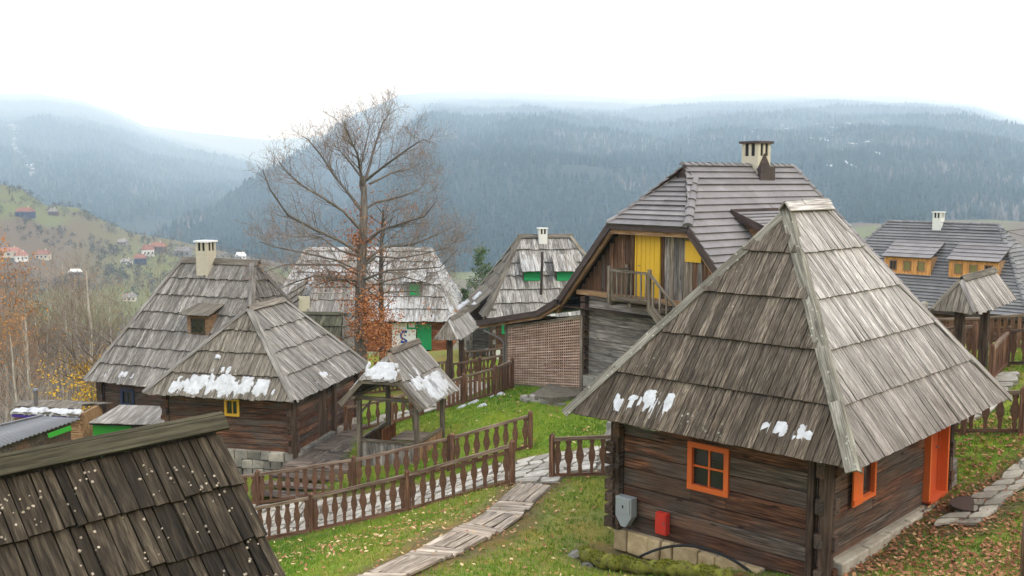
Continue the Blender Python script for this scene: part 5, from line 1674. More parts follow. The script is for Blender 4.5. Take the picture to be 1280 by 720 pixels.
# ================================================================== long frosted-roof building behind the big tree
def long_house():
    E0 = atY(569, 403, 65.0)                  # right end of the front eave
    dl = V((-1, 0.05, 0)).normalized(); db = V((0.05, 1, 0)).normalized()
    ze = E0.z
    root = thing('long_house', 'long low house with frosted shingle roof and green door, behind the tall bare tree', 'house', (E0.x - 4, E0.y, 1.0))
    hr = hip_roof(E0, dl, db, 12.3, 8.6, ze, 7.25, 2.0, 10.6, along='u')
    roof = deck_roof(root, hr)
    k = dict(thick=.03, lift=.1, lap=.12)
    fs = {n_: shingled(roof, hr[n_], 'shingle_frost', 6, .25, False, **k) for n_ in ('front', 'right', 'back', 'left')}
    for p, r, a, b_ in ((hr['A'], hr['R0'], 'front', 'right'), (hr['B'], hr['R1'], 'left', 'front')):
        ridge_cap(roof, p, r, fs[a].n, fs[b_].n, .25, .03, 'shingle_frost', 'hip_board', .12)
    ridge_cap(roof, hr['R0'] + UP * .1, hr['R1'] + UP * .1, fs['front'].n, fs['back'].n, .3, .03, 'shingle_frost')
    F = fs['front']
    W0 = V((E0.x, E0.y, 0)) + dl * .45 + db * .5
    nf = -db
    log_wall(root, W0, W0 + dl * 11.4, .9, ze + .5, 9, nf, 'log_red', [(1.2, 2.05, .9, 2.72), (2.12, 3.75, .9, 2.8)], each=False)
    log_wall(root, W0, W0 + db * 7.6, .9, ze + .5, 9, -dl, 'log_red', each=False)
    board_door(root, W0 + dl * 1.62 + nf * .02 + UP * 1.05, dl, nf, .78, 1.62, 'green_paint', 4)
    pan = MB().frame(W0 + dl * 2.94 + nf * .03 + UP * 1.88, dl, nf, UP, .78, .03, .92).build('white_panel', 'white_paint', root)
    # blue painted figure mark on the panel: a few brush strokes
    def stroke(pts, w, name='painted_mark'):
        for (a, b_) in zip(pts[:-1], pts[1:]):
            MB().beam(W0 + dl * (2.94 - a[0]) + nf * .065 + UP * (1.88 + a[1]), W0 + dl * (2.94 - b_[0]) + nf * .065 + UP * (1.88 + b_[1]), w, .008, up=nf).build(name, 'deep_blue', pan)
    stroke([(-.12, .34), (.05, .40), (.2, .32)], .16); stroke([(-.16, .28), (-.2, .05), (-.1, -.1)], .13); stroke([(-.1, -.1), (.08, -.16), (.2, -.3)], .14)
    stroke([(-.22, -.3), (.0, -.34), (.24, -.38)], .16); stroke([(.02, .12), (.16, .08)], .07)
    window(root, W0 + dl * 2.42 + nf * .04 + UP * 2.66, dl, nf, .62, .5, 'green_paint', .1, 1, 1, pane='green_paint')
    # dormers
    def onface(px, py):
        r = ray(px, py); t = (F.o - CAMP).dot(F.n) / r.dot(F.n); return CAMP + r * t
    c = onface(519, 369)
    d_ = MB().frame(c + UP * .42 + db * .5 + nf * .1, dl, db, UP, .52, .6, .46).build('dormer', 'shingle_pale', root)
    window(root, c + UP * .40 + nf * .22, dl, nf, .62, .74, 'green_paint', .09, 1, 1, proud=.05, recess=-.02, pane='green_paint')
    top = [c + nf * .4 + dl * .75 + UP * .86, c + nf * .4 - dl * .75 + UP * .86, c + db * 1.6 - dl * .6 + UP * 1.75, c + db * 1.6 + dl * .6 + UP * 1.75]
    solid('dormer_roof', [top], 'log_core', d_); Face(top).joined(MB(), 1, .2).build('shingles', 'shingle_frost', d_, kind='stuff')
    c = onface(414, 392)
    d_ = MB().frame(c + UP * .75 + db * .9 + nf * .2, dl, db, UP, 1.2, .6, .6).build('dormer', 'shingle_grey', root)
    top = [c + nf * 1.0 + dl * 1.35 + UP * .15, c + nf * 1.0 - dl * 1.9 + UP * .15, c + db * 1.4 - dl * 1.9 + UP * 2.35, c + db * 1.4 + dl * 1.35 + UP * 2.35]
    solid('dormer_roof', [top], 'log_core', d_); Face(top).joined(MB(), 3, .2).build('shingles', 'shingle_grey', d_, kind='stuff')
    MB().frame(c + dl * 1.55 + nf * .82 + UP * .62, dl, nf, UP, .35, .05, .6).build('dormer_end', 'plaster_cream', d_)
    MB().frame(c + dl * 1.55 + nf * .82 + UP * -.12, dl, nf, UP, .38, .05, .16).build('dormer_sill', 'grey_box', d_)
    top = [c + nf * 1.1 + dl * 3.0 + UP * .25, c + nf * 1.1 + dl * 1.85 + UP * .95, c + db * 1.2 + dl * 1.7 + UP * 2.2, c + db * 1.2 + dl * 2.8 + UP * 1.5]
    solid('dormer_roof', [top], 'log_core', d_); Face(top).joined(MB(), 3, .2).build('shingles', 'shingle_tan', d_, kind='stuff')
long_house()

# ================================================================== small mossy-roofed hut
def mossy_hut():
    y0 = 51.0
    rr_ = atY(428, 394, y0)
    ex = atY(433, 441, y0 - 1.9)
    root = thing('mossy_hut', 'small hut with mossy shingle roof and open gable behind the middle cabin', 'hut', (rr_.x - 2, y0, 2.2))
    R1 = rr_; R0 = R1 + V((-4.6, .3, 0))
    hz_ = R1.z - ex.z
    f = [R0 + V((-.2, -1.9, -hz_)), R1 + V((.15, -1.9, -hz_)), R1, R0]
    bk = [R1 + V((.5, 1.9, -hz_)), R0 + V((-.2, 1.9, -hz_)), R0, R1]
    roof = solid('roof', [f, bk], 'log_core', root)
    Ff = Face(f); Ff.joined(MB(), 3, .2).build('shingles', 'shingle_mossy', roof, kind='stuff')
    e = Face([f[1], bk[0], R1]) if False else None
    hip = [f[1], f[1] + V((1.15, 1.7, .25)), R1]
    solid('roof_end', [hip], 'log_core', roof)
    Face(hip).joined(MB(), 3, .2).build('shingles', 'shingle_tan', roof, kind='stuff')
    ridge_cap(roof, R0 + UP * .06, R1 + UP * .06, Ff.n, Face(bk).n, .18, .03, 'shingle_mossy')
    Face(bk).joined(MB(), 3, .2).build('shingles', 'shingle_mossy', roof, kind='stuff')
    z0 = 2.0
    log_wall(root, f[1] + V((-.25, .35, 0)), f[0] + V((.3, .35, 0)), z0, f[1].z + .2, 6, V((0, -1, 0)), 'log_dark', each=False)
    log_wall(root, f[1] + V((-.25, .35, 0)), f[1] + V((.3, 2.6, 0)), z0, f[1].z + .45, 6, V((1, -.2, 0)).normalized(), 'board_brown', each=False)
mossy_hut()

# ================================================================== grey tile house on the far right
def right_house():
    c0 = atY(1180, 280, 60.0)
    g = dirv(135); b_ = dirv(45)                        # g: along the ridge to the left and away
    zr = c0.z; w = 4.05; ze = zr - 4.55
    O = V((c0.x, c0.y, 0))
    P = lambda s_, t, z_: V((*(O + g * s_ + b_ * t).xy, z_))
    root = thing('tile_house', 'house with grey tile roof and two orange-fronted dormers at far right', 'house', (O.x, O.y, 2.4))
    Rl, Rr = P(3.4, 0, zr), P(-3.1, 0, zr)
    A, B = P(-6.3, -w, ze), P(6.6, -w, ze)
    C_, D = P(6.6, w, ze), P(-6.3, w, ze)
    front = [B, A, Rr, Rl]; right = [A, D, Rr]; back = [D, C_, Rl, Rr]; left = [C_, B, Rl]
    roof = solid('roof', [front, right, back, left, [A, B, C_, D]], 'post_dark', root)
    F = tiled(roof, front, 28, 'tile_grey')
    for f in (right, back, left): tiled(roof, f, 22, 'tile_grey')
    tile_caps(roof, Rl, Rr, 20, 'tile_grey'); tile_caps(roof, B, Rl, 18, 'tile_grey'); tile_caps(roof, A, Rr, 18, 'tile_grey')
    MB().beam(A - UP * .1, B - UP * .1, .06, .24).build('fascia', 'fascia_brown', roof)
    k = .62
    zf = zr - k * (zr - ze)
    for (sa, sb_, wins) in ((2.3, -.45, ('window_dark', 'window_olive', 'window_olive')), (-1.45, -4.15, ('window_olive', 'window_olive', 'window_dark'))):
        t0 = -w * k - .12
        h = 1.0
        d_ = MB().prism([P(sa, t0, zf - .08), P(sb_, t0, zf - .08), P(sb_, t0, zf + h), P(sa, t0, zf + h)], b_ * .9, g, UP).build('dormer', 'board_tan', root)
        top = [P(sa + .07, t0 - .2, zf + h - .05), P(sb_ - .07, t0 - .2, zf + h - .05), P(sb_ - .1, t0 + 1.75, zf + h + .85), P(sa + .1, t0 + 1.75, zf + h + .85)]
        solid('dormer_roof', [top], 'post_dark', d_)
        for mb, _, _ in Face(top).strips(5, 99, thick=.03, lift=.04, wj=0, ej=0, gap=0, lap=.02): mb.build('tile_course', 'tile_roof', d_)
        n_ = 11
        for i in range(n_):
            s_ = sa + (sb_ - sa) * (i + .5) / n_
            MB().frame(P(s_, t0 - .015, zf + h / 2 - .04), UP, b_, g, h / 2, .012, abs(sb_ - sa) / n_ / 2 - .006).build('board', 'orange_board', d_)
        for i, wm in enumerate(wins):
            s_ = sa + (sb_ - sa) * (.2 + .3 * i)
            window(root, P(s_, t0 - .03, zf + h / 2 - .02), g, -b_, .46, .58, 'board_tan', .06, 2 if wm == 'window_dark' else 1, 1, pane=wm, proud=.05, recess=-.02)
        MB().beam(P(sa, t0 - .05, zf - .1), P(sb_, t0 - .05, zf - .1), .08, .07).build('sill', 'fascia_brown', d_)
    chimney(root, P(.25, -.2, 0), .5, 8.7, 10.1, 45, 'plaster_white', 'plaster_white')
    for p, q_, no in ((P(-5.8, -w + .5, 0), P(6.1, -w + .5, 0), -b_), (P(-5.8, w - .5, 0), P(-5.8, -w + .5, 0), -g)):
        log_wall(root, p, q_, 2.2, ze + .3, 8, no, 'board_brown', each=False)
    # wires
    for (z0_, px, py, sag) in ((9.6, 1420, 232, 1.2), (8.6, 1420, 268, .8)):
        a = P(.25, -.2, z0_) if z0_ > 9 else P(-3.1, 0, 9.3)
        e = atY(px, py, 45.0)
        pts = [a.lerp(e, i / 16) - UP * (sag * 4 * (i / 16) * (1 - i / 16)) for i in range(17)]
        mb = MB(); mb.tube(pts, [.016] * 17, 4)
        tag(mb.build('overhead_wire', 'cable_black'), 'upper dark wire running from the far right house out of frame' if z0_ > 9 else 'lower dark wire running from the far right house out of frame', 'wire', 'overhead wires')
wood('orange_board', (0.30, 0.12, 0.035), (0.50, 0.23, 0.075), (0.62, 0.33, 0.13), grain=12, var=.2, stain=.2)
right_house()

# ================================================================== roofed gateways
def gateway(label, e0, Y, e1, e2, rz_up, rows, post_t, mat, mat2, ridge_in=.55, hw_min=.5, zpost=None):
    A = atY(*e0, Y); B = atZ(*e1, A.z); D = atZ(*e2, A.z)
    dv = (D - A); Lv = dv.length; dv.normalize()
    du = V((-dv.y, dv.x, 0)); Lu = max((B - A).dot(du), 2 * hw_min)
    hr = hip_roof(A, du, dv, Lu, Lv, A.z, A.z + rz_up, ridge_in, Lv - .1)
    mid = A + du * (Lu / 2)
    root = thing('roofed_gateway', label, 'gateway', (mid.x, mid.y, gh(mid.x, mid.y)), 'roofed gateways in the fences')
    roof = deck_roof(root, hr, 'post_dark')
    Ff = shingled(roof, hr['front'], mat2, rows, .14, False, thick=.025, lift=.04)
    Fr = shingled(roof, hr['right'], mat, rows, .16, False, thick=.025, lift=.04)
    Fl = shingled(roof, hr['left'], mat, rows, .16, False, thick=.025, lift=.04)
    shingled(roof, hr['back'], mat2, rows, .16, False, thick=.025, lift=.04)
    ridge_cap(roof, hr['A'], hr['R0'], Ff.n, Fr.n, .10, .025, mat, 'hip_board', .06)
    ridge_cap(roof, hr['B'], hr['R0'], Fl.n, Ff.n, .10, .025, mat2, 'hip_board', .06)
    ridge_cap(roof, hr['R0'] + UP * .05, hr['R1'] + UP * .05, Fr.n, Fl.n, .16, .025, mat2)
    for t in post_t:
        p = mid + dv * t; z0 = gh(p.x, p.y)
        MB().frame(V((p.x, p.y, (z0 - .1 + A.z + .05) / 2)), UP, du, dv, (A.z + .05 - z0 + .1) / 2, .11, .11, .004).build('post', 'post_dark' if hw_min > .45 else 'fence_brown', root)
        MB().beam(V((p.x, p.y, A.z + .02)) - du * (Lu / 2 - .12), V((p.x, p.y, A.z + .02)) + du * (Lu / 2 - .12), .1, .1).build('cross_beam', 'post_dark', root)
    MB().beam(mid + dv * .2 + UP * .12, mid + dv * (Lv - .2) + UP * .12, .12, .12).build('tie_beam', 'post_dark', root)
    return root
gateway('roofed gateway on two dark posts behind the near cabin at right', (1220, 392), 27.0, (1172, 389), (1268, 374), .78, 1, (.55, 3.2), 'shingle_bleached', 'shingle_tan', .55, .55)
gateway('small pale-roofed gateway left of the lattice screen', (573, 425), 43.0, (548, 422), (597, 408), .72, 1, (.55, 2.9), 'shingle_pale', 'shingle_tan', .5, .48)

# ================================================================== sheds at the far left
def sheds():
    A = atY(15, 517, 41.0); B = atY(99, 521, 41.0)
    root = thing('snowy_hut', 'little orange-brown hut with snow on its roof edge and a stovepipe, far left', 'hut', (A.x, A.y, -1.2))
    Rl, Rr = atY(22, 503, 42.2), atY(103, 507, 42.2)
    B = B + V((.0, 0, 0)); 
    R2l, R2r = A + V((.2, 2.6, -.1)), B + V((.3, 2.6, -.1))
    roof = solid('roof', [[A, B, Rr, Rl], [R2r, R2l, Rl, Rr]], 'log_core', root)
    F = Face([A, B, Rr, Rl]); F.joined(MB(), 2, .2).build('shingles', 'shingle_tan', roof, kind='stuff')
    Face([R2r, R2l, Rl, Rr]).joined(MB(), 2, .2).build('shingles', 'shingle_tan', roof, kind='stuff')
    for (u, ru, s_) in ((.35, .4, 3), (.95, .45, 5), (1.6, .45, 7), (2.2, .4, 2), (2.45, .25, 8)): snow_patch(F, roof, u, .22, ru, .33, .07, s_, res=.07, cut=-.7, h0=.1)
    MB().beam(A - UP * .08, B - UP * .08, .05, .1).build('fascia', 'violet_paint', roof)
    ax = (B - A); ax.z = 0; ax.normalize(); no = V((ax.y, -ax.x, 0))
    log_wall(root, A + ax * .15 - no * .2, B - ax * .12 - no * .2, -1.4, A.z - .02, 9, no, 'board_tan', each=False)
    mb = MB()
    mb.prism([V((*(B - ax * .14 - no * .2).xy, -1.4)), V((*(B - ax * .14 - no * 2.5).xy, -1.4)), V((*(B - ax * .14 - no * 2.5).xy, B.z)), V((*(B - ax * .0 - no * 1.2).xy, Rr.z - .1)), V((*(B - ax * .14 - no * .2).xy, B.z))], ax * .08)
    mb.build('gable_wall', 'board_tan', root)
    p = atY(45, 503, 41.8)
    mb = MB(); mb.tube([p - UP * .3, p + UP * .5], [.09, .09], 8); sp = mb.build('stovepipe', 'steel_pipe', root)
    mb = MB(); mb.tube([p + UP * .5, p + UP * .58], [.13, .10], 8); mb.build('pipe_cap', 'metal_roof', sp)
    # corrugated roof
    a, b_, c, d_ = atY(-60, 566, 32.0), atY(74, 555, 33.0), atY(102, 517, 37.2), atY(-40, 538, 37.0)
    apex = atY(53, 520, 37.2)
    root = thing('corrugated_shed', 'shed with grey corrugated metal roof behind the dark corner roof', 'shed', (-15, 34, -.6))
    d2 = atY(-70, 552, 37.2)
    p0, p1, p2, p3 = atY(-90, 590, 30.5), atY(100, 517 + 6, 33.0), atY(53, 520, 34.8), atY(-90, 553, 34.8)
    n_ = 34
    nrm = (p1 - p0).cross(p3 - p0).normalized()
    if nrm.z < 0: nrm = -nrm
    roof = MB()
    vs, fs = [], []
    m_ = n_ * 4
    for i in range(m_ + 1):
        f = i / m_; h = .03 * math.sin(2 * math.pi * i / 4)
        for q_, (l_, r_) in enumerate(((p0, p1), (p3, p2))):
            vs.append(l_.lerp(r_, f) + nrm * h)
    for i in range(m_): fs.append((2 * i, 2 * i + 2, 2 * i + 3, 2 * i + 1))
    roof.add(vs, fs, None, .5)
    o = roof.build('roof', 'metal_roof', root, smooth=True)
    s_ = o.modifiers.new('solid', 'SOLIDIFY'); s_.thickness = .02
    MB().beam(p3 + UP * .04, p2 + UP * .04, .2, .03).build('ridge_cap', 'metal_roof', root)
    ins = [p0.lerp(p2, .06), p1.lerp(p3, .06), p2.lerp(p0, .06), p3.lerp(p1, .06)]
    for i in range(4):
        a_, b2 = ins[i], ins[(i + 1) % 4]
        zb = -1.5
        mb = MB(); mb.add([V((a_.x, a_.y, zb)), V((b2.x, b2.y, zb)), b2 - UP * .06, a_ - UP * .06], [(0, 1, 2, 3)])
        mb.build('wall', 'log_grey', root)
    MB().beam(p1.lerp(p0, .06) - UP * .2 + V((0, -.04, 0)), p1.lerp(p0, .22) - UP * .2 + V((0, -.04, 0)), .03, .16).build('green_panel', 'lime_green', root)
    # low green lean-to in front of the tall house
    L_, R_ = atY(112, 531, 40.5), atY(213, 534, 40.0)
    root = thing('green_lean_to', 'lean-to with bright green boards under the eave of the tall-roofed house', 'lean-to', (L_.x, L_.y, -.3))
    bk0, bk1 = L_ + V((.6, 1.7, .35)), R_ + V((.3, 1.7, .35))
    mb = MB().prism([L_, R_, bk1, bk0], UP * .05); rf = mb.build('roof', 'log_core', root)
    Face([L_ + UP * .05, R_ + UP * .05, bk1 + UP * .05, bk0 + UP * .05]).joined(MB(), 1, .2, lift=.02).build('shingles', 'shingle_grey', rf, kind='stuff')
    n_ = 16
    for i in range(n_):
        p = L_.lerp(R_, (i + .8) / (n_ + .6)) + V((0, .18, 0))
        MB().frame(V((p.x, p.y, (p.z - 2.2 + p.z - .04) / 2)), UP, V((0, 1, 0)), V((1, 0, 0)), 1.08, .02, (R_.x - L_.x) / n_ / 2 - .005).build('board', 'lime_green' if i < 8 else 'log_grey', root)
    # plank fence beside it
    a, b_ = atY(104, 517, 43.5), atY(121, 509, 45.0)
    root = thing('plank_fence', 'short tan plank fence between the snowy hut and the tall-roofed house', 'fence', (a.x, a.y, a.z - 1))
    for i in range(9):
        p = a.lerp(b_, (i + .5) / 9)
        MB().frame(p - UP * .8, UP, V((0, 1, 0)), V((1, 0, 0)), .8, .02, .055).build('plank', 'board_tan', root)
    MB().beam(a - UP * .15 + V((0, -.04, 0)), b_ - UP * .15 + V((0, -.04, 0)), .04, .08).build('rail', 'board_tan', root)
sheds()

# ================================================================== fences
def line(ps):
    return [gpt(*p) for p in ps]
fence('long carved baluster fence in front of the stone path, lower of the two', line([(640, 602, 24.8), (510, 640, 26.0), (390, 665, 27.2), (275, 690, 28.4)]), H=1.10)
fence('carved baluster fence behind the stone path, running down towards the deck', line([(562, 587, 30.6), (443, 617, 31.0), (323, 636, 31.6), (230, 650, 32.2)]), H=1.10)
fence('short carved fence between the grass bank and the stone path', line([(663, 560, 30.0), (566, 586, 30.5)]), H=1.12)
fence('carved fence running from the stone path to the near cabin corner', line([(690, 600, 25.0), (790, 577, 24.4)]), H=1.12)
# walkway with handrails up to the lattice screen and the small gateway
fence('fence along the near side of the ramp left of the lattice screen', line([(640, 481, 39.0), (619, 489, 38.2), (580, 500, 38.2), (548, 506, 38.2)]), H=1.15, style='pick', spacing=.17)
fence('fence along the far side of the ramp below the small gateway', line([(640, 462, 44.0), (600, 470, 44.0), (562, 476, 44.5)]), H=1.1, spacing=.32)
fence('far fence behind the small gateway', line([(640, 455, 48.0), (580, 455, 49.0)]), H=1.1, spacing=.34)
fence('fence beside the big bare tree, behind the well house', line([(560, 470, 44.5), (510, 470, 45.5), (450, 472, 46.0)]), H=1.25, style='pick', spacing=.2)
fence('fence behind the well house on the left', line([(527, 500, 38.5), (490, 520, 38.0), (432, 525, 38.0)]), H=1.1, spacing=.32)
# right-hand side
fence('carved fence at right, between the orange door and the gateway', line([(1277, 537, 23.8), (1205, 532, 24.6), (1150, 520, 25.2)]), H=1.12)
fence('plank railing descending beside the gateway posts', line([(1257, 470, 29.5), (1238, 475, 27.5)]), H=1.1, style='pick', spacing=.2)
fence('carved fence with pointed cut-outs at the right edge behind the gateway', line([(1258, 470, 29.5), (1330, 470, 28.5)]), H=1.15, rail='post_dark', pmat='post_dark')
fence('long railing in front of the grey tile house', line([(1330, 445, 36.0), (1225, 445, 37.0), (1150, 445, 38.0), (1060, 445, 39.0)]), H=1.35, style='pick', spacing=.22)
fence('second railing nearer the gateway', line([(1216, 470, 31.5), (1150, 470, 32.5)]), H=1.2, spacing=.3)
def edge_post():
    p = atY(1283, 720, 10.5)
    t = thing('gate_post', 'dark weathered post at the right edge, partly out of frame', 'post', (p.x, p.y, gh(p.x, p.y)))
    z0 = gh(p.x, p.y) - .2
    mb = MB(); mb.tube([V((p.x + .02, p.y, z0)), V((p.x, p.y, (z0 + 9.2) / 2)), V((p.x + .015, p.y, 9.2))], [.075, .07, .065], 9); mb.build('shaft', 'log_grey', t, smooth=True)
    mb = MB().frame(V((p.x - .02, p.y, 9.02)), V((1, 0, 0)), V((0, 1, 0)), UP, .09, .05, .035, .006); mb.build('rail_end', 'log_silver', t)
edge_post()

# ================================================================== stone path between the fences
def strip_path(name, pts, width, cell, mat, bed=True, thick=.05, rise=.02, label=None):
    """irregular flagstones laid along a line of plan points"""
    pts = [V((*p, 0)) for p in pts]
    # resample
    out = [pts[0]]; acc = 0
    dense = []
    for a, b_ in zip(pts[:-1], pts[1:]):
        n_ = max(1, int((b_ - a).length / .1))
        dense += [a.lerp(b_, i / n_) for i in range(n_)]
    dense.append(pts[-1])
    L = len(dense)
    ni = max(2, int(L * .1 / cell)); nj = max(1, int(width / cell))
    grid = {}
    for i in range(ni + 1):
        k = min(L - 1, int(i * (L - 1) / ni))
        t = (dense[min(L - 1, k + 3)] - dense[max(0, k - 3)]).normalized(); s_ = V((-t.y, t.x, 0))
        for j in range(nj + 1):
            e = 0 if 0 < j < nj else .35
            grid[i, j] = dense[k] + s_ * (width * (j / nj - .5) + rr(-.3, .3) * cell * (1 - e)) + t * (rr(-.32, .32) * cell)
    bedv, bedf = [], []
    for i in range(ni + 1):
        for j in range(nj + 1):
            g_ = grid[i, j]; bedv.append((g_.x, g_.y, gh(g_.x, g_.y) + rise))
    for i in range(ni):
        for j in range(nj):
            a = i * (nj + 1) + j; bedf.append((a, a + 1, a + nj + 2, a + nj + 1) if True else ())
    mb = MB(); mb.add([V(v_) for v_ in bedv], [tuple(reversed(f)) for f in bedf])
    o = struct(mb.build(name, 'path_bed'))
    for i in range(ni):
        for j in range(nj):
            q_ = [grid[i, j], grid[i + 1, j], grid[i + 1, j + 1], grid[i, j + 1]]
            c = (q_[0] + q_[1] + q_[2] + q_[3]) / 4
            tz = rr(-.01, .012)
            poly = []
            for a in range(4):
                p, nx_ = q_[a], q_[(a + 1) % 4]
                for f in (.12, .55):
                    w = p.lerp(nx_, f + rr(-.08, .08)); w = c + (w - c) * rr(.86, .96); poly.append(V((w.x, w.y, gh(w.x, w.y) + rise + tz)))
            nz = (poly[2] - poly[0]).cross(poly[4] - poly[0])
            if nz.z < 0: poly.reverse()
            MB().prism(poly, UP * thick, V((1, 0, 0)), V((0, 1, 0))).build('flagstone', mat, o)
    return o
strip_path('stone_path', [(-9.5, 30.4), (-6.2, 29.4), (-2.6, 28.2), (.3, 27.1), (2.2, 26.5), (4.5, 26.4)], 3.0, .52, 'flagstone')
strip_path('stone_apron', [(.55, 24.6), (.95, 25.7)], 1.2, .42, 'flagstone')
strip_path('door_path', [(8.55, 19.3), (9.3, 20.0), (10.4, 21.0), (11.6, 22.0), (12.6, 22.6)], .85, .42, 'concrete', rise=.03)
strip_path('gateway_path', [(13.4, 28.6), (12.6, 27.2), (11.6, 26.0), (9.0, 26.2)], 1.7, .5, 'flagstone')
strip_path('upper_path', [(-2.5, 46), (-2.0, 43), (-1.6, 40.6), (-3.2, 39.6), (-5.5, 39.6)], 1.6, .55, 'flagstone')

# ================================================================== plank walk across the lawn
def plank_walk():
    A, B = V((.52, 24.35, 0)), V((-2.95, 15.8, 0))
    # passes through (-1.0, 20.6)
    mid = atY(565, 665, 20.4)
    d = (B - A); L = d.length; d.normalize(); s_ = V((-d.y, d.x, 0))
    t = thing('plank_walk', 'weathered plank walkway laid in alternating panels across the lawn', 'walkway', G3(A.x, A.y))
    x = 0.0; k = 0
    w = .86
    while x < L:
        bend = lambda q_: .16 * math.sin(q_ / L * math.pi)
        if k % 2 == 0:
            ln = rr(1.15, 1.3)
            for j in range(4):
                off = -w / 2 + w * (j + .5) / 4
                m_ = A + d * (x + ln / 2) + s_ * (off + bend(x + ln / 2) + rr(-.012, .012))
                a, b_ = m_ - d * (ln / 2 - .01), m_ + d * (ln / 2 - .01)
                a, b_ = G3(a.x, a.y, .05), G3(b_.x, b_.y, .05)
                MB().beam(a, b_, w / 4 - .032, .05, jit=.014).build('plank', 'plank_walk', t)
        else:
            n_ = RND.choice((3, 4)); pw = .2
            ln = n_ * pw
            for j in range(n_):
                m_ = A + d * (x + pw * (j + .5)) + s_ * bend(x)
                a, b_ = m_ - s_ * (w / 2 + rr(-.04, .03)), m_ + s_ * (w / 2 + rr(-.04, .03))
                a, b_ = G3(a.x, a.y, .05), G3(b_.x, b_.y, .05)
                MB().beam(a, b_, pw - .03, .05, jit=.014).build('plank', 'plank_walk', t)
        x += ln + .01; k += 1
plank_walk()

# ================================================================== mossy bank and stones before the near cabin
W0, WL, WR, cdu, cdv, cnf, cnr = CAB
def moss_log():
    pts = [W0 + cdu * s_ + cnf * (1.02 + .05 * math.sin(s_ * 2)) for s_ in (4.75, 4.2, 3.6, 3.0, 2.4, 1.8, 1.2)]
    t = thing('mossy_beam', 'moss-covered old beam lying in front of the near cabin', 'beam', (pts[0].x, pts[0].y, 4.4))
    P_ = []
    for i in range(len(pts) - 1):
        for k in range(6): P_.append(pts[i].lerp(pts[i + 1], k / 6))
    P_ = [V((p.x + rr(-.03, .03), p.y + rr(-.03, .03), gh(p.x, p.y) + .15 + rr(-.03, .03))) for p in P_]
    mb = MB(); mb.tube(P_, [rr(.10, .17) for _ in P_], 9)
    for k, v_ in enumerate(mb.v): mb.v[k] = (v_[0] + rr(-.02, .02), v_[1] + rr(-.02, .02), v_[2] + rr(-.02, .02))
    mb.build('timber', 'moss_earth', t, smooth=True)
    mb = MB()
    for i in range(2600):
        f = rr(0, len(P_) - 1.001); k = int(f); c = P_[k].lerp(P_[k + 1], f - k)
        if fbm(np.array([f * .4]), np.array([2.0]))[0] < -.12: continue
        a = rr(.2, 2.7); r_ = .15
        c = c + cnf * (math.cos(a) * r_) + UP * (math.sin(a) * r_)
        h = rr(.012, .035)
        w = V((rr(-1, 1), rr(-1, 1), rr(-.6, .6))) * .022
        mb.add([c - w, c + w, c + UP * h + V((rr(-.03, .03), rr(-.03, .03), 0))], [(0, 1, 2)])
    mb.build('moss_tufts', 'moss', t, kind='stuff')
tinted('moss', [(0, (.06, .075, .012)), (.5, (.16, .17, .02)), (1, (.24, .22, .035))])
moss_log()
def rock(x, y, r_, label):
    mb = MB(); z = gh(x, y)
    n_ = 8; vs = []; fs = []
    for j, (k, h) in enumerate(((1.0, -.3), (1.05, .15), (.75, .45), (.3, .58))):
        for i in range(n_):
            a = 2 * math.pi * i / n_; q_ = r_ * k * rr(.75, 1.2); vs.append(V((x + math.cos(a) * q_, y + math.sin(a) * q_, z + h * r_ * rr(.85, 1.15))))
    for j in range(3):
        for i in range(n_): fs.append((j * n_ + i, j * n_ + (i + 1) % n_, (j + 1) * n_ + (i + 1) % n_, (j + 1) * n_ + i))
    fs.append(tuple(range(3 * n_, 4 * n_)))
    mb.add(vs, fs)
    return tag(mb.build('boulder', 'rubble'), label, 'boulder', 'stones lying on the grass')
p = W0 + cdu * 4.95 + cnf * .95; rock(p.x, p.y, .17, 'grey stone at the left end of the mossy beam')
p = W0 + cdu * 4.5 + cnf * 1.15; rock(p.x, p.y, .12, 'small grey stone in front of the mossy beam')
for i, (px, py, Y) in enumerate(((1243, 708, 15.2),)): 
    p = atY(px, py, Y); rock(p.x, p.y, .09, 'small pale stone among leaves at lower right')
p = atY(790, 520, 29.0); rock(p.x, p.y, .9, 'big flat boulder behind the near cabin eave on the left')

# ================================================================== grass and fallen leaves
def inside_quad(x, y, quad):
    r_ = np.ones(len(x), bool)
    for i in range(len(quad)):
        a, b_ = quad[i], quad[(i + 1) % len(quad)]
        r_ &= ((b_[0] - a[0]) * (y - a[1]) - (b_[1] - a[1]) * (x - a[0])) >= 0
    return r_
def lawn_mask(x, y):
    q1 = [(W0.x, W0.y), ((W0 + cdv * 5.9).x, (W0 + cdv * 5.9).y), ((W0 + cdv * 5.9 + cdu * 4.9).x, (W0 + cdv * 5.9 + cdu * 4.9).y), (WL.x, WL.y)]
    m_ = ~inside_quad(x, y, q1)
    m_ &= seg_d(x, y, [(-9.5, 30.4), (-6.2, 29.4), (-2.6, 28.2), (.3, 27.1), (2.2, 26.5), (4.5, 26.4)]) > 1.55
    m_ &= seg_d(x, y, [(.55, 24.6), (.95, 25.7)]) > .6
    m_ &= seg_d(x, y, [(.52, 24.35), (-1.2, 20.1), (-2.95, 15.8)]) > .5
    m_ &= seg_d(x, y, [(8.55, 19.3), (9.3, 20.0), (10.4, 21.0), (12.6, 22.6)]) > .36
    return m_
rs = np.random.RandomState(5)
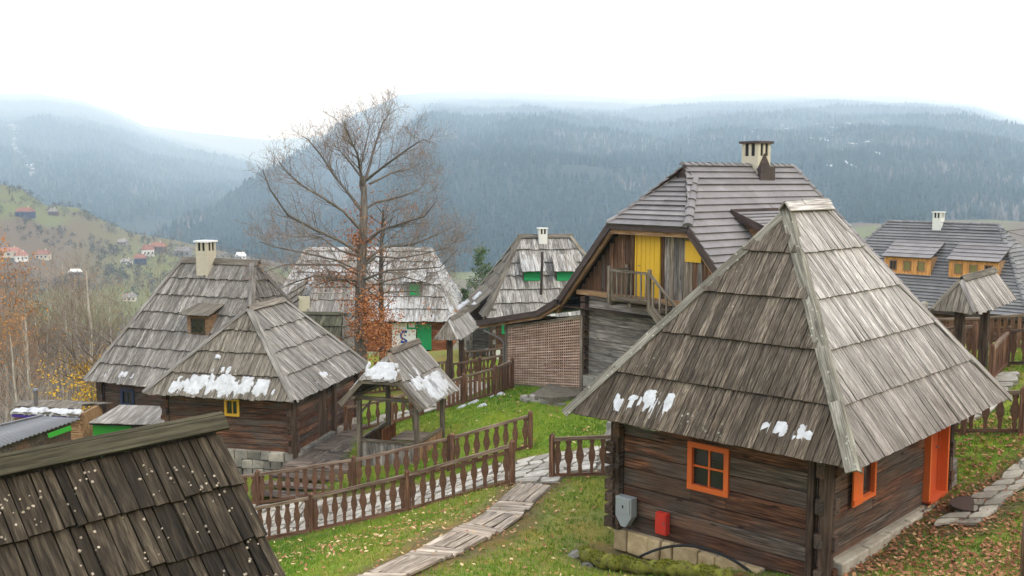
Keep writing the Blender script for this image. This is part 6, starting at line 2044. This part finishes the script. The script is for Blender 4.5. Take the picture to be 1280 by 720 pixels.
def tufts(n, xr, yr, h0, h1, w, seed, dens=None):
    rs = np.random.RandomState(seed)
    x = rs.uniform(*xr, n); y = rs.uniform(*yr, n)
    px = 640 + FPX * x / y
    k = lawn_mask(x, y) & (px > -60) & (px < 1700) & (fbm(x / 1.3, y / 1.3) * 2 + rs.rand(n) * .8 > -.05) & (rs.rand(n) > worn(x, y) * .9)
    x, y = x[k], y[k]; n = len(x)
    z = land(x, y)
    B = 4
    vs = np.zeros((n, B * 3, 3)); 
    tone = np.clip(.38 + 1.5 * fbm(x / 3.1 + 4, y / 3.1) + rs.normal(0, .15, n), 0, 1)
    for b_ in range(B):
        a = rs.uniform(0, 6.28, n); bx = x + rs.normal(0, .05, n); by = y + rs.normal(0, .05, n)
        h = rs.uniform(h0, h1, n); ln = rs.uniform(0, .8, n) * h
        dx, dy = np.cos(a) * w, np.sin(a) * w
        a2 = rs.uniform(0, 6.28, n)
        vs[:, b_ * 3] = np.stack([bx - dx, by - dy, z - .01], 1); vs[:, b_ * 3 + 1] = np.stack([bx + dx, by + dy, z - .01], 1)
        vs[:, b_ * 3 + 2] = np.stack([bx + np.cos(a2) * ln, by + np.sin(a2) * ln, z + h], 1)
    return vs.reshape(-1, 3), np.arange(n * B * 3).reshape(-1, 3), np.repeat(tone, B * 3)
v, f, rn = tufts(140000, (-9, 24), (11, 41), .03, .085, .012, 4)
np_mesh('lawn_grass', v, f, rn, 'grass_blade', label='short green and yellowish grass of the sloping lawns', cat='grass')
def leaves(n, seed, xr=(-9, 20), yr=(11, 40), more=0.0):
    rs = np.random.RandomState(seed)
    x = rs.uniform(*xr, n); y = rs.uniform(*yr, n)
    dens = fbm(x / 2.2 + 9, y / 2.2 + 2) * 2
    right = sm(5.5, 8, x) * sm(28, 22, y)
    path = seg_d(x, y, [(0.2, 23.2), (-1.5, 21.5), (-4.5, 22)]) < 1.6
    keep = rs.rand(n) < (more * (dens > -.12) + .07 + .9 * np.clip(dens, 0, 1) * .45 + 1.0 * right * (dens > -.2) + .3 * path)
    px = 640 + FPX * x / y
    keep &= (px > -40) & (px < 1600)
    keep &= ~inside_quad(x, y, [(W0.x, W0.y), (WR.x, WR.y), ((WR + cdu * 4.8).x, (WR + cdu * 4.8).y), (WL.x, WL.y)])
    x, y = x[keep], y[keep]; n = len(x)
    z = land(x, y) + rs.uniform(.03, .075, n)
    a = rs.uniform(0, 6.28, n); L = rs.uniform(.03, .065, n); W = L * rs.uniform(.4, .7, n)
    t1 = rs.uniform(-.5, .5, n); t2 = rs.uniform(-.5, .5, n)
    vs = np.zeros((n, 4, 3))
    for k, (p, q_) in enumerate(((-1, 0), (0, -1), (1, 0), (0, 1))):
        lx, ly = p * L, q_ * W
        vs[:, k, 0] = x + np.cos(a) * lx - np.sin(a) * ly; vs[:, k, 1] = y + np.sin(a) * lx + np.cos(a) * ly
        vs[:, k, 2] = z + lx * t1 + ly * t2
    rn = np.clip(rs.rand(n) * .8 + .2 * (1 - sm(5, 8, x)), 0, 1)
    return vs.reshape(-1, 3), np.arange(n * 4).reshape(-1, 4), np.repeat(rn, 4)
v, f, rn = leaves(44000, 8)
v2, f2, rn2 = leaves(9000, 18, (5.8, 13), (12.5, 25), .6)
f = np.concatenate([f, f2 + len(v)]); v = np.concatenate([v, v2]); rn = np.concatenate([rn, rn2 * .7])
np_mesh('fallen_leaves', v, f, rn, 'fallen_leaf', label='brown and tan fallen leaves scattered over the grass', cat='leaves')
# old snow on the grass by the ramp
for i, (px, py, Y, r_) in enumerate(((620, 485, 38.3, .3), (590, 497, 37.8, .2), (577, 500, 37.6, .16), (603, 507, 36.8, .16))):
    p = atY(px, py, Y)
    vs = []; n_ = 12
    for j in range(n_):
        a = 2 * math.pi * j / n_; q_ = r_ * rr(.5, 1.2); x_, y_ = p.x + math.cos(a) * q_ * 1.4, p.y + math.sin(a) * q_; vs.append(V((x_, y_, gh(x_, y_) - .02)))
    in_ = [V((p.x + (v_.x - p.x) * .6, p.y + (v_.y - p.y) * .6, v_.z + .09)) for v_ in vs]
    mb = MB(); mb.add(vs + in_, [(j, (j + 1) % n_, n_ + (j + 1) % n_, n_ + j) for j in range(n_)] + [tuple(range(n_, 2 * n_))])
    o = mb.build('snow_patch', 'snow', smooth=True)
    tag(o, ['snow patch on the grass nearest the lattice screen', 'snow patch under the middle of the ramp fence', 'snow patch under the left of the ramp fence', 'smallest snow patch, out on the grass below the ramp'][i], 'snow', 'snow patches on the grass')

# ================================================================== trees
def grow(mbs, p, d, L, r, depth, rnd, spread=.6, up=.15, kids=3, leafpts=None, minr=.006, sides=None, seg=4):
    """one bough and its smaller ones; mbs = [trunk/boughs, twigs]"""
    pts = [V(p)]; rad = [r]
    dd = V(d).normalized()
    for i in range(seg):
        dd = (dd + V((rnd.uniform(-1, 1), rnd.uniform(-1, 1), rnd.uniform(-.7, 1))) * .17 + UP * up * .25).normalized()
        pts.append(pts[-1] + dd * (L / seg)); rad.append(max(minr * .7, r * (1 - (i + 1) / seg * .72)))
    big = r > .02
    mbs[0 if big else 1].tube(pts, rad, (6 if r > .05 else 4) if big else 3, cap=False)
    if depth <= 0:
        if leafpts is not None: leafpts.append(pts[-1]); leafpts.append(pts[2])
        return
    for k in range(kids):
        f = rnd.uniform(.28, 1.0) if k else 1.0
        i = min(seg - 1, int(f * seg)); q_ = pts[i].lerp(pts[i + 1], f * seg - i) if f < 1 else pts[-1]
        a = rnd.uniform(0, 6.28); t = (pts[i + 1] - pts[i]).normalized(); o1 = t.orthogonal().normalized(); o2 = t.cross(o1)
        nd = (t * (1 - spread * .5) + (o1 * math.cos(a) + o2 * math.sin(a)) * spread * rnd.uniform(.6, 1.3) + UP * up).normalized()
        grow(mbs, q_, nd, L * rnd.uniform(.5, .8), max(minr, rad[i] * rnd.uniform(.42, .66)), depth - 1, rnd, spread, up, kids, leafpts, minr, sides, seg)
def leaf_mesh(pts, size, rnd, per, spread):
    mb = MB()
    for p in pts:
        for k in range(per):
            c = p + V((rnd.gauss(0, spread), rnd.gauss(0, spread), rnd.gauss(0, spread) - spread * .3))
            a = V((rnd.uniform(-1, 1), rnd.uniform(-1, 1), rnd.uniform(-1, .4))).normalized(); b_ = a.orthogonal().normalized()
            s_ = size * rnd.uniform(.6, 1.3)
            mb.add([c, c + a * s_ * .5 + b_ * s_ * .32, c + a * s_, c + a * s_ * .5 - b_ * s_ * .32], [(0, 1, 2, 3)], None, rnd.random())
    return mb
def big_tree():
    Y0 = 47.0
    rnd = random.Random(21)
    def pt(px, py, dy=0.0): return atY(px, py, Y0 + dy)
    base = pt(452, 470); base.z = gh(base.x, base.y)
    root = thing('bare_oak', 'tall bare tree with a few rusty leaves standing among the houses', 'tree', base)
    B, T = MB(), MB(); lp = []
    trunk = [base - UP * .2, pt(450, 400), pt(451, 355), pt(453, 310), pt(455, 265), pt(455, 235), pt(453, 220)]
    B.tube(trunk, [.33, .26, .235, .21, .17, .13, .11], 10, cap=False)
    limbs = [  # traced limbs: pixel points with depth drift, and base radius
        ([(455, 235), (450, 205), (447, 180), (436, 150), (430, 125)], .10, -.8),
        ([(455, 232), (462, 200), (470, 165), (478, 135), (488, 115)], .10, .9),
        ([(452, 222), (438, 195), (424, 170), (420, 140)], .07, .4),
        ([(458, 225), (475, 205), (500, 180), (520, 160), (530, 148)], .085, -1.2),
        ([(462, 230), (490, 212), (515, 202), (533, 188)], .07, 1.3),
        ([(455, 268), (440, 245), (418, 215), (400, 185), (385, 165), (378, 158)], .10, 1.0),
        ([(453, 290), (430, 262), (405, 243), (378, 225), (358, 205), (348, 190)], .10, -1.2),
        ([(455, 262), (470, 250), (500, 240), (525, 228), (538, 205)], .08, .5),
        ([(452, 318), (428, 300), (395, 283), (360, 262), (338, 228), (328, 200)], .12, -.7),
        ([(452, 322), (425, 310), (400, 290), (370, 287), (345, 280)], .08, 1.6),
        ([(455, 305), (475, 285), (505, 272), (530, 262), (545, 240)], .10, -.9),
        ([(453, 330), (480, 305), (515, 300), (545, 285), (570, 270)], .10, 1.2),
        ([(450, 345), (425, 328), (390, 325), (355, 322), (330, 328)], .09, .3),
        ([(450, 352), (420, 345), (395, 338), (365, 345), (345, 352)], .08, -1.6),
        ([(450, 360), (432, 345), (415, 342), (395, 345)], .10, -1.0),
        ([(453, 350), (485, 335), (520, 330), (550, 325), (572, 300)], .08, -1.5),
        ([(453, 365), (475, 350), (505, 340), (535, 345), (556, 350)], .07, .8),
        ([(453, 372), (485, 362), (520, 358), (548, 330), (575, 318)], .06, 1.4),
        ([(452, 335), (470, 318), (500, 318), (530, 310), (560, 300), (578, 282)], .07, -.4),
        ([(452, 340), (420, 322), (380, 310), (345, 300), (325, 290)], .08, -2.2),
        ([(455, 250), (450, 225), (452, 190), (460, 150), (463, 128)], .07, -.2),
    ]
    for pts, r, dz in limbs:
        n_ = len(pts); r = r * .82; pts = [(x, y + (26 if pts[-1][1] < 150 else 12) * i / (n_ - 1)) for i, (x, y) in enumerate(pts)]
        P_ = [pt(x, y, dz * 1.3 * (i / (n_ - 1)) ** .9 * 1.6) for i, (x, y) in enumerate(pts)]
        rad = [r * (1 - .8 * i / (n_ - 1)) for i in range(n_)]
        B.tube(P_, rad, 6, cap=False)
        for k in range(21):
            f = rnd.uniform(.2, .97); i = min(n_ - 2, int(f * (n_ - 1))); q_ = P_[i].lerp(P_[i + 1], f * (n_ - 1) - i)
            t = (P_[i + 1] - P_[i]).normalized()
            a = rnd.uniform(0, 6.28); o1 = t.orthogonal().normalized(); o2 = t.cross(o1)
            nd = t * .75 + (o1 * math.cos(a) + o2 * math.sin(a)) * .7 + UP * .2
            grow([B, T], q_, nd, rnd.uniform(.8, 1.7) * (1.1 - f * .55), max(.009, rad[i] * .34), 2, rnd, .75, .12, 4, lp, .0058, seg=3)
    B.build('trunk', 'bark', root, smooth=True)
    T.build('twigs', 'twig_dark', root)
    # rusty leaves that still hang low on the right side of the trunk
    low = []
    for k in range(400):
        x_ = rnd.gauss(465, 14); y_ = rnd.gauss(405, 26)
        low.append(pt(x_ + (y_ - 400) * .25, y_, rnd.gauss(-.4, .9)))
    for k in range(60): low.append(pt(rnd.gauss(418, 18), rnd.gauss(345, 5), rnd.gauss(-.6, .4)))
    for k in range(70): low.append(pt(rnd.gauss(455, 14), rnd.gauss(300, 14), rnd.gauss(0, .4)))
    for k in range(22): low.append(pt(rnd.gauss(520, 25), rnd.gauss(400, 16), rnd.gauss(-.2, .6)))
    leaf_mesh(low, .11, rnd, 11, .13).build('leaves', 'leaf_oak', root, kind='stuff')
    leaf_mesh([p for p in lp if rnd.random() < .05], .07, rnd, 2, .08).build('leaves', 'leaf_oak', root, kind='stuff')
    # the thinner tree beside it
    b2 = atY(478, 470, 48.5); b2.z = gh(b2.x, b2.y)
    root = thing('young_oak', 'thinner bare tree with rusty leaves, just right of the tall bare tree', 'tree', b2)
    B, T = MB(), MB(); lp2 = []
    P2 = [b2 - UP * .1, atY(477, 400, 48.5), atY(476, 350, 48.4), atY(477, 300, 48.6), atY(479, 262, 48.5)]
    B.tube(P2, [.15, .13, .11, .08, .04], 8, cap=False)
    for k in range(26):
        f = rnd.uniform(.3, 1); i = min(3, int(f * 4)); q_ = P2[i].lerp(P2[i + 1], f * 4 - i)
        a = rnd.uniform(0, 6.28)
        grow([B, T], q_, V((math.cos(a), math.sin(a), .55)), rnd.uniform(1.2, 2.4) * (1.2 - f * .5), .035, 2, rnd, .7, .15, 4, lp2, .006, seg=3)
    B.build('trunk', 'bark', root, smooth=True); T.build('twigs', 'twig', root)
    leaf_mesh([p for p in lp2 if rnd.random() < .35], .09, rnd, 3, .12).build('leaves', 'leaf_oak', root, kind='stuff')
big_tree()

def tree_kind(kind, seed):
    rnd = random.Random(seed)
    root = bpy.data.objects.new('tree_source', None); COL.objects.link(root); ROOTLOC[root.name] = V((0, 0, 0))
    B, T = MB(), MB(); lp = []
    if kind in ('birch', 'birch_leaf'):
        H = rnd.uniform(11, 14)
        pts = [V((0, 0, -.4))]; 
        for i in range(7): pts.append(pts[-1] + V((rnd.uniform(-.14, .14), rnd.uniform(-.14, .14), H / 7)))
        B.tube(pts, [.17, .16, .15, .13, .11, .085, .055, .025], 7, cap=False)
        for k in range(30):
            f = rnd.uniform(.3, 1); i = min(6, int(f * 7)); q_ = pts[i].lerp(pts[i + 1], f * 7 - i); a = rnd.uniform(0, 6.28)
            grow([B, T], q_, V((math.cos(a) * .7, math.sin(a) * .7, .9)), (1.15 - f) * 3.0 + .5, .032 * (1.2 - f), 2, rnd, .55, .22, 3, lp, .007, seg=3)
        bm, tm, lm = 'bark_pale', 'twig', 'leaf_orange'
    elif kind == 'spread':
        H = 3.2
        B.tube([V((0, 0, -.5)), V((.1, 0, 1.6)), V((.0, .1, H))], [.26, .22, .19], 8, cap=False)
        for k in range(11):
            a = rnd.uniform(0, 6.28)
            grow([B, T], V((0, .1, rnd.uniform(2.2, H))), V((math.cos(a), math.sin(a), rnd.uniform(.35, 1.1))), rnd.uniform(2.6, 3.9), .11, 3, rnd, .7, .2, 4, lp, .008, seg=4)
        bm, tm, lm = 'bark', 'twig_dark', 'leaf_oak'
    elif kind == 'shrub':
        for k in range(20):
            a = rnd.uniform(0, 6.28)
            grow([B, T], V((rnd.uniform(-.3, .3), rnd.uniform(-.3, .3), -.1)), V((math.cos(a) * .5, math.sin(a) * .5, 1)), rnd.uniform(1.5, 2.6), .03, 2, rnd, .6, .3, 4, lp, .006, seg=3)
        bm, tm, lm = 'bark', 'twig', 'leaf_yellow'
    elif kind == 'pine':
        H = 9.0
        B.tube([V((0, 0, -.3)), V((.05, .05, H * .5)), V((0, 0, H))], [.16, .1, .02], 7, cap=False)
        for k in range(95):
            f = rnd.uniform(.12, .98); a = rnd.uniform(0, 6.28)
            L = (1.05 - f) * 2.6 + .2
            e = V((math.cos(a) * L, math.sin(a) * L, f * H + L * .28))
            s_ = V((0, 0, f * H)); B.tube([s_, e], [.025, .01], 3, cap=False)
            for q_ in range(5): lp.append(s_.lerp(e, .35 + .16 * q_))
        bm, tm, lm = 'bark', 'twig', 'leaf_pine'
    B.build('trunk', bm, root, smooth=True)
    if T.v: T.build('twigs', tm, root)
    if kind == 'birch_leaf': leaf_mesh([p for p in lp if rnd.random() < .55], .11, rnd, 3, .16).build('leaves', lm, root, kind='stuff')
    elif kind == 'birch': leaf_mesh([p for p in lp if rnd.random() < .05], .09, rnd, 2, .1).build('leaves', lm, root, kind='stuff')
    elif kind == 'shrub': leaf_mesh([p for p in lp], .11, rnd, 3, .12).build('leaves', lm, root, kind='stuff')
    elif kind == 'pine': leaf_mesh(lp, .2, rnd, 7, .14).build('needles', lm, root, kind='stuff')
    return root
def plant(src, name, label, px, Y, scale, group, rnd, base_py=None, first=False, dz=0.0):
    x = (px - 640) / FPX * Y
    o = copy_tree(src)
    o.name = name
    o.location = (x, Y, gh(x, Y) - .1 + dz)
    o.rotation_euler = (rnd.uniform(-.05, .05), rnd.uniform(-.05, .05), rnd.uniform(0, 6.28))
    o.scale = (scale * rnd.uniform(.9, 1.1),) * 2 + (scale,)
    o['label'] = label; o['category'] = 'tree' if 'shrub' not in name else 'shrub'; o['group'] = group
    return o
rnd = random.Random(77)
K = {k: tree_kind(k.split(':')[0], i * 13 + 5) for i, k in enumerate(('birch:a', 'birch:b', 'birch:c', 'birch_leaf:a', 'birch_leaf:b', 'spread:a', 'shrub:a', 'pine:a'))}
ORD = 'first second third fourth fifth sixth seventh eighth ninth tenth eleventh twelfth thirteenth fourteenth fifteenth sixteenth seventeenth eighteenth nineteenth twentieth'.split()
ORD += ['twenty-' + o for o in ORD[:9]] + ['thirtieth'] + ['thirty-' + o for o in ORD[:9]]
gB = 'bare pale-barked trees in the wood at the left'
for i in range(34):
    px = -30 + i * 6.6 + rnd.uniform(-3, 3)
    Y = rnd.uniform(56, 92)
    plant(K[rnd.choice(('birch:a', 'birch:b', 'birch:c'))], 'birch_tree', f'bare slender pale-barked tree, {ORD[i]} from the left in the wood', px, Y, rnd.uniform(.95, 1.35) * (1 - .0026 * max(0, px)), gB, rnd)
gO = 'orange-leaved trees at the left edge'
for i, (px, Y, s_) in enumerate(((-22, 52, 1.15), (4, 58, 1.05), (22, 64, .95), (-40, 60, 1.2), (12, 50, .72))):
    plant(K['birch_leaf:a' if i % 2 else 'birch_leaf:b'], 'birch_tree', ['slender tree with orange leaves cut by the left edge', 'orange-leaved tree second from the left edge', 'orange-leaved tree nearest the bare pale trunks', 'orange-leaved tree mostly outside the left edge', 'smaller orange-leaved tree low at the left edge'][i], px, Y, s_, gO, rnd)
plant(K['spread:a'], 'bare_tree', 'bare spreading tree left of the tall-roofed house', 140, 58, 1.12, 'bare trees by the tall house', rnd)
plant(K['spread:a'], 'bare_tree', 'second bare tree close against the tall-roofed house roof edge', 172, 66, 1.0, 'bare trees by the tall house', rnd)
plant(K['shrub:a'], 'yellow_shrub', 'bright yellow shrub beside the corner of the tall-roofed house', 106, 50.5, 1.0, 'yellow shrubs', rnd, dz=.3)
plant(K['shrub:a'], 'yellow_shrub', 'taller yellow-leaved bush behind the corner of the tall-roofed house', 112, 56, .9, 'yellow shrubs', rnd, dz=2.2)
plant(K['pine:a'], 'pine_tree', 'young green pine left of the green-windowed house roof', 606, 70, .72, 'young pines', rnd, dz=1.0)
plant(K['pine:a'], 'pine_tree', 'small pine lower left of the taller young pine', 581, 72, .52, 'young pines', rnd, dz=.4)
for r_ in K.values():
    for c in list(r_.children): bpy.data.objects.remove(c)
    bpy.data.objects.remove(r_)

# ================================================================== the hamlet down in the valley
def far_house(label, px, py, d, w, h, roofc, wallc='plaster_white', ang=20, dp=None):
    # stand it where the ground of the valley side shows at this pixel
    ds = np.linspace(max(380, d - 320), d + 420, 150)
    zs = land((px - 640) / FPX * ds, ds)
    d = float(ds[np.argmin(np.abs(HOR + FPX * (CAMZ - zs) / ds - (py + 6)) + np.abs(ds - d) * .004)])
    x = (px - 640) / FPX * d
    z = gh(x, d)
    r = thing('village_house', label, 'house', (x, d, z), 'houses down in the valley')
    a, b_ = dirv(ang), dirv(ang + 90)
    dp = dp or w * .75
    O = V((x, d, z - .5))
    MB().frame(O + UP * (h / 2), a, b_, UP, w / 2, dp / 2, h / 2 + .5).build('wall', wallc, r)
    zr, e = h * .75, .5
    A, B, C_, D = O + a * (-w / 2 - e) - b_ * (dp / 2 + e) + UP * h, O + a * (w / 2 + e) - b_ * (dp / 2 + e) + UP * h, O + a * (w / 2 + e) + b_ * (dp / 2 + e) + UP * h, O + a * (-w / 2 - e) + b_ * (dp / 2 + e) + UP * h
    R0, R1 = O + a * (-w / 2 + w * .12) + UP * (h + zr), O + a * (w / 2 - w * .12) + UP * (h + zr)
    solid('roof', [[A, B, R1, R0], [B, C_, R1], [C_, D, R0, R1], [D, A, R0], [A, D, C_, B]], roofc, r)
    n_ = 3
    for i in range(n_):
        f = MB().frame(O + a * (-w / 2 + w * (i + .5) / n_) - b_ * (dp / 2 + .05) + UP * (h * .55), a, b_, UP, w * .07, .04, h * .17).build('window', 'window_dark', r)
    MB().frame(O + a * (w * .2) + UP * (h + zr * .9), a, b_, UP, .35, .35, zr * .45).build('chimney', 'plaster_cream', r)
stone('red_roof', [(0.14, 0.055, 0.035), (0.20, 0.085, 0.055), (0.25, 0.13, 0.095)], scale=.5)
stone('old_roof', [(0.10, 0.085, 0.08), (0.16, 0.14, 0.13), (0.22, 0.2, 0.19)], scale=.5)
for (lab, px, py, d, w, h, rc, wc, an) in (
    ('far valley house with wide red roof, right of the hamlet centre', 197, 308, 800, 12, 5, 'red_roof', 'board_brown', -12),
    ('far white house with red roof in the hamlet centre', 184, 314, 780, 9, 5.5, 'red_roof', 'plaster_white', 30),
    ('far dark house with red roof at the front of the hamlet', 174, 322, 740, 9, 4.5, 'red_roof', 'blue_paint', 25),
    ('far grey house at the right end of the hamlet', 228, 314, 800, 13, 5, 'old_roof', 'log_silver', 5),
    ('far grey barn above the hamlet', 153, 300, 860, 8, 3.5, 'old_roof', 'log_silver', 0),
    ('far shed with white base left of the hamlet', 157, 323, 720, 8, 2.5, 'old_roof', 'plaster_white', 0),
    ('far house with white snowy roof on the meadow', 92, 338, 560, 8, 2.8, 'white_paint', 'log_grey', 15),
    ('far house with dark gable and white front at left', 25, 318, 640, 8, 4, 'red_roof', 'plaster_white', 40),
    ('far pink-roofed house at the left edge', 12, 314, 680, 14, 4, 'red_roof', 'plaster_cream', 10),
    ('far pale barn right of the left-edge houses', 53, 316, 680, 9, 4, 'red_roof', 'plaster_cream', 0),
    ('far tiny dark house high on the left meadow hill', 33, 264, 930, 13, 5, 'red_roof', 'blue_paint', 0),
    ('far tiny brown shed beside the house on the left meadow hill', 68, 263, 930, 7, 4, 'old_roof', 'log_grey', 0),
    ('far grey-roofed house just left of the tall-roofed house', 159, 370, 430, 8, 3, 'old_roof', 'plaster_cream', 12),
    ('far pink house above the tall bare tree foot at left', 300, 318, 840, 9, 4, 'white_paint', 'plaster_white', 12)):
    far_house(lab, px, py, d, w, h, rc, wc, an)
